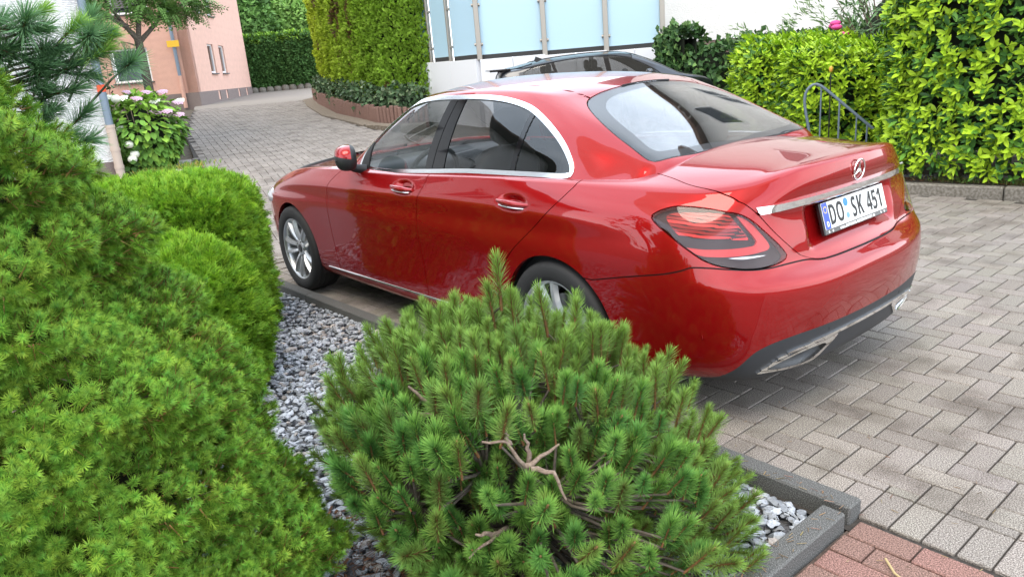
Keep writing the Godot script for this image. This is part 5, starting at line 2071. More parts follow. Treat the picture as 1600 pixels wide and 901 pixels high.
func make_plant_materials() -> void:
	leaf_mat("needles", Color(1, 1, 1), 0.55, Color(0.7, 0.7, 0.55))
	leaf_mat("leaf_gloss", Color(1, 1, 1), 0.32, Color(0.30, 0.36, 0.03))
	leaf_mat("leaf_soft", Color(1, 1, 1), 0.6, Color(0.25, 0.30, 0.04))
	leaf_mat("leaf_dark", Color(1, 1, 1), 0.4, Color(0.06, 0.08, 0.02))
	var br := tri_mat("branch", noise_tex(0.06, [[0.0, Color(0.09, 0.06, 0.045)], [0.5, Color(0.20, 0.145, 0.11)], [1.0, Color(0.36, 0.29, 0.24)]], 256, 41, 5), 6.0, 0.85)
	br.uv1_world_triplanar = true
	tri_mat("bark_dark", noise_tex(0.05, [[0.0, Color(0.035, 0.028, 0.022)], [0.5, Color(0.10, 0.08, 0.062)], [1.0, Color(0.2, 0.17, 0.14)]], 256, 42, 5), 2.5, 0.9)
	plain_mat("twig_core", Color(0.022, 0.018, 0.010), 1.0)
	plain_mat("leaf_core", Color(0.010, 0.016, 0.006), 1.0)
	tri_mat("log_red", noise_tex(0.06, [[0.0, Color(0.08, 0.045, 0.035)], [0.5, Color(0.21, 0.12, 0.095)], [1.0, Color(0.33, 0.21, 0.17)]], 256, 43, 4), 3.0, 0.9)
	plain_mat("rail_paint", Color(0.11, 0.15, 0.19), 0.45)
	plain_mat("petal_pink", Color(0.60, 0.40, 0.52), 0.7)
	plain_mat("petal_hot", Color(0.60, 0.06, 0.25), 0.7)
	plain_mat("petal_white", Color(0.72, 0.74, 0.62), 0.7)
	plain_mat("lamp_amber", Color(0.62, 0.33, 0.05), 0.5)

# ------------------------------------------------------------------ plants beside the photographer
func spruce_r(y: float) -> float:
	return curve(PackedFloat32Array([0.0, 0.12, 0.32, 0.62, 0.97, 1.25, 1.44, 1.66, 1.85, 1.95]), PackedFloat32Array([0.56, 0.66, 0.69, 0.63, 0.50, 0.375, 0.285, 0.18, 0.10, 0.03]), y)

func build_spruce() -> void:
	var at := Vector3(-1.69, 0.0, -3.08)
	var t := thing("dwarf_spruce", "big cone shaped dwarf spruce with bright green shoot tips beside the gravel", "shrub", at)
	var nf := FastNoiseLite.new()
	nf.seed = 21
	nf.frequency = 1.0
	nf.fractal_octaves = 2
	var cell := FastNoiseLite.new()
	cell.seed = 5
	cell.noise_type = FastNoiseLite.TYPE_CELLULAR
	cell.cellular_return_type = FastNoiseLite.RETURN_DISTANCE
	cell.frequency = 1.0
	var surf := func(y: float, az: float) -> float:
		var r0 := spruce_r(y)
		var q := Vector3(cos(az) * r0, y, sin(az) * r0)
		var d := nf.get_noise_3d(q.x * 2.6, q.y * 5.0, q.z * 2.6) * 0.17
		d += (0.30 - (cell.get_noise_3d(q.x * 4.0, q.y * 7.5, q.z * 4.0) + 1.0) * 0.5) * 0.22
		return r0 + d * clampf(r0 / 0.3, 0.3, 1.0)
	var core := MB.new()
	var prof := []
	for k in 16:
		var y := 1.72 * k / 15.0
		prof.append(Vector2(spruce_r(y) * 0.62, y))
	core.lathe(prof, 20)
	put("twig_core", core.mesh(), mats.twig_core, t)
	var tr := MB.new()
	tr.tube([Vector3(0, -0.05, 0), Vector3(0.01, 0.6, 0), Vector3(0, 1.6, 0)], [0.05, 0.035, 0.01], 8)
	put("trunk", tr.mesh(), mats.bark_dark, t)
	var kinds := []
	for k in 6:
		var cnew := Color(0.30, 0.50, 0.055) if k < 4 else Color(0.19, 0.38, 0.045)
		kinds.append(shoot(50 + k, 0.024 + 0.004 * (k % 3), 70, 0.019, 0.0021, 1.5, 0.75, Color(0.075, 0.20, 0.028), cnew, Color(0.20, 0.13, 0.045)))
	var xl := [[], [], [], [], [], []]
	var cl := []
	for k in 6:
		cl.append(PackedColorArray())
	var n := 0
	while n < 36000:
		var y := rng.randf_range(0.02, 1.94)
		if rng.randf() > (spruce_r(y) + 0.12) / 1.0:
			continue
		var az := rng.randf() * TAU
		# thinner on the far side
		var back := cos(az - atan2(-0.1, -2.2))
		if back < -0.2 and rng.randf() < 0.6:
			continue
		n += 1
		var depth := absf(rng.randfn(0.0, 0.028)) if n % 3 else rng.randf_range(0.02, 0.22)
		var r: float = surf.call(y, az) - depth
		var dy: float = surf.call(y + 0.02, az) - surf.call(y - 0.02, az)
		var rad := Vector3(cos(az), 0, sin(az))
		var nr := (rad - Vector3.UP * clampf(dy / 0.04, -1.2, 1.2) * 0.7).normalized()
		var dir := (nr + Vector3.UP * 0.25 + rdir() * 0.6).normalized()
		var s := rng.randf_range(0.75, 1.25)
		var kk := n % 6
		xl[kk].append(Transform3D(along(dir, rng.randf() * TAU).scaled(Vector3(s, s, s)), rad * r + Vector3.UP * y))
		var v := rng.randf_range(0.85, 1.3)
		var yel := rng.randf_range(0.92, 1.22)
		cl[kk].append(Color(v * yel, v, v))
	for k in 6:
		many("foliage", kinds[k], mats.needles, xl[k], t, cl[k])
	# bare inner twigs that show in the hollows
	for k in 46:
		var az := rng.randf_range(1.9, 4.4)
		var y := rng.randf_range(0.25, 1.2)
		var rad := Vector3(cos(az), 0, sin(az))
		var r := spruce_r(y)
		var b := MB.new()
		var side := Vector3(-rad.z, 0, rad.x) * rng.randf_range(-0.12, 0.12)
		b.tube([rad * (r - 0.22) + Vector3.UP * y, rad * (r - 0.12) + Vector3.UP * (y + 0.02) + side * 0.4, rad * (r - 0.03) + Vector3.UP * (y + rng.randf_range(-0.02, 0.06)) + side], [0.004, 0.003, 0.0015], 5)
		put("twig", b.mesh(), mats.branch, t)

func build_mugo() -> void:
	var at := Vector3(-2.11, 0.0, -1.76)
	var t := thing("dwarf_mountain_pine", "bushy green dwarf mountain pine with upright shoots and bare branches before the red car", "shrub", at)
	var kinds := []
	for k in 12:
		var young := k < 8
		var c1 := Color(0.24, 0.45, 0.085) if young else Color(0.15, 0.34, 0.07)
		kinds.append(shoot(80 + k, 0.060 + 0.010 * (k % 4), 190 + 10 * (k % 3), 0.041 + 0.004 * (k % 3), 0.0019, 1.2, 0.46, Color(0.045, 0.13, 0.035) if k % 4 != 3 else Color(0.13, 0.12, 0.04), c1, Color(0.26, 0.13, 0.06), 0.02, 0.0, 0.0030))
	var bud := MB.new()
	bud.use_c = true
	bud.col = Color(0.34, 0.20, 0.10)
	bud.lathe([Vector2(0.0, 0.016), Vector2(0.0026, 0.011), Vector2(0.0036, 0.004), Vector2(0.003, 0.0)], 6)
	var budm := bud.mesh()
	# main branches
	var mains := []
	for k in 15:
		var az := TAU * k / 15.0 + rng.randf_range(-0.15, 0.15)
		var el := rng.randf_range(0.35, 1.1)
		var l := rng.randf_range(0.40, 0.60)
		var d := Vector3(cos(az) * cos(el), sin(el), sin(az) * cos(el))
		var pts := []
		for j in 7:
			var u := j / 6.0
			pts.append(d * l * u + Vector3.UP * (0.10 * u * u + 0.02) + rdir() * 0.018 * minf(1.0, u * 3.0))
		mains.append(pts)
		var b := MB.new()
		b.tube(pts, [0.022, 0.019, 0.016, 0.013, 0.011, 0.009, 0.006], 7)
		put("branch", b.mesh(), mats.bark_dark, t)
	# the crown: tips over an uneven dome, each on a twig from the nearest branch
	var eye := Vector3(-3.9, 1.525, -3.1) - at
	var tips := []
	var nf := FastNoiseLite.new()
	nf.seed = 77
	nf.frequency = 1.3
	var tries := 0
	while tips.size() < 1500 and tries < 120000:
		tries += 1
		var az := rng.randf() * TAU
		var el := asin(rng.randf_range(-0.18, 1.0))
		var d := Vector3(cos(az) * cos(el), sin(el), sin(az) * cos(el))
		var toward := d.dot(Vector3(-0.62, 0, -0.78))
		var right := d.dot(Vector3(-0.64, 0, 0.77))
		var rr := 0.66 + 0.07 * nf.get_noise_3d(d.x * 2, d.y * 2, d.z * 2) + 0.10 * maxf(0.0, right) * (1.0 - d.y)
		var depth := 1.0 - 0.42 * pow(rng.randf(), 1.5)
		var q := Vector3(d.x * rr, 0.10 + 0.57 * (1.0 - pow(1.0 - maxf(d.y, 0.0), 1.55)) + minf(d.y, 0.0) * 0.5, d.z * rr) * depth
		q.y = maxf(q.y - 0.12 * maxf(0.0, right), 0.04)
		var low := clampf((0.46 - q.y) / 0.40, 0.0, 1.0) * clampf(d.dot(Vector3(0.50, 0, -0.86)) * 1.5, 0.0, 1.0)
		q.x *= 1.0 - 0.46 * low
		q.z *= 1.0 - 0.46 * low
		# open hollow at the front, where the bare branches show
		var to := (q + at - (eye + at))
		var ok := true
		for p in tips:
			if p[0].distance_to(q) < 0.037:
				ok = false
				break
		if not ok:
			continue
		var bare := false
		for nd in [[Vector3(-0.442, 0.52, -0.285), 0.085], [Vector3(-0.405, 0.60, -0.33), 0.075], [Vector3(-0.485, 0.53, -0.21), 0.07], [Vector3(-0.525, 0.45, -0.23), 0.06], [Vector3(-0.11, 0.65, -0.37), 0.06], [Vector3(-0.395, 0.33, -0.40), 0.085]]:
			# keep the sight line to the bare branches free
			var w: Vector3 = q - nd[0]
			var sight := Vector3(-0.72, 0.38, -0.58)
			var f := w.dot(sight)
			if f > -0.07 and (w - sight * f).length() < nd[1]:
				bare = true
		if bare:
			continue
		tips.append([q, d])
	# the tall leader and its neighbours
	for e in [[Vector3(0.09, 0.78, 0.10), 1.3], [Vector3(0.11, 0.70, 0.08), 1.25], [Vector3(0.05, 0.68, 0.12), 1.2], [Vector3(-0.14, 0.66, 0.20), 1.2], [Vector3(-0.06, 0.70, 0.16), 1.2], [Vector3(-0.20, 0.60, 0.26), 1.1], [Vector3(-0.10, 0.67, 0.24), 1.15], [Vector3(0.22, 0.66, 0.0), 1.25], [Vector3(0.28, 0.62, -0.05), 1.2]]:
		tips.append([e[0], Vector3(0, 1, 0.05), e[1]])
	var all := []
	for e in tips:
		var q: Vector3 = e[0]
		var d: Vector3 = e[1]
		var dir := (Vector3.UP * (0.95 if e.size() < 3 else 2.0) + d * 0.65 + rdir() * 0.38).normalized()
		if d.y < 0.25 and e.size() < 3:
			dir = (Vector3.UP * 0.55 + d * 0.8 + rdir() * 0.3).normalized()
		var s: float = rng.randf_range(0.8, 1.2) if e.size() < 3 else e[2]
		s *= 1.0 + 0.18 * clampf((q.y - 0.4) / 0.3, 0.0, 1.0)
		all.append([(q + at).distance_to(eye + at), Transform3D(along(dir, rng.randf() * TAU).scaled(Vector3(s, s, s)), q)])
		# twig
		var best := 9.0
		var bp := Vector3.ZERO
		for pts in mains:
			for j in range(2, 7):
				var dd: float = pts[j].distance_to(q)
				if dd < best and pts[j].y < q.y + 0.03:
					best = dd
					bp = pts[j]
		if best < 9.0:
			var b := MB.new()
			b.tube([bp, bp.lerp(q, 0.5) + dir * 0.0 + Vector3.DOWN * 0.02, q - dir * 0.02], [0.0065, 0.005, 0.0035], 5, false)
			put("twig", b.mesh(), mats.bark_dark, t)
	all.sort_custom(func(p, q): return p[0] < q[0])
	var rest := []
	for k in all.size():
		if k < 300:
			var o := put("needle_tuft", kinds[k % 12], mats.needles, t, all[k][1])
			if k % 3 == 0:
				put("bud", budm, mats.needles, o, Transform3D(Basis.IDENTITY, Vector3(0, 0.057 + 0.010 * ((k % 12) % 4), 0)))
		else:
			rest.append(all[k][1])
	many("far_tufts", kinds[3], mats.needles, rest, t)
	# the bare grey-brown branches in the hollow
	for l in [[Vector3(-0.02, 0.12, -0.02), Vector3(-0.363, 0.344, -0.173), Vector3(-0.442, 0.522, -0.285), Vector3(-0.417, 0.604, -0.321), Vector3(-0.384, 0.61, -0.373)],
			[Vector3(-0.42, 0.59, -0.315), Vector3(-0.40, 0.605, -0.305), Vector3(-0.397, 0.625, -0.297)],
			[Vector3(-0.442, 0.522, -0.285), Vector3(-0.455, 0.535, -0.24), Vector3(-0.469, 0.557, -0.183)],
			[Vector3(-0.45, 0.515, -0.275), Vector3(-0.504, 0.51, -0.235), Vector3(-0.534, 0.437, -0.23)],
			[Vector3(-0.43, 0.50, -0.26), Vector3(-0.425, 0.56, -0.255), Vector3(-0.42, 0.60, -0.26)],
			[Vector3(0.05, 0.25, -0.10), Vector3(-0.135, 0.609, -0.343), Vector3(-0.105, 0.67, -0.385), Vector3(-0.09, 0.69, -0.40)],
			[Vector3(-0.12, 0.58, -0.32), Vector3(-0.08, 0.60, -0.40), Vector3(-0.058, 0.606, -0.427)],
			[Vector3(-0.15, 0.10, -0.15), Vector3(-0.382, 0.328, -0.32), Vector3(-0.398, 0.332, -0.388), Vector3(-0.40, 0.315, -0.462)],
			[Vector3(-0.39, 0.33, -0.36), Vector3(-0.40, 0.36, -0.41), Vector3(-0.395, 0.369, -0.432)]]:
		var b := MB.new()
		var pts := []
		for k in l.size() - 1:
			for j in 3:
				pts.append(l[k].lerp(l[k + 1], j / 3.0) + rdir() * 0.004 + Vector3(0.035, -0.012, 0.035))
		pts.append(l[l.size() - 1] + Vector3(0.035, -0.012, 0.035))
		var rads := []
		for k in pts.size():
			rads.append(lerpf(0.0085, 0.003, float(k) / (pts.size() - 1)))
		b.tube(pts, rads, 7)
		put("bare_branch", b.mesh(), mats.branch, t)

# a point on a rounded box of half width, full height and half depth, standing on the ground: [point, outward normal]
func on_block(half: Vector3, k: float, no_floor := true) -> Array:
	var ax := half.y * half.z * 0.5
	var az := half.y * half.x * 0.5
	var ay := half.x * half.z * (1.0 if no_floor else 2.0)
	var pick := rng.randf() * (2.0 * ax + 2.0 * az + ay)
	var c := Vector3(rng.randf_range(-1, 1), rng.randf_range(-1, 1), rng.randf_range(-1, 1))
	if pick < 2.0 * ax:
		c.x = 1.0 if pick < ax else -1.0
	elif pick < 2.0 * ax + 2.0 * az:
		c.z = 1.0 if pick < 2.0 * ax + az else -1.0
	else:
		c.y = 1.0 if no_floor or rng.randf() < 0.5 else -1.0
	var yk := c.y if c.y > 0.0 else c.y * 0.55
	var l := pow(pow(absf(c.x), k) + pow(absf(yk), k) + pow(absf(c.z), k), 1.0 / k)
	var e := Vector3(c.x, yk, c.z) / l
	e.y = c.y / l if c.y < 0.0 else e.y
	var n := Vector3(signf(e.x) * pow(absf(e.x), k - 1.0) / half.x, signf(e.y) * pow(absf(e.y), k - 1.0) / (half.y * 0.5), signf(e.z) * pow(absf(e.z), k - 1.0) / half.z).normalized()
	return [Vector3(e.x * half.x, half.y * 0.5 + e.y * half.y * 0.5, e.z * half.z), n]

func mound(t: Node3D, half: Vector3, pw: float, mesh_list: Array, mat: Material, n: int, bump: float, sd: int, tint: Callable, upward := 0.4) -> void:
	var nf := FastNoiseLite.new()
	nf.seed = sd
	nf.frequency = 1.0
	nf.fractal_octaves = 3
	var core := MB.new()
	core.blob(Vector3(0, half.y * 0.5, 0), Vector3(half.x * 0.84, half.y * 0.43, half.z * 0.84), 20, 10, Transform3D.IDENTITY, pw)
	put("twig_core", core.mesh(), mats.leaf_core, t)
	var xs := []
	var cs := []
	for k in mesh_list.size():
		xs.append([])
		cs.append(PackedColorArray())
	for k in n:
		var pb := on_block(half, 2.0 / pw)
		var q: Vector3 = pb[0]
		var nr: Vector3 = pb[1]
		var b := nf.get_noise_3dv(q * 5.0) * bump + nf.get_noise_3dv(q * 14.0) * bump * 0.4
		q += nr * (b - absf(rng.randfn(0.0, 0.018)))
		var dir := (nr + Vector3.UP * upward + rdir() * 0.6).normalized()
		var s := rng.randf_range(0.75, 1.25)
		var kk := k % mesh_list.size()
		xs[kk].append(Transform3D(facing(dir, (nr + rdir() * 0.6).normalized()).scaled(Vector3(s, s, s)), q))
		cs[kk].append(tint.call(q, nr))
	for k in mesh_list.size():
		many("foliage", mesh_list[k], mat, xs[k], t, cs[k])

func build_junipers() -> void:
	var kinds := []
	for k in 4:
		kinds.append(spray(120 + k, 0.085, 12, 0.0042, Color(0.12, 0.27, 0.025), Color(0.36, 0.60, 0.05) if k < 3 else Color(0.27, 0.50, 0.055), 0.5))
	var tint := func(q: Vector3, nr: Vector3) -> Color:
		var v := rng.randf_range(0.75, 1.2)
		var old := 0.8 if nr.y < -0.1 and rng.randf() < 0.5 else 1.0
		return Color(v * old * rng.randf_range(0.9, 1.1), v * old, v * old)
	var a := thing("clipped_juniper", "bright green clipped juniper with a flat top beside the front wheel", "shrub", Vector3(1.22, 0.0, -2.02), -0.66)
	mound(a, Vector3(0.42, 0.97, 0.72), 0.4, kinds, mats.needles, 16000, 0.04, 3, tint)
	var b := thing("clipped_juniper", "lower rounded green juniper mound between the spruce and the flat topped one", "shrub", Vector3(0.10, 0.0, -2.20), -0.66)
	mound(b, Vector3(0.42, 0.78, 0.42), 0.8, kinds, mats.needles, 12000, 0.07, 4, tint)

func build_long_pine() -> void:
	# branches of a soft long-needled pine reach in from the left
	var at := Vector3(-0.95, 0.0, -3.35)
	var t := thing("long_needled_pine", "blue green pine with long soft needles in front of the white house", "tree", at)
	var tr := MB.new()
	tr.tube([Vector3(0, -0.05, 0), Vector3(0.02, 0.9, 0.02), Vector3(0.0, 1.7, 0.0), Vector3(0.0, 2.5, 0.0)], [0.055, 0.045, 0.03, 0.012], 9)
	put("trunk", tr.mesh(), mats.bark_dark, t)
	var kinds := []
	for k in 6:
		var new_ := k < 2
		kinds.append(shoot(150 + k, 0.06, 230, 0.076 + 0.006 * (k % 3), 0.0019, 1.5, 0.35, Color(0.07, 0.17, 0.085) if not new_ else Color(0.14, 0.30, 0.06), Color(0.19, 0.36, 0.17) if not new_ else Color(0.34, 0.56, 0.11), Color(0.16, 0.11, 0.06), 0.16, 0.0, 0.003))
	var old_x := []
	var n := 0
	# branch ends: where, which way, tuft kind
	var ends := [
		[Vector3(-1.352, 1.745, -2.60), 0], [Vector3(-1.372, 1.69, -2.515), 1], [Vector3(-1.385, 1.655, -2.44), 0], [Vector3(-1.385, 1.628, -2.47), 1],
		[Vector3(-1.345, 1.62, -2.635), 2], [Vector3(-1.335, 1.56, -2.66), 3], [Vector3(-1.35, 1.67, -2.60), 4], [Vector3(-1.33, 1.665, -2.70), 5],
		[Vector3(-1.32, 1.80, -2.76), 0], [Vector3(-1.30, 1.76, -2.80), 2], [Vector3(-1.34, 1.72, -2.68), 3], [Vector3(-1.36, 1.60, -2.56), 4],
		[Vector3(-1.355, 1.545, -2.585), 5], [Vector3(-1.34, 1.48, -2.65), 3], [Vector3(-1.345, 1.43, -2.63), 4], [Vector3(-1.36, 1.40, -2.58), 2], [Vector3(-1.30, 1.60, -2.78), 2],
		[Vector3(-1.28, 1.70, -2.86), 4], [Vector3(-1.25, 1.83, -2.90), 3], [Vector3(-1.30, 1.86, -2.72), 2], [Vector3(-1.27, 1.52, -2.78), 5], [Vector3(-1.33, 1.64, -2.62), 2], [Vector3(-1.35, 1.71, -2.63), 5], [Vector3(-1.30, 1.90, -2.82), 5], [Vector3(-1.365, 1.635, -2.52), 3]]
	for e in ends:
		var q: Vector3 = e[0] - at + Vector3(0.0, 0.0, -0.12 if e[1] < 2 else -0.10)
		var root := Vector3(0, q.y - 0.12, 0)
		var dir := (q - root).normalized()
		var d2 := (Vector3(dir.x * 0.5, 0.25, dir.z) + rdir() * 0.3).normalized()
		if e[1] < 2:
			d2 = (Vector3(-0.25, 0.45, 0.75) + rdir() * 0.15).normalized()
		var b := MB.new()
		b.tube([root, root.lerp(q, 0.5) + Vector3.DOWN * 0.03, q - d2 * 0.03, q], [0.008, 0.006, 0.004, 0.003], 6)
		put("branch", b.mesh(), mats.bark_dark, t)
		put("needle_tuft", kinds[e[1]], mats.needles, t, Transform3D(along(d2, rng.randf() * TAU), q))
	for k in 16:
		var e: Array = ends[rng.randi() % ends.size()]
		var q: Vector3 = e[0] - at + Vector3(rng.randf_range(-0.02, 0.08), rng.randf_range(-0.07, 0.07), rng.randf_range(-0.24, -0.04))
		var d2 := (Vector3(-0.25, 0.25, 0.6) + rdir() * 0.55).normalized()
		put("needle_tuft", kinds[2 + k % 4], mats.needles, t, Transform3D(along(d2, rng.randf() * TAU), q))
		var b := MB.new()
		b.tube([q - d2 * 0.13 + Vector3(0.04, -0.05, -0.04), q - d2 * 0.05, q], [0.004, 0.0035, 0.003], 5)
		put("twig", b.mesh(), mats.bark_dark, t)
	# the rest of the tree, outside the picture
	var rest := []
	for k in 150:
		var y := rng.randf_range(0.7, 2.5)
		var az := rng.randf() * TAU
		var r := lerpf(0.75, 0.15, (y - 0.7) / 1.8) * rng.randf_range(0.5, 1.0)
		var q := Vector3(cos(az) * r, y, sin(az) * r)
		if q.z > 0.42 or (q.z > 0.25 and q.x > -0.6):
			continue
		rest.append(Transform3D(along((Vector3(cos(az), 0.4, sin(az)) + rdir() * 0.3).normalized(), 0.0), q))
	many("far_tufts", kinds[3], mats.needles, rest, t)

func build_foreground() -> void:
	build_spruce()
	build_mugo()
	build_junipers()
	build_long_pine()

# ------------------------------------------------------------------ hedges and trees across the court
# a hedge along a path: leaves over a wall of given height and thickness
func hedge_cloud(t: Node3D, path: Array, h: float, depth: float, n: int, meshes: Array, mat: Material, tint: Callable, belly := 0.15, up := 0.5, rough := 0.08, y0 := 0.0) -> void:
	var lens := []
	var total := 0.0
	for k in path.size() - 1:
		lens.append(path[k].distance_to(path[k + 1]))
		total += lens[k]
	var nf := FastNoiseLite.new()
	nf.seed = n
	nf.frequency = 1.0
	nf.fractal_octaves = 3
	var xs := []
	var cs := []
	for k in meshes.size():
		xs.append([])
		cs.append(PackedColorArray())
	for i in n:
		var u := rng.randf() * total
		var k := 0
		while k < lens.size() - 1 and u > lens[k]:
			u -= lens[k]
			k += 1
		var a: Vector3 = path[k]
		var b: Vector3 = path[k + 1]
		var p: Vector3 = a.lerp(b, u / lens[k])
		var out := (b - a).cross(Vector3.UP).normalized()
		# blend the outward side round the corners
		if u / lens[k] < 0.5 and k > 0:
			out = out.lerp((a - path[k - 1]).cross(Vector3.UP).normalized(), 0.5 - u / lens[k]).normalized()
		elif u / lens[k] >= 0.5 and k < lens.size() - 1:
			out = out.lerp((path[k + 2] - b).cross(Vector3.UP).normalized(), u / lens[k] - 0.5).normalized()
		var top := rng.randf() < depth / (depth + h)
		var y := h if top else rng.randf() * h
		var v := y / h
		var nr := Vector3.UP if top else out
		var inn := rng.randf() * depth if top else 0.0
		var q := p - out * inn + Vector3.UP * (y0 + y) + out * (belly * sin(PI * clampf(v * 0.9 + 0.1, 0, 1)) - belly if not top else -belly)
		q += nr * (nf.get_noise_3dv(q * 1.6) * rough * 1.5 + nf.get_noise_3dv(q * 6.0) * rough - absf(rng.randfn(0.0, 0.04)))
		var dir := (nr * 0.7 + Vector3.UP * up + rdir() * 0.75).normalized()
		var s := rng.randf_range(0.7, 1.3)
		var kk := i % meshes.size()
		xs[kk].append(Transform3D(facing(dir, (nr + rdir() * 0.7).normalized()).scaled(Vector3(s, s, s)), q))
		cs[kk].append(tint.call(q, nr, v))
	for k in meshes.size():
		many("foliage", meshes[k], mat, xs[k], t, cs[k])
	var core := MB.new()
	for k in path.size() - 1:
		var a: Vector3 = path[k]
		var b: Vector3 = path[k + 1]
		var out := (b - a).cross(Vector3.UP).normalized() * (0.10 + belly)
		var d2 := (b - a).cross(Vector3.UP).normalized() * (depth - 0.1)
		var y1 := Vector3.UP * (y0 + h - 0.12)
		core.quad(a - out, a - out + y1, b - out + y1, b - out)
		core.quad(a - out + y1, a - d2 + y1, b - d2 + y1, b - out + y1)
		core.quad(b - d2, b - d2 + y1, a - d2 + y1, a - d2)
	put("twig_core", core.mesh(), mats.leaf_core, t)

func clump_mesh(sd: int, n: int, r: float, l: float, w: float) -> ArrayMesh:
	var g := RandomNumberGenerator.new()
	g.seed = sd
	var m := MB.new()
	m.use_c = true
	for k in n:
		var d := Vector3(g.randfn(), g.randfn(), g.randfn()).normalized()
		var q := d * r * g.randf_range(0.2, 1.0)
		var dir := (d + Vector3(g.randf_range(-1, 1), g.randf_range(-1.0, 0.4), g.randf_range(-1, 1)) * 0.8).normalized()
		var nn := (d + Vector3.UP * 0.8 + Vector3(g.randf_range(-1, 1), g.randf_range(-1, 1), g.randf_range(-1, 1)) * 0.5).normalized()
		nn = (nn - dir * nn.dot(dir)).normalized()
		var s := dir.cross(nn) * w * 0.5
		var v := g.randf_range(0.75, 1.25)
		m.col = Color(v, v, v)
		var k0 := m.vert(q, nn)
		m.vert(q + dir * l * 0.45 - s, nn)
		m.vert(q + dir * l, nn)
		m.vert(q + dir * l * 0.45 + s, nn)
		m.i.append_array(PackedInt32Array([k0, k0 + 1, k0 + 2, k0, k0 + 2, k0 + 3]))
	return m.mesh()

func crown(t: Node3D, blobs: Array, n: int, meshes: Array, mat: Material, tint: Callable) -> void:
	var xs := []
	var cs := []
	for k in meshes.size():
		xs.append([])
		cs.append(PackedColorArray())
	var nf := FastNoiseLite.new()
	nf.seed = n
	nf.frequency = 1.0
	for i in n:
		var b: Array = blobs[rng.randi() % blobs.size()]
		var d := rdir()
		var q: Vector3 = b[0] + d * b[1] * (0.55 + 0.5 * pow(rng.randf(), 0.6))
		if nf.get_noise_3dv(q * 2.5) < -0.22:
			continue
		var s := rng.randf_range(0.7, 1.35)
		var kk := i % meshes.size()
		xs[kk].append(Transform3D(along((d + Vector3.UP * 0.3 + rdir() * 0.5).normalized(), rng.randf() * TAU).scaled(Vector3(s, s, s)), q))
		cs[kk].append(tint.call(q, d))
	for k in meshes.size():
		many("crown", meshes[k], mat, xs[k], t, cs[k])

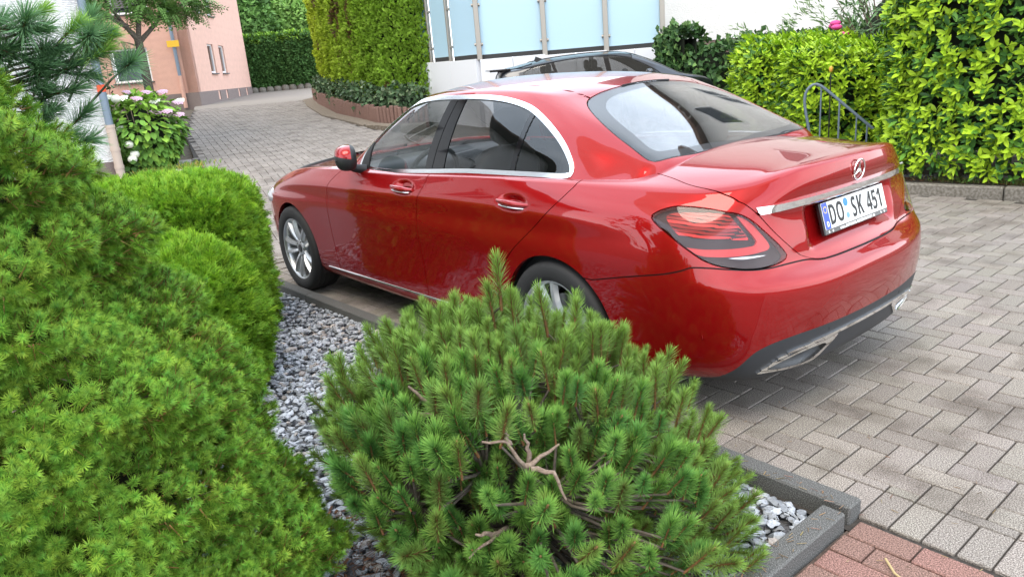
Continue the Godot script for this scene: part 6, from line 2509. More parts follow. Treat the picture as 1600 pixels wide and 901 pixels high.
func build_far_plants() -> void:
	# big clipped conifer hedge on the street corner, with ivy and a palisade of short logs at its foot
	var pal := [Vector3(17.5, 0, 7.6), Vector3(15.2, 0, 5.98), Vector3(13.05, 0, 5.10), Vector3(10.68, 0, 4.35), Vector3(9.15, 0, 4.09), Vector3(8.5, 0, 3.99), Vector3(7.95, 0, 4.12), Vector3(7.7, 0, 4.5)]
	for k in pal.size():
		pal[k].y = rise(pal[k].x, pal[k].z)
	var hp := []
	for q in [Vector3(16.4, 0, 7.2), Vector3(14.3, 0, 5.75), Vector3(12.3, 0, 5.0), Vector3(10.4, 0, 4.5), Vector3(9.4, 0, 4.32), Vector3(8.75, 0, 4.36), Vector3(8.4, 0, 4.6), Vector3(8.2, 0, 5.05)]:
		hp.append(Vector3(q.x, rise(q.x, q.z), q.z))
	var hedge := thing("conifer_hedge", "tall clipped yellow green conifer hedge with brown patches beside the glass fence", "hedge", Vector3.ZERO)
	var th := []
	for k in 4:
		th.append(spray(200 + k, 0.085, 8, 0.011, Color(0.75, 0.75, 0.75), Color(1.05, 1.05, 1.05), 0.5))
	var bn := FastNoiseLite.new()
	bn.seed = 8
	bn.frequency = 1.0
	bn.fractal_octaves = 3
	var tint := func(q: Vector3, nr: Vector3, v: float) -> Color:
		var brown := bn.get_noise_3d(q.x * 0.9, q.y * 0.35, q.z * 0.9) + 0.25 * bn.get_noise_3d(q.x * 4.0, q.y * 1.5, q.z * 4.0)
		var g := rng.randf_range(0.7, 1.25)
		if brown > 0.24 and q.x < 10.6 + 4.0 and q.x > 8.6 and rng.randf() < 0.75:
			return Color(0.17, 0.10, 0.045) * g
		var yel := clampf((q.x - 9.0) / 5.0, 0.0, 1.0)
		return Color(lerpf(0.30, 0.52, yel), lerpf(0.50, 0.62, yel), 0.05) * g
	hedge_cloud(hedge, hp, 4.6, 1.2, 80000, th, mats.needles, tint, 0.18, 0.6, 0.06)
	var ivy := thing("ground_ivy", "dark glossy ivy below the clipped conifer hedge, behind the short logs", "ivy", Vector3.ZERO)
	var il := leaf(0.075, 0.07, 0.15, 0.01, 2, 0.35)
	var ip := []
	for q in hp:
		ip.append(q)
	var itint := func(_q: Vector3, _n: Vector3, _v: float) -> Color:
		var g := rng.randf_range(0.6, 1.3)
		return Color(0.075, 0.13, 0.06) * g if rng.randf() < 0.8 else Color(0.17, 0.22, 0.12) * g
	var ivp := []
	for k in pal.size():
		ivp.append(pal[k].lerp(hp[k], 0.25))
	hedge_cloud(ivy, ivp, 0.46, 0.35, 5200, [il], mats.leaf_dark, itint, 0.05, -0.2, 0.10, 0.12)
	var logs := thing("log_palisade", "row of short reddish round logs edging the bed under the conifer hedge", "edging", Vector3.ZERO)
	var d := 0.0
	for k in pal.size() - 1:
		var a: Vector3 = pal[k]
		var b: Vector3 = pal[k + 1]
		var l := a.distance_to(b)
		while d < l:
			var q := a.lerp(b, d / l)
			var m := MB.new()
			var hgt := 0.30 + rng.randf_range(-0.03, 0.03)
			m.lathe([Vector2(0.043, -0.1), Vector2(0.043, hgt - 0.01), Vector2(0.036, hgt), Vector2(0.0, hgt + 0.003)], 9)
			put("log", m.mesh(), mats.log_red, logs, Transform3D(Basis(Vector3(1, 0, 0.3).normalized(), rng.randf_range(-0.04, 0.04)), q))
			d += 0.092
		d -= l
	# flat stone edge in front of the logs
	var edge := struct(thing("stone_edging", "flat pale stone edge along the log palisade", ""))
	for k in pal.size() - 1:
		var a: Vector3 = pal[k] + (pal[k] - hp[k]).normalized() * 0.08
		var b: Vector3 = pal[k + 1] + (pal[k + 1] - hp[k + 1]).normalized() * 0.08
		var n := int(a.distance_to(b) / 0.5) + 1
		for j in n:
			var p0 := a.lerp(b, float(j) / n)
			var p1 := a.lerp(b, float(j + 1) / n)
			var m := MB.new()
			var ll := p0.distance_to(p1)
			m.bar(Vector3(0.004, -0.15, 0.0), Vector3(ll - 0.004, 0.03, 0.30), 0.01)
			var dv := (p1 - p0).normalized()
			var zz := dv.cross(Vector3.UP).normalized()
			put("edge_stone", m.mesh(), mats.verge, edge, Transform3D(Basis(dv, zz.cross(dv), zz), p0))
	# two far clipped hedges on low stones
	var fs := []
	for k in 3:
		fs.append(clump_mesh(230 + k, 14, 0.16, 0.14, 0.07))
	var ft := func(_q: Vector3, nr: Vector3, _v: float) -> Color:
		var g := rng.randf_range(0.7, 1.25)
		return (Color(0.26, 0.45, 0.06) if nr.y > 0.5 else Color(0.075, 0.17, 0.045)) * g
	var f1 := thing("far_hedge", "dark green clipped hedge next to the pink house, nearer its corner", "hedge")
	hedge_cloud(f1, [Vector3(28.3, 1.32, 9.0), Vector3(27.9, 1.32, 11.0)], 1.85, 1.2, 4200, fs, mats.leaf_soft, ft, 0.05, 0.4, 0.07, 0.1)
	var f2 := thing("far_hedge", "dark green clipped hedge at the end of the street behind the conifer hedge", "hedge")
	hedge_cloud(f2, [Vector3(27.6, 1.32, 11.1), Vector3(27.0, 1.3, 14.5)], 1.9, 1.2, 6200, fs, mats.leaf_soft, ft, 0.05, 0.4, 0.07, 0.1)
	var low := thing("low_stone_wall", "low wall of rounded stones under the far hedges", "wall")
	for k in 18:
		var q := Vector3(28.25, 1.22, 9.0).lerp(Vector3(26.9, 1.22, 14.5), (k + 0.5) / 18.0) + Vector3(-0.12, 0, 0)
		var m := MB.new()
		m.blob(Vector3.ZERO, Vector3(0.16, rng.randf_range(0.15, 0.2), 0.16), 9, 6, Transform3D.IDENTITY, 0.7)
		put("stone", m.mesh(), mats.kerb_old, low, Transform3D(Basis(Vector3.UP, rng.randf() * 3.0), q))
	# trees behind them
	var cm := []
	for k in 3:
		cm.append(clump_mesh(240 + k, 16, 0.30, 0.26, 0.13))
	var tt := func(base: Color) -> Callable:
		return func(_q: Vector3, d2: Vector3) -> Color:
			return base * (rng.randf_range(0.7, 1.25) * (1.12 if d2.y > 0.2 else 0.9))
	var specs := [[Vector3(37, 1.4, 13.2), 5.6, "leafy tree behind the far hedge, close to the pink house", Color(0.10, 0.21, 0.05), 1.9], [Vector3(37.5, 1.4, 16.0), 4.1, "light green bushy tree over the far hedge", Color(0.20, 0.36, 0.09), 1.8], [Vector3(41, 1.4, 15.5), 7.0, "tall dark green tree farthest back between pink house and conifer hedge", Color(0.08, 0.17, 0.05), 2.4], [Vector3(36.5, 1.4, 18.6), 5.0, "round green tree half behind the tall conifer hedge", Color(0.13, 0.26, 0.06), 2.0]]
	for s in specs:
		var t := thing("background_tree", s[2], "tree", s[0])
		var b := MB.new()
		b.tube([Vector3(0, -0.2, 0), Vector3(0.05, s[1] * 0.5, 0), Vector3(0, s[1] * 0.8, 0)], [0.16, 0.11, 0.05], 8)
		put("trunk", b.mesh(), mats.bark_dark, t)
		var r: float = s[4]
		var bl := []
		for k in 6:
			bl.append([Vector3(rng.randf_range(-1, 1) * r * 0.6, s[1] * rng.randf_range(0.3, 0.75), rng.randf_range(-1, 1) * r * 0.6), r * 0.6])
		bl.append([Vector3(0, s[1] * 0.85, 0), r * 0.5])
		crown(t, bl, 2400, cm, mats.leaf_soft, tt.call(s[3]))
	# street tree in front of the pink house
	var ta := Vector3(9.64, 0.74, 0.47)
	var tree := thing("street_tree", "small feathery tree with a bare brown trunk before the pink house", "tree", ta)
	var b := MB.new()
	b.tube([Vector3(0, -0.1, 0), Vector3(-0.01, 0.6, 0.01), Vector3(-0.012, 1.2, 0.015), Vector3(-0.03, 1.62, 0.0)], [0.088, 0.078, 0.068, 0.062], 12)
	put("trunk", b.mesh(), mats.bark_dark, tree)
	var limbs := [[Vector3(-0.03, 1.60, 0.0), Vector3(0.02, 1.9, -0.18), Vector3(0.05, 2.5, -0.5)], [Vector3(-0.03, 1.60, 0.0), Vector3(-0.02, 2.0, 0.10), Vector3(0.1, 2.7, 0.15)], [Vector3(-0.03, 1.56, 0.0), Vector3(0.0, 1.8, 0.28), Vector3(0.1, 2.25, 0.7)], [Vector3(0.0, 1.8, -0.10), Vector3(0.1, 2.1, -0.5), Vector3(0.2, 2.3, -0.95)], [Vector3(0.02, 2.0, 0.05), Vector3(0.4, 2.5, 0.3), Vector3(0.7, 3.0, 0.5)], [Vector3(-0.02, 1.5, 0.0), Vector3(0.0, 1.56, -0.12), Vector3(0.0, 1.6, -0.25)]]
	for l in limbs:
		var m := MB.new()
		m.tube(l, [0.045, 0.03, 0.012] if l[2].y > 1.7 else [0.014, 0.01, 0.006], 7)
		put("limb", m.mesh(), mats.bark_dark, tree)
	var pm := []
	for k in 3:
		var m := MB.new()
		m.use_c = true
		# a hanging leaf of paired leaflets
		for j in 7:
			for s in [-1.0, 1.0]:
				var bq := Vector3(0, 0.035 * j, -0.0035 * j * j)
				var dir := Vector3(s * 0.85, 0.5, -0.25).normalized()
				var nn := Vector3(s * -0.2, 0.3, 1).normalized()
				nn = (nn - dir * nn.dot(dir)).normalized()
				var sd := dir.cross(nn) * 0.014
				var k0 := m.vert(bq, nn)
				m.vert(bq + dir * 0.04 - sd, nn)
				m.vert(bq + dir * 0.085, nn)
				m.vert(bq + dir * 0.04 + sd, nn)
				m.i.append_array(PackedInt32Array([k0, k0 + 1, k0 + 2, k0, k0 + 2, k0 + 3]))
		pm.append(m.mesh())
	var xs := []
	var cs := PackedColorArray()
	var clusters := [Vector3(0.0, 2.15, -0.55), Vector3(0.05, 2.25, -0.95), Vector3(0.0, 2.1, 0.25), Vector3(0.05, 2.05, 0.62), Vector3(0.1, 2.15, 0.95), Vector3(0.1, 2.5, 0.3), Vector3(0.1, 2.6, -0.2), Vector3(0.2, 2.5, -0.75), Vector3(0.5, 2.6, 0.2), Vector3(0.2, 2.9, 0.5), Vector3(0.2, 3.1, -0.3), Vector3(0.0, 2.02, -0.78)]
	for k in 1500:
		var c: Vector3 = clusters[rng.randi() % clusters.size()]
		var q := c + rdir() * Vector3(0.42, 0.26, 0.36) * pow(rng.randf(), 0.5)
		if q.y < 1.95 and rng.randf() < 0.85:
			continue
		var dir := (Vector3(q.x - 0.1, -0.1, q.z) + rdir() * 0.7).normalized()
		xs.append(Transform3D(facing(dir, (Vector3.UP + rdir() * 0.5).normalized()).scaled(Vector3.ONE * rng.randf_range(0.7, 1.1)), q))
		var v := rng.randf_range(0.7, 1.3)
		cs.append(Color(0.15, 0.28, 0.07) * v)
	for k in 6:
		xs.append(Transform3D(facing(Vector3(0, -0.2, -0.9 + 0.3 * k).normalized(), Vector3.UP).scaled(Vector3.ONE * 0.8), Vector3(0, 1.6, -0.25)))
		cs.append(Color(0.12, 0.22, 0.06))
	many("crown", pm[0], mats.leaf_soft, xs, tree, cs)
	build_hydrangea()
	build_ivy_and_shrubs()

func build_hydrangea() -> void:
	var at := Vector3(7.75, 0.47, -0.20)
	var t := thing("hydrangea_bush", "leafy hydrangea bush with flat pink flower heads beside the white house", "bush", at)
	var lf := leaf(0.125, 0.085, 0.12, 0.03, 3, 0.45)
	var xs := []
	var cs := []
	var core := MB.new()
	core.blob(Vector3(0, 0.5, 0), Vector3(0.30, 0.40, 0.36), 14, 8)
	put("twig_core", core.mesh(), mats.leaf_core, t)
	for k in 10:
		var m := MB.new()
		var a := rng.randf() * TAU
		m.tube([Vector3(cos(a) * 0.12, -0.05, sin(a) * 0.12), Vector3(cos(a) * 0.3, 0.5, sin(a) * 0.3), Vector3(cos(a) * 0.38, 0.9, sin(a) * 0.38)], [0.011, 0.008, 0.005], 5)
		put("stem", m.mesh(), mats.branch, t)
	for k in 1500:
		var d := rdir()
		var q := Vector3(d.x * 0.50, 0.56 + d.y * 0.52, d.z * 0.56) * (1.0 - 0.22 * pow(rng.randf(), 1.5))
		q.y = maxf(q.y, 0.06)
		if q.y < 0.45:
			q.x *= 0.85
			q.z *= 0.9
		var dir := (d + Vector3.DOWN * 0.5 + rdir() * 0.6).normalized()
		xs.append(Transform3D(facing(dir, (d * 0.6 + Vector3.UP * 0.8 + rdir() * 0.3).normalized()).scaled(Vector3.ONE * rng.randf_range(0.65, 1.1)), q))
		var v := rng.randf_range(0.7, 1.2)
		cs.append((Color(0.24, 0.42, 0.06) if q.y > 0.75 or rng.randf() < 0.3 else Color(0.14, 0.29, 0.05)) * v)
	leaves(t, lf, mats.leaf_soft, xs, cs, 90)
	var fl := MB.new()
	fl.use_c = true
	for k in 26:
		var a := k * 2.4
		var r := 0.075 * sqrt(k / 26.0)
		fl.blob(Vector3(cos(a) * r, 0.012 - r * r * 2.5, sin(a) * r), Vector3(0.016, 0.007, 0.016), 6, 3)
	var flm := fl.mesh()
	var spots := [[-0.30, 1.02, -0.25], [-0.32, 1.00, -0.08], [-0.20, 1.07, 0.10], [-0.12, 1.06, 0.32], [-0.34, 0.95, 0.14], [-0.42, 0.80, 0.10], [-0.44, 0.80, 0.24], [-0.40, 0.74, 0.40], [-0.2, 0.92, 0.50], [-0.28, 0.9, 0.45], [-0.05, 1.09, -0.1], [0.1, 1.05, 0.2], [-0.15, 1.05, -0.38]]
	for k in spots.size():
		var q: Array = spots[k]
		put("flower_head", flm, mats.petal_pink if k % 4 else mats.petal_white, t, Transform3D(Basis(Vector3(0, 0, 1), 0.35) * Basis(Vector3(1, 0, 0), rng.randf_range(-0.3, 0.3)), Vector3(q[0], q[1], q[2])))
	var t2 := thing("white_hydrangea", "few white mophead blooms low beside the cream downpipe", "bush", Vector3(7.38, 0.47, -0.50))
	for q in [Vector3(-0.02, 0.42, -0.02), Vector3(0.0, 0.28, 0.03), Vector3(-0.03, 0.22, -0.02), Vector3(0.06, 0.62, -0.06), Vector3(0.05, 1.02, -0.04)]:
		var m := MB.new()
		m.blob(Vector3.ZERO, Vector3(0.065, 0.05, 0.065), 10, 7)
		for k in m.p.size():
			m.p[k] *= 1.0 + 0.12 * sin(m.p[k].x * 190.0) * sin(m.p[k].z * 170.0)
		put("bloom", m.mesh(), mats.petal_white, t2, Transform3D(Basis.IDENTITY, q))
	var xs2 := []
	var cs2 := []
	for k in 60:
		var q := Vector3(rng.randf_range(-0.05, 0.15), rng.randf_range(0.05, 0.6), rng.randf_range(-0.1, 0.12))
		xs2.append(Transform3D(facing((rdir() + Vector3.UP * 0.3).normalized(), rdir()).scaled(Vector3.ONE * 0.8), q))
		cs2.append(Color(0.08, 0.17, 0.04) * rng.randf_range(0.6, 1.2))
	leaves(t2, lf, mats.leaf_soft, xs2, cs2, 20)
	# weeds and a thin shrub at the foot of the wall
	var g := thing("grass_tuft", "patch of light green weeds and grass under the pink hydrangea", "weeds", Vector3(7.45, 0.45, -0.05))
	var gx := []
	var gc := PackedColorArray()
	var bl := MB.new()
	bl.use_c = true
	needle(bl, Vector3.ZERO, Vector3.UP, 0.16, 0.012, Vector3(0, 0, 1), Color(1, 1, 1), Color(1, 1, 1), 0.3)
	var blm := bl.mesh()
	for k in 900:
		var q := Vector3(rng.randfn(0, 0.16), 0.0, rng.randfn(0.0, 0.28))
		gx.append(Transform3D(along((Vector3.UP + rdir() * 0.6).normalized(), rng.randf() * 6.0).scaled(Vector3.ONE * rng.randf_range(0.5, 1.1)), q))
		gc.append(Color(0.22, 0.36, 0.06) * rng.randf_range(0.6, 1.2) if k % 5 else Color(0.45, 0.36, 0.08))
	many("foliage", blm, mats.leaf_soft, gx, g, gc)
	var s := thing("thin_shrub", "thin dark leaved shrub rising behind the grey downpipe", "shrub", Vector3(8.15, 0.5, -0.55))
	var sx := []
	var sc := []
	for k in 5:
		var m := MB.new()
		var tip := Vector3(rng.randf_range(-0.1, 0.1), rng.randf_range(1.1, 1.65), rng.randf_range(-0.05, 0.2))
		m.tube([Vector3.ZERO, tip * 0.5, tip], [0.008, 0.006, 0.003], 5)
		put("stem", m.mesh(), mats.bark_dark, s)
		for j in 22:
			var q := tip * rng.randf_range(0.45, 1.0) + rdir() * 0.05
			sx.append(Transform3D(facing((rdir() + Vector3.UP * 0.4).normalized(), rdir()).scaled(Vector3.ONE * 0.5), q))
			sc.append(Color(0.05, 0.10, 0.04) * rng.randf_range(0.6, 1.3))
	leaves(s, lf, mats.leaf_dark, sx, sc, 30)

func build_ivy_and_shrubs() -> void:
	var il := leaf(0.085, 0.08, 0.15, 0.012, 2, 0.35)
	var t := thing("ivy_wall", "dark green ivy mass climbing below the tall white house", "ivy")
	var itint := func(_q: Vector3, _n: Vector3, _v: float) -> Color:
		var g := rng.randf_range(0.6, 1.3)
		return Color(0.055, 0.12, 0.04) * g if rng.randf() < 0.75 else Color(0.13, 0.23, 0.07) * g
	hedge_cloud(t, [Vector3(4.25, 0.1, 6.55), Vector3(3.72, 0.1, 6.2), Vector3(2.85, 0.1, 6.82), Vector3(0.5, 0.1, 8.3), Vector3(-4.5, 0.1, 10.4)], 1.42, 0.9, 11000, [il], mats.leaf_dark, itint, 0.1, -0.2, 0.16)
	hedge_cloud(t, [Vector3(4.30, 0.1, 6.62), Vector3(3.62, 0.1, 6.28)], 1.66, 0.5, 2200, [il], mats.leaf_dark, itint, 0.1, -0.2, 0.12)
	# grey green flowering shrub behind the hedges
	var sh := thing("grey_green_shrub", "tall shrub with long grey green leaves and pink flowers behind the laurel hedge", "shrub", Vector3(0.85, 0.3, 7.1))
	var ll := leaf(0.16, 0.030, 0.2, 0.03, 3, 0.45)
	var xs := []
	var cs := []
	var core := MB.new()
	core.blob(Vector3(-0.2, 1.0, 0.25), Vector3(0.55, 0.75, 0.7), 14, 8)
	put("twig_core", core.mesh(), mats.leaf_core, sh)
	for k in 26:
		var a := rng.randf() * TAU
		var tip := Vector3(-0.2 + cos(a) * rng.randf_range(0.5, 1.1), rng.randf_range(1.2, 2.4), 0.2 + sin(a) * rng.randf_range(0.4, 1.1))
		var m := MB.new()
		m.tube([Vector3(-0.2, 0, 0.2), tip * 0.55 + Vector3(0, 0.3, 0), tip], [0.014, 0.009, 0.004], 5)
		put("stem", m.mesh(), mats.branch, sh)
	for k in 3400:
		var d := rdir()
		var q := Vector3(-0.2 + d.x * 0.95, 1.1 + d.y * 1.15, 0.25 + d.z * 0.95) * (1.0 - 0.25 * pow(rng.randf(), 1.5))
		if q.y < 0.2:
			continue
		var dir := (d * 0.7 + Vector3.DOWN * 0.15 + rdir() * 0.7).normalized()
		xs.append(Transform3D(facing(dir, (d * 0.5 + Vector3.UP + rdir() * 0.4).normalized()).scaled(Vector3.ONE * rng.randf_range(0.6, 1.1)), q))
		cs.append(Color(0.13, 0.22, 0.10) * rng.randf_range(0.6, 1.35))
	# loose sprays reaching out to the left in front of the wall
	for k in 420:
		var u := rng.randf()
		var q := Vector3(0.7 + 1.05 * u, 1.35 + 0.35 * sin(u * 7.0) * (1.0 - u) + rng.randf_range(-0.14, 0.10), -0.15 - 0.55 * u + rng.randf_range(-0.1, 0.1))
		if rng.randf() < u * 0.7:
			continue
		xs.append(Transform3D(facing((Vector3(0.6, 0.5, -0.3) + rdir() * 0.6).normalized(), rdir()).scaled(Vector3.ONE * rng.randf_range(0.35, 0.7)), q))
		cs.append(Color(0.16, 0.25, 0.10) * rng.randf_range(0.6, 1.3))
	leaves(sh, ll, mats.leaf_soft, xs, cs, 60)
	for q in [Vector3(0.35, 1.36, -0.62), Vector3(0.30, 1.31, -0.68), Vector3(0.18, 1.22, -0.72), Vector3(0.40, 1.33, -0.56)]:
		var m := MB.new()
		m.blob(Vector3.ZERO, Vector3(0.07, 0.035, 0.06), 9, 6)
		put("flower_head", m.mesh(), mats.petal_hot, sh, Transform3D(Basis.IDENTITY, q))

# ------------------------------------------------------------------ laurel hedges, railing and verge on the right
func laurel(t: Node3D, half: Vector3, n: int, single: int, lime: float, sd: int, size := 0.09) -> void:
	var lf := leaf(size, size * 0.40, 0.22, size * 0.16, 4, 0.5)
	var nf := FastNoiseLite.new()
	nf.seed = sd
	nf.frequency = 1.0
	nf.fractal_octaves = 3
	var core := MB.new()
	core.blob(Vector3(0, half.y * 0.5, 0), Vector3(half.x * 0.80, half.y * 0.42, half.z * 0.78), 20, 10, Transform3D.IDENTITY, 0.5)
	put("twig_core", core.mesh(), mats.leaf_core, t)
	var xs := []
	var cs := []
	for k in n / 6:
		var pb := on_block(half, 5.0)
		var q: Vector3 = pb[0]
		var nr: Vector3 = pb[1]
		if nr.z > 0.6 and rng.randf() < 0.7:
			continue
		var depth := absf(rng.randfn(0.0, 0.07))
		q += nr * (nf.get_noise_3dv(q * 2.2) * 0.14 + nf.get_noise_3dv(q * 7.0) * 0.05 - depth)
		var ax := (nr * 0.9 + Vector3.UP * 0.55 + rdir() * 0.45).normalized()
		var fresh := rng.randf() < lime and depth < 0.09
		for j in 6:
			var az := j * 2.4 + rng.randf() * 0.5
			var side := along(ax, az).x
			var op := lerpf(0.5, 1.15, j / 5.0)
			var dir := (ax * cos(op) + side * sin(op)).normalized()
			var up := (ax * sin(op) - side * cos(op)).normalized()
			var s := rng.randf_range(0.6, 1.25)
			xs.append(Transform3D(facing(dir, up).scaled(Vector3(s, s, s)), q - ax * 0.012 * j))
			var v := rng.randf_range(0.75, 1.2)
			cs.append((Color(0.36, 0.54, 0.035) if fresh and j < 5 else Color(0.12, 0.27, 0.04) if rng.randf() < 0.5 else Color(0.045, 0.12, 0.03)) * v)
	leaves(t, lf, mats.leaf_gloss, xs, cs, single)

func build_right_garden() -> void:
	var turn := 0.14
	var big := thing("big_laurel", "large bright green laurel hedge block, nearest at the right edge", "hedge", Vector3(-1.75, 0.10, 5.55), turn)
	laurel(big, Vector3(1.62, 2.25, 1.0), 46000, 300, 0.74, 51)
	var b := thing("clipped_laurel", "lime green laurel hedge block directly behind the curved railing", "hedge", Vector3(0.85, 0.10, 5.75), turn + 0.6)
	laurel(b, Vector3(0.62, 1.32, 0.75), 15000, 200, 0.88, 52)
	var c := thing("clipped_laurel", "lime green laurel hedge block between the ivy and the railing hedge", "hedge", Vector3(1.62, 0.12, 6.3), turn + 0.6)
	laurel(c, Vector3(0.80, 1.42, 0.75), 15000, 150, 0.88, 53)
	# curved hand rail of garden steps
	var r := thing("step_railing", "grey blue curved metal handrail with upright bars before the laurel hedge", "railing", Vector3.ZERO)
	var pts := []
	var way := PackedVector3Array([Vector3(0.46, 0.10, 4.77), Vector3(0.535, 0.60, 4.73), Vector3(0.570, 0.84, 4.708), Vector3(0.558, 0.96, 4.714), Vector3(0.506, 1.026, 4.744), Vector3(0.455, 1.025, 4.772), Vector3(0.40, 0.985, 4.80), Vector3(0.163, 0.741, 4.927), Vector3(-0.15, 0.42, 5.09)])
	var wk := PackedFloat32Array([0, 0.5, 0.75, 0.88, 0.98, 1.06, 1.13, 1.5, 1.98])
	for k in 45:
		pts.append(curve3(wk, way, 1.98 * k / 44.0))
	var m := MB.new()
	m.tube(pts, [0.016], 10)
	put("handrail", m.mesh(), mats.rail_paint, r)
	for k in 6:
		var u := [0.02, 0.30, 0.56, 0.72, 0.9, 1.05][k] as float
		var top := Vector3(0.44, 1.015, 4.78).lerp(Vector3(-0.15, 0.42, 5.09), u)
		var p := MB.new()
		p.tube([Vector3(top.x, 0.08, top.z), top], [0.011 if k % 2 else 0.009], 8)
		put("upright", p.mesh(), mats.rail_paint, r)
	var lamp := thing("garden_lamp", "small amber glass garden light on a dark stake above the railing", "lamp", Vector3(0.43, 0.8, 4.98))
	var g := MB.new()
	g.blob(Vector3(0, 0.37, 0), Vector3(0.022, 0.034, 0.022), 12, 8)
	put("amber_glass", g.mesh(), mats.lamp_amber, lamp)
	var st := MB.new()
	st.tube([Vector3(0, -0.4, 0), Vector3(0, 0.33, 0)], [0.007], 6)
	put("stake", st.mesh(), mats.black_trim, lamp)
	# stones, a dry leaf and weeds along the verge
	var row := thing("stone_border", "loose row of flat grey stones on the soil at the foot of the big laurel", "stones")
	for k in 26:
		var px := 0.4 - 0.105 * k + rng.randf_range(-0.03, 0.03)
		var q := Vector3(px, 0.10, 4.62 - px * 0.14 + rng.randf_range(0.0, 0.12))
		var s := rng.randf_range(0.05, 0.11)
		put("stone", stone_mesh(k % 5 + 20), mats.verge_stone, row, Transform3D(Basis(Vector3.UP, rng.randf() * TAU).scaled(Vector3(s, s * 0.8, s * 0.7)), q))
	var dl := leaf(0.12, 0.05, 0.4, 0.05, 4, 0.5)
	tag(put("dry_leaf", dl, mats.dry_leaf, self, Transform3D(facing(Vector3(0.3, 0.8, -0.3).normalized(), Vector3(-0.5, 0.2, -0.8)), Vector3(-0.50, 0.20, 4.52))), "brown curled dead leaf hanging at the bottom of the big laurel", "leaf")
	var gx := []
	var gc := PackedColorArray()
	var bl := MB.new()
	bl.use_c = true
	needle(bl, Vector3.ZERO, Vector3.UP, 0.09, 0.006, Vector3(0, 0, 1), Color(1, 1, 1), Color(1, 1, 1), 0.3)
	for k in 1500:
		var c0 := Vector3(-0.05, 0.09, 4.62) if k % 3 == 0 else Vector3(-1.1, 0.09, 4.70) if k % 3 == 1 else Vector3(-1.6, 0.09, 4.82)
		var wide := 0.12 if k % 3 == 0 else 0.22
		gx.append(Transform3D(along((Vector3.UP + rdir() * 0.7).normalized(), rng.randf() * 6.0).scaled(Vector3.ONE * (1.7 if k % 3 == 0 else 0.8) * rng.randf_range(0.5, 1.1)), c0 + Vector3(rng.randfn(0, wide), 0, rng.randfn(0, 0.05))))
		gc.append(Color(0.16, 0.26, 0.06) * rng.randf_range(0.5, 1.3) if k % 4 else Color(0.40, 0.34, 0.14))
	tag(many("verge_grass", bl.mesh(), mats.leaf_soft, gx, self, gc), "sparse grass and weeds growing on the verge below the hedge", "grass")
	var sx := []
	var sc := PackedColorArray()
	var chip := MB.new()
	chip.bar(Vector3(-1, -0.1, -0.4), Vector3(1, 0.1, 0.4), 0.1)
	for k in 1400:
		var px := rng.randf_range(-4.0, 1.2)
		sx.append(Transform3D(Basis(Vector3.UP, rng.randf() * TAU).scaled(Vector3.ONE * rng.randf_range(0.006, 0.02)), Vector3(px, 0.093, 4.50 - px * 0.13 + absf(rng.randfn(0, 0.22)))))
		sc.append(Color(1, 0.85, 0.7) * rng.randf_range(0.6, 2.2))
	tag(many("verge_litter", chip.mesh(), mats.bark_chip, sx, self, sc), "dry leaf bits and twigs scattered over the verge", "litter")

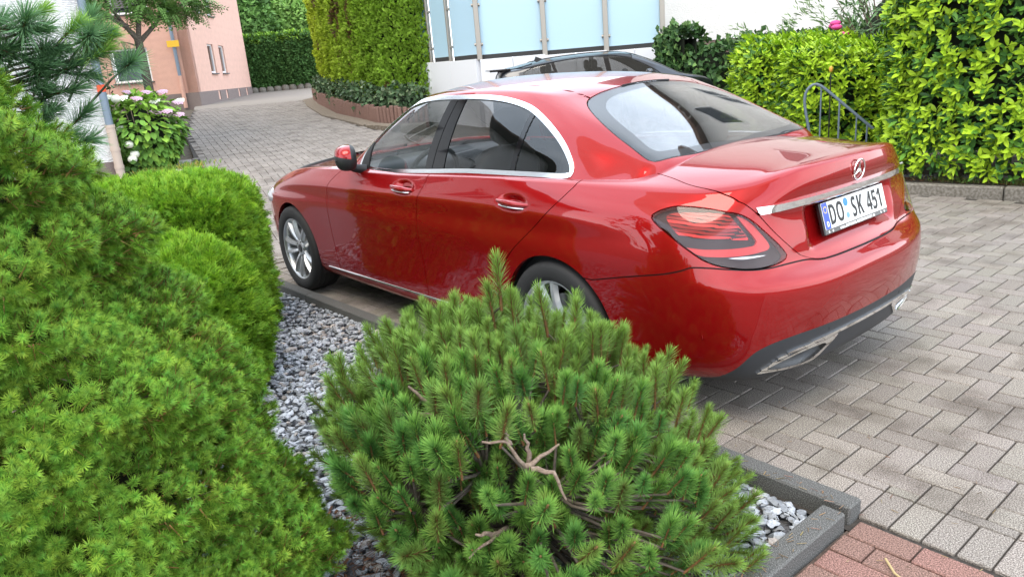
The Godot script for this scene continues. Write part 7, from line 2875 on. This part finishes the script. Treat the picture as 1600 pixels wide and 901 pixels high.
# ------------------------------------------------------------------ dark hatchback parked on the far side
func build_black_car() -> void:
	var at := Vector3(4.05, 0.46, 5.15)
	var head := Vector3(-0.56, 0, 0.83).normalized()
	# local x forward, y up, z to the right of the car
	var car := thing("dark_hatchback", "dark grey hatchback with black roof parked behind the red car", "car", at)
	car.basis = Basis(head, Vector3.UP, head.cross(Vector3.UP)).scaled(Vector3.ONE * 0.77)
	var sec := func(x: float, y: float) -> float:
		# half width by place and height
		var w := 0.86 - 0.02 * absf(x) * absf(x)
		if y > 0.92:
			w -= (y - 0.92) * 0.52
		return w
	var ks := PackedFloat32Array([-1.98, -1.90, -1.55, -1.1, -0.5, 0.0, 0.45, 0.95, 1.35, 1.9, 2.05])
	var top := PackedFloat32Array([1.00, 1.22, 1.31, 1.38, 1.42, 1.425, 1.39, 1.20, 1.0, 0.86, 0.70])
	var w := 80
	var pts := PackedVector3Array()
	var rows := 30
	for v in rows:
		for k in w:
			var x := lerpf(-1.98, 2.05, float(k) / (w - 1))
			var ty := curve(ks, top, x)
			var u := float(v) / (rows - 1)
			var y: float
			var s: float
			if u < 0.7:
				y = lerpf(0.22, ty - 0.05, u / 0.7)
				s = sec.call(x, y)
				if x < -1.6:
					s *= 1.0 - 0.16 * pow((-x - 1.6) / 0.38, 2.0)
				if x > 1.5:
					s *= 1.0 - 0.3 * pow((x - 1.5) / 0.55, 2.0)
			else:
				var q := (u - 0.7) / 0.3
				var s0: float = sec.call(x, ty - 0.05)
				if x < -1.6:
					s0 *= 1.0 - 0.16 * pow((-x - 1.6) / 0.38, 2.0)
				if x > 1.5:
					s0 *= 1.0 - 0.3 * pow((x - 1.5) / 0.55, 2.0)
				s = s0 * (1.0 - q)
				y = ty - 0.05 * pow(1.0 - q, 2.0)
			pts.append(Vector3(x, y, s))
	var body := grid(pts, w, rows)
	for ax in [1.3, -1.28]:
		body = body.split(func(q): return maxf(Vector2(q.x - ax, q.y - 0.32).length() - 0.35, 0.5 + q.z))[1]
	var dlo := smooth_loop([Vector2(0.95, 0.96), Vector2(0.60, 1.20), Vector2(0.25, 1.33), Vector2(-0.2, 1.36), Vector2(-0.8, 1.335), Vector2(-1.25, 1.27), Vector2(-1.50, 1.18), Vector2(-1.42, 1.08), Vector2(-1.1, 1.0), Vector2(-0.3, 0.95), Vector2(0.4, 0.93)], 5)
	var a := body.split(func(q): return inside(dlo, Vector2(q.x, q.y)) if q.z < -0.4 else 1.0)
	var gl: MB = a[0]
	var rest: MB = a[1]
	var rear := smooth_loop([Vector2(-1.86, -0.1), Vector2(-1.84, 0.50), Vector2(-1.35, 0.52), Vector2(-1.30, 0.3), Vector2(-1.29, -0.1)], 4)
	a = rest.split(func(q): return inside(rear, Vector2(q.x, -q.z)) if q.y > 1.2 and q.x < -1.0 else 1.0)
	var rg: MB = a[0]
	rest = a[1]
	a = rest.split(func(q): return inside(smooth_loop([Vector2(1.25, -0.1), Vector2(1.2, 0.5), Vector2(0.62, 0.48), Vector2(0.5, -0.1)], 4), Vector2(q.x, -q.z)) if q.y > 0.98 else 1.0)
	put("windscreen", both(a[0]).mesh(), mats.car_glass, car)
	rest = a[1]
	a = rest.split(func(q): return q.y - 1.17 - 0.05 * q.x if q.x < 0.8 else 1.0)
	a = rest.split(func(q): return 1.26 - q.y if q.x < 0.5 and q.x > -1.7 else 1.0)
	panel("body", both(a[1]), mats.dark_paint, car)
	panel("roof", both(a[0]), mats.black_gloss, car)
	put("rear_window", both(rg).mesh(), mats.car_glass, car)
	for sg in 2:
		var mir := func(m: MB) -> MB: return m if sg == 0 else m.mirrored()
		var b1: Array = gl.split(func(q): return absf(q.x - 0.02 + 0.10 * (q.y - 1.1)) - 0.045)
		var b2: Array = b1[1].split(func(q): return absf(q.x + 0.92 + 0.25 * (q.y - 1.1)) - 0.03)
		panel("pillar_trim", mir.call(b1[0]), mats.black_gloss, car)
		panel("window_divider", mir.call(b2[0]), mats.black_gloss, car)
		var fr: Array = b2[1].split(func(q): return q.x - 0.02)
		put("front_window", mir.call(fr[1].pushed(-0.004)).mesh(), mats.car_glass, car)
		put("side_window", mir.call(fr[0].pushed(-0.004)).mesh(), mats.car_glass, car)
		var l := []
		for k in dlo.size() + 1:
			var q := dlo[k % dlo.size()]
			var s: float = sec.call(q.x, q.y)
			if q.x < -1.6:
				s *= 1.0 - 0.16 * pow((-q.x - 1.6) / 0.38, 2.0)
			l.append(Vector3(q.x, q.y, (-s if sg == 0 else s)))
		var ch := MB.new()
		ch.tube(l, [0.008], 5, false)
		put("window_trim", ch.mesh(), mats.black_gloss, car)
	# tail spoiler with its black end
	var sp := MB.new()
	sp.bar(Vector3(-2.10, 1.235, -0.62), Vector3(-1.72, 1.275, 0.62), 0.015)
	put("spoiler", sp.mesh(), mats.black_gloss, car)
	var an := MB.new()
	an.prism(PackedVector2Array([Vector2(-1.22, 1.36), Vector2(-1.02, 1.38), Vector2(-1.18, 1.445)]), -0.015, 0.015)
	put("roof_antenna", an.mesh(), mats.black_gloss, car)
	for ax in [1.3, -1.28]:
		for sg in [-1.0, 1.0]:
			wheel(car, Vector3(ax, 0.322, 0.76 * sg), sg)
	for sg in [-1.0, 1.0]:
		for x in [-0.1, -0.95]:
			var st := MB.new()
			st.blob(Vector3(x, 0.85, 0.36 * sg), Vector3(0.1, 0.32, 0.23), 14, 10, Transform3D.IDENTITY, 0.6)
			st.blob(Vector3(x - 0.06, 1.22, 0.36 * sg), Vector3(0.05, 0.09, 0.12), 12, 8, Transform3D.IDENTITY, 0.7)
			put("seat", st.mesh(), mats.leather, car)
		var mr := MB.new()
		mr.blob(Vector3(0.72, 1.02, 0.90 * sg), Vector3(0.06, 0.06, 0.10), 14, 10, Transform3D.IDENTITY, 0.8)
		put("door_mirror", mr.mesh(), mats.dark_paint, car)
	var fl := MB.new()
	fl.bar(Vector3(-1.7, 0.22, -0.6), Vector3(1.8, 0.5, 0.6))
	put("underbody", fl.mesh(), mats.black_trim, car)

func make_right_materials() -> void:
	var st := tri_mat("verge_stone", noise_tex(0.05, [[0.0, Color(0.10, 0.10, 0.10)], [1.0, Color(0.36, 0.36, 0.36)]], 128, 61, 4), 3.0, 0.85)
	st.vertex_color_use_as_albedo = false
	plain_mat("dry_leaf", Color(0.30, 0.12, 0.05), 0.7)
	var dp := plain_mat("dark_paint", Color(0.035, 0.04, 0.05), 0.3, 0.5)
	dp.clearcoat_enabled = true
	dp.clearcoat = 1.0
	dp.clearcoat_roughness = 0.02
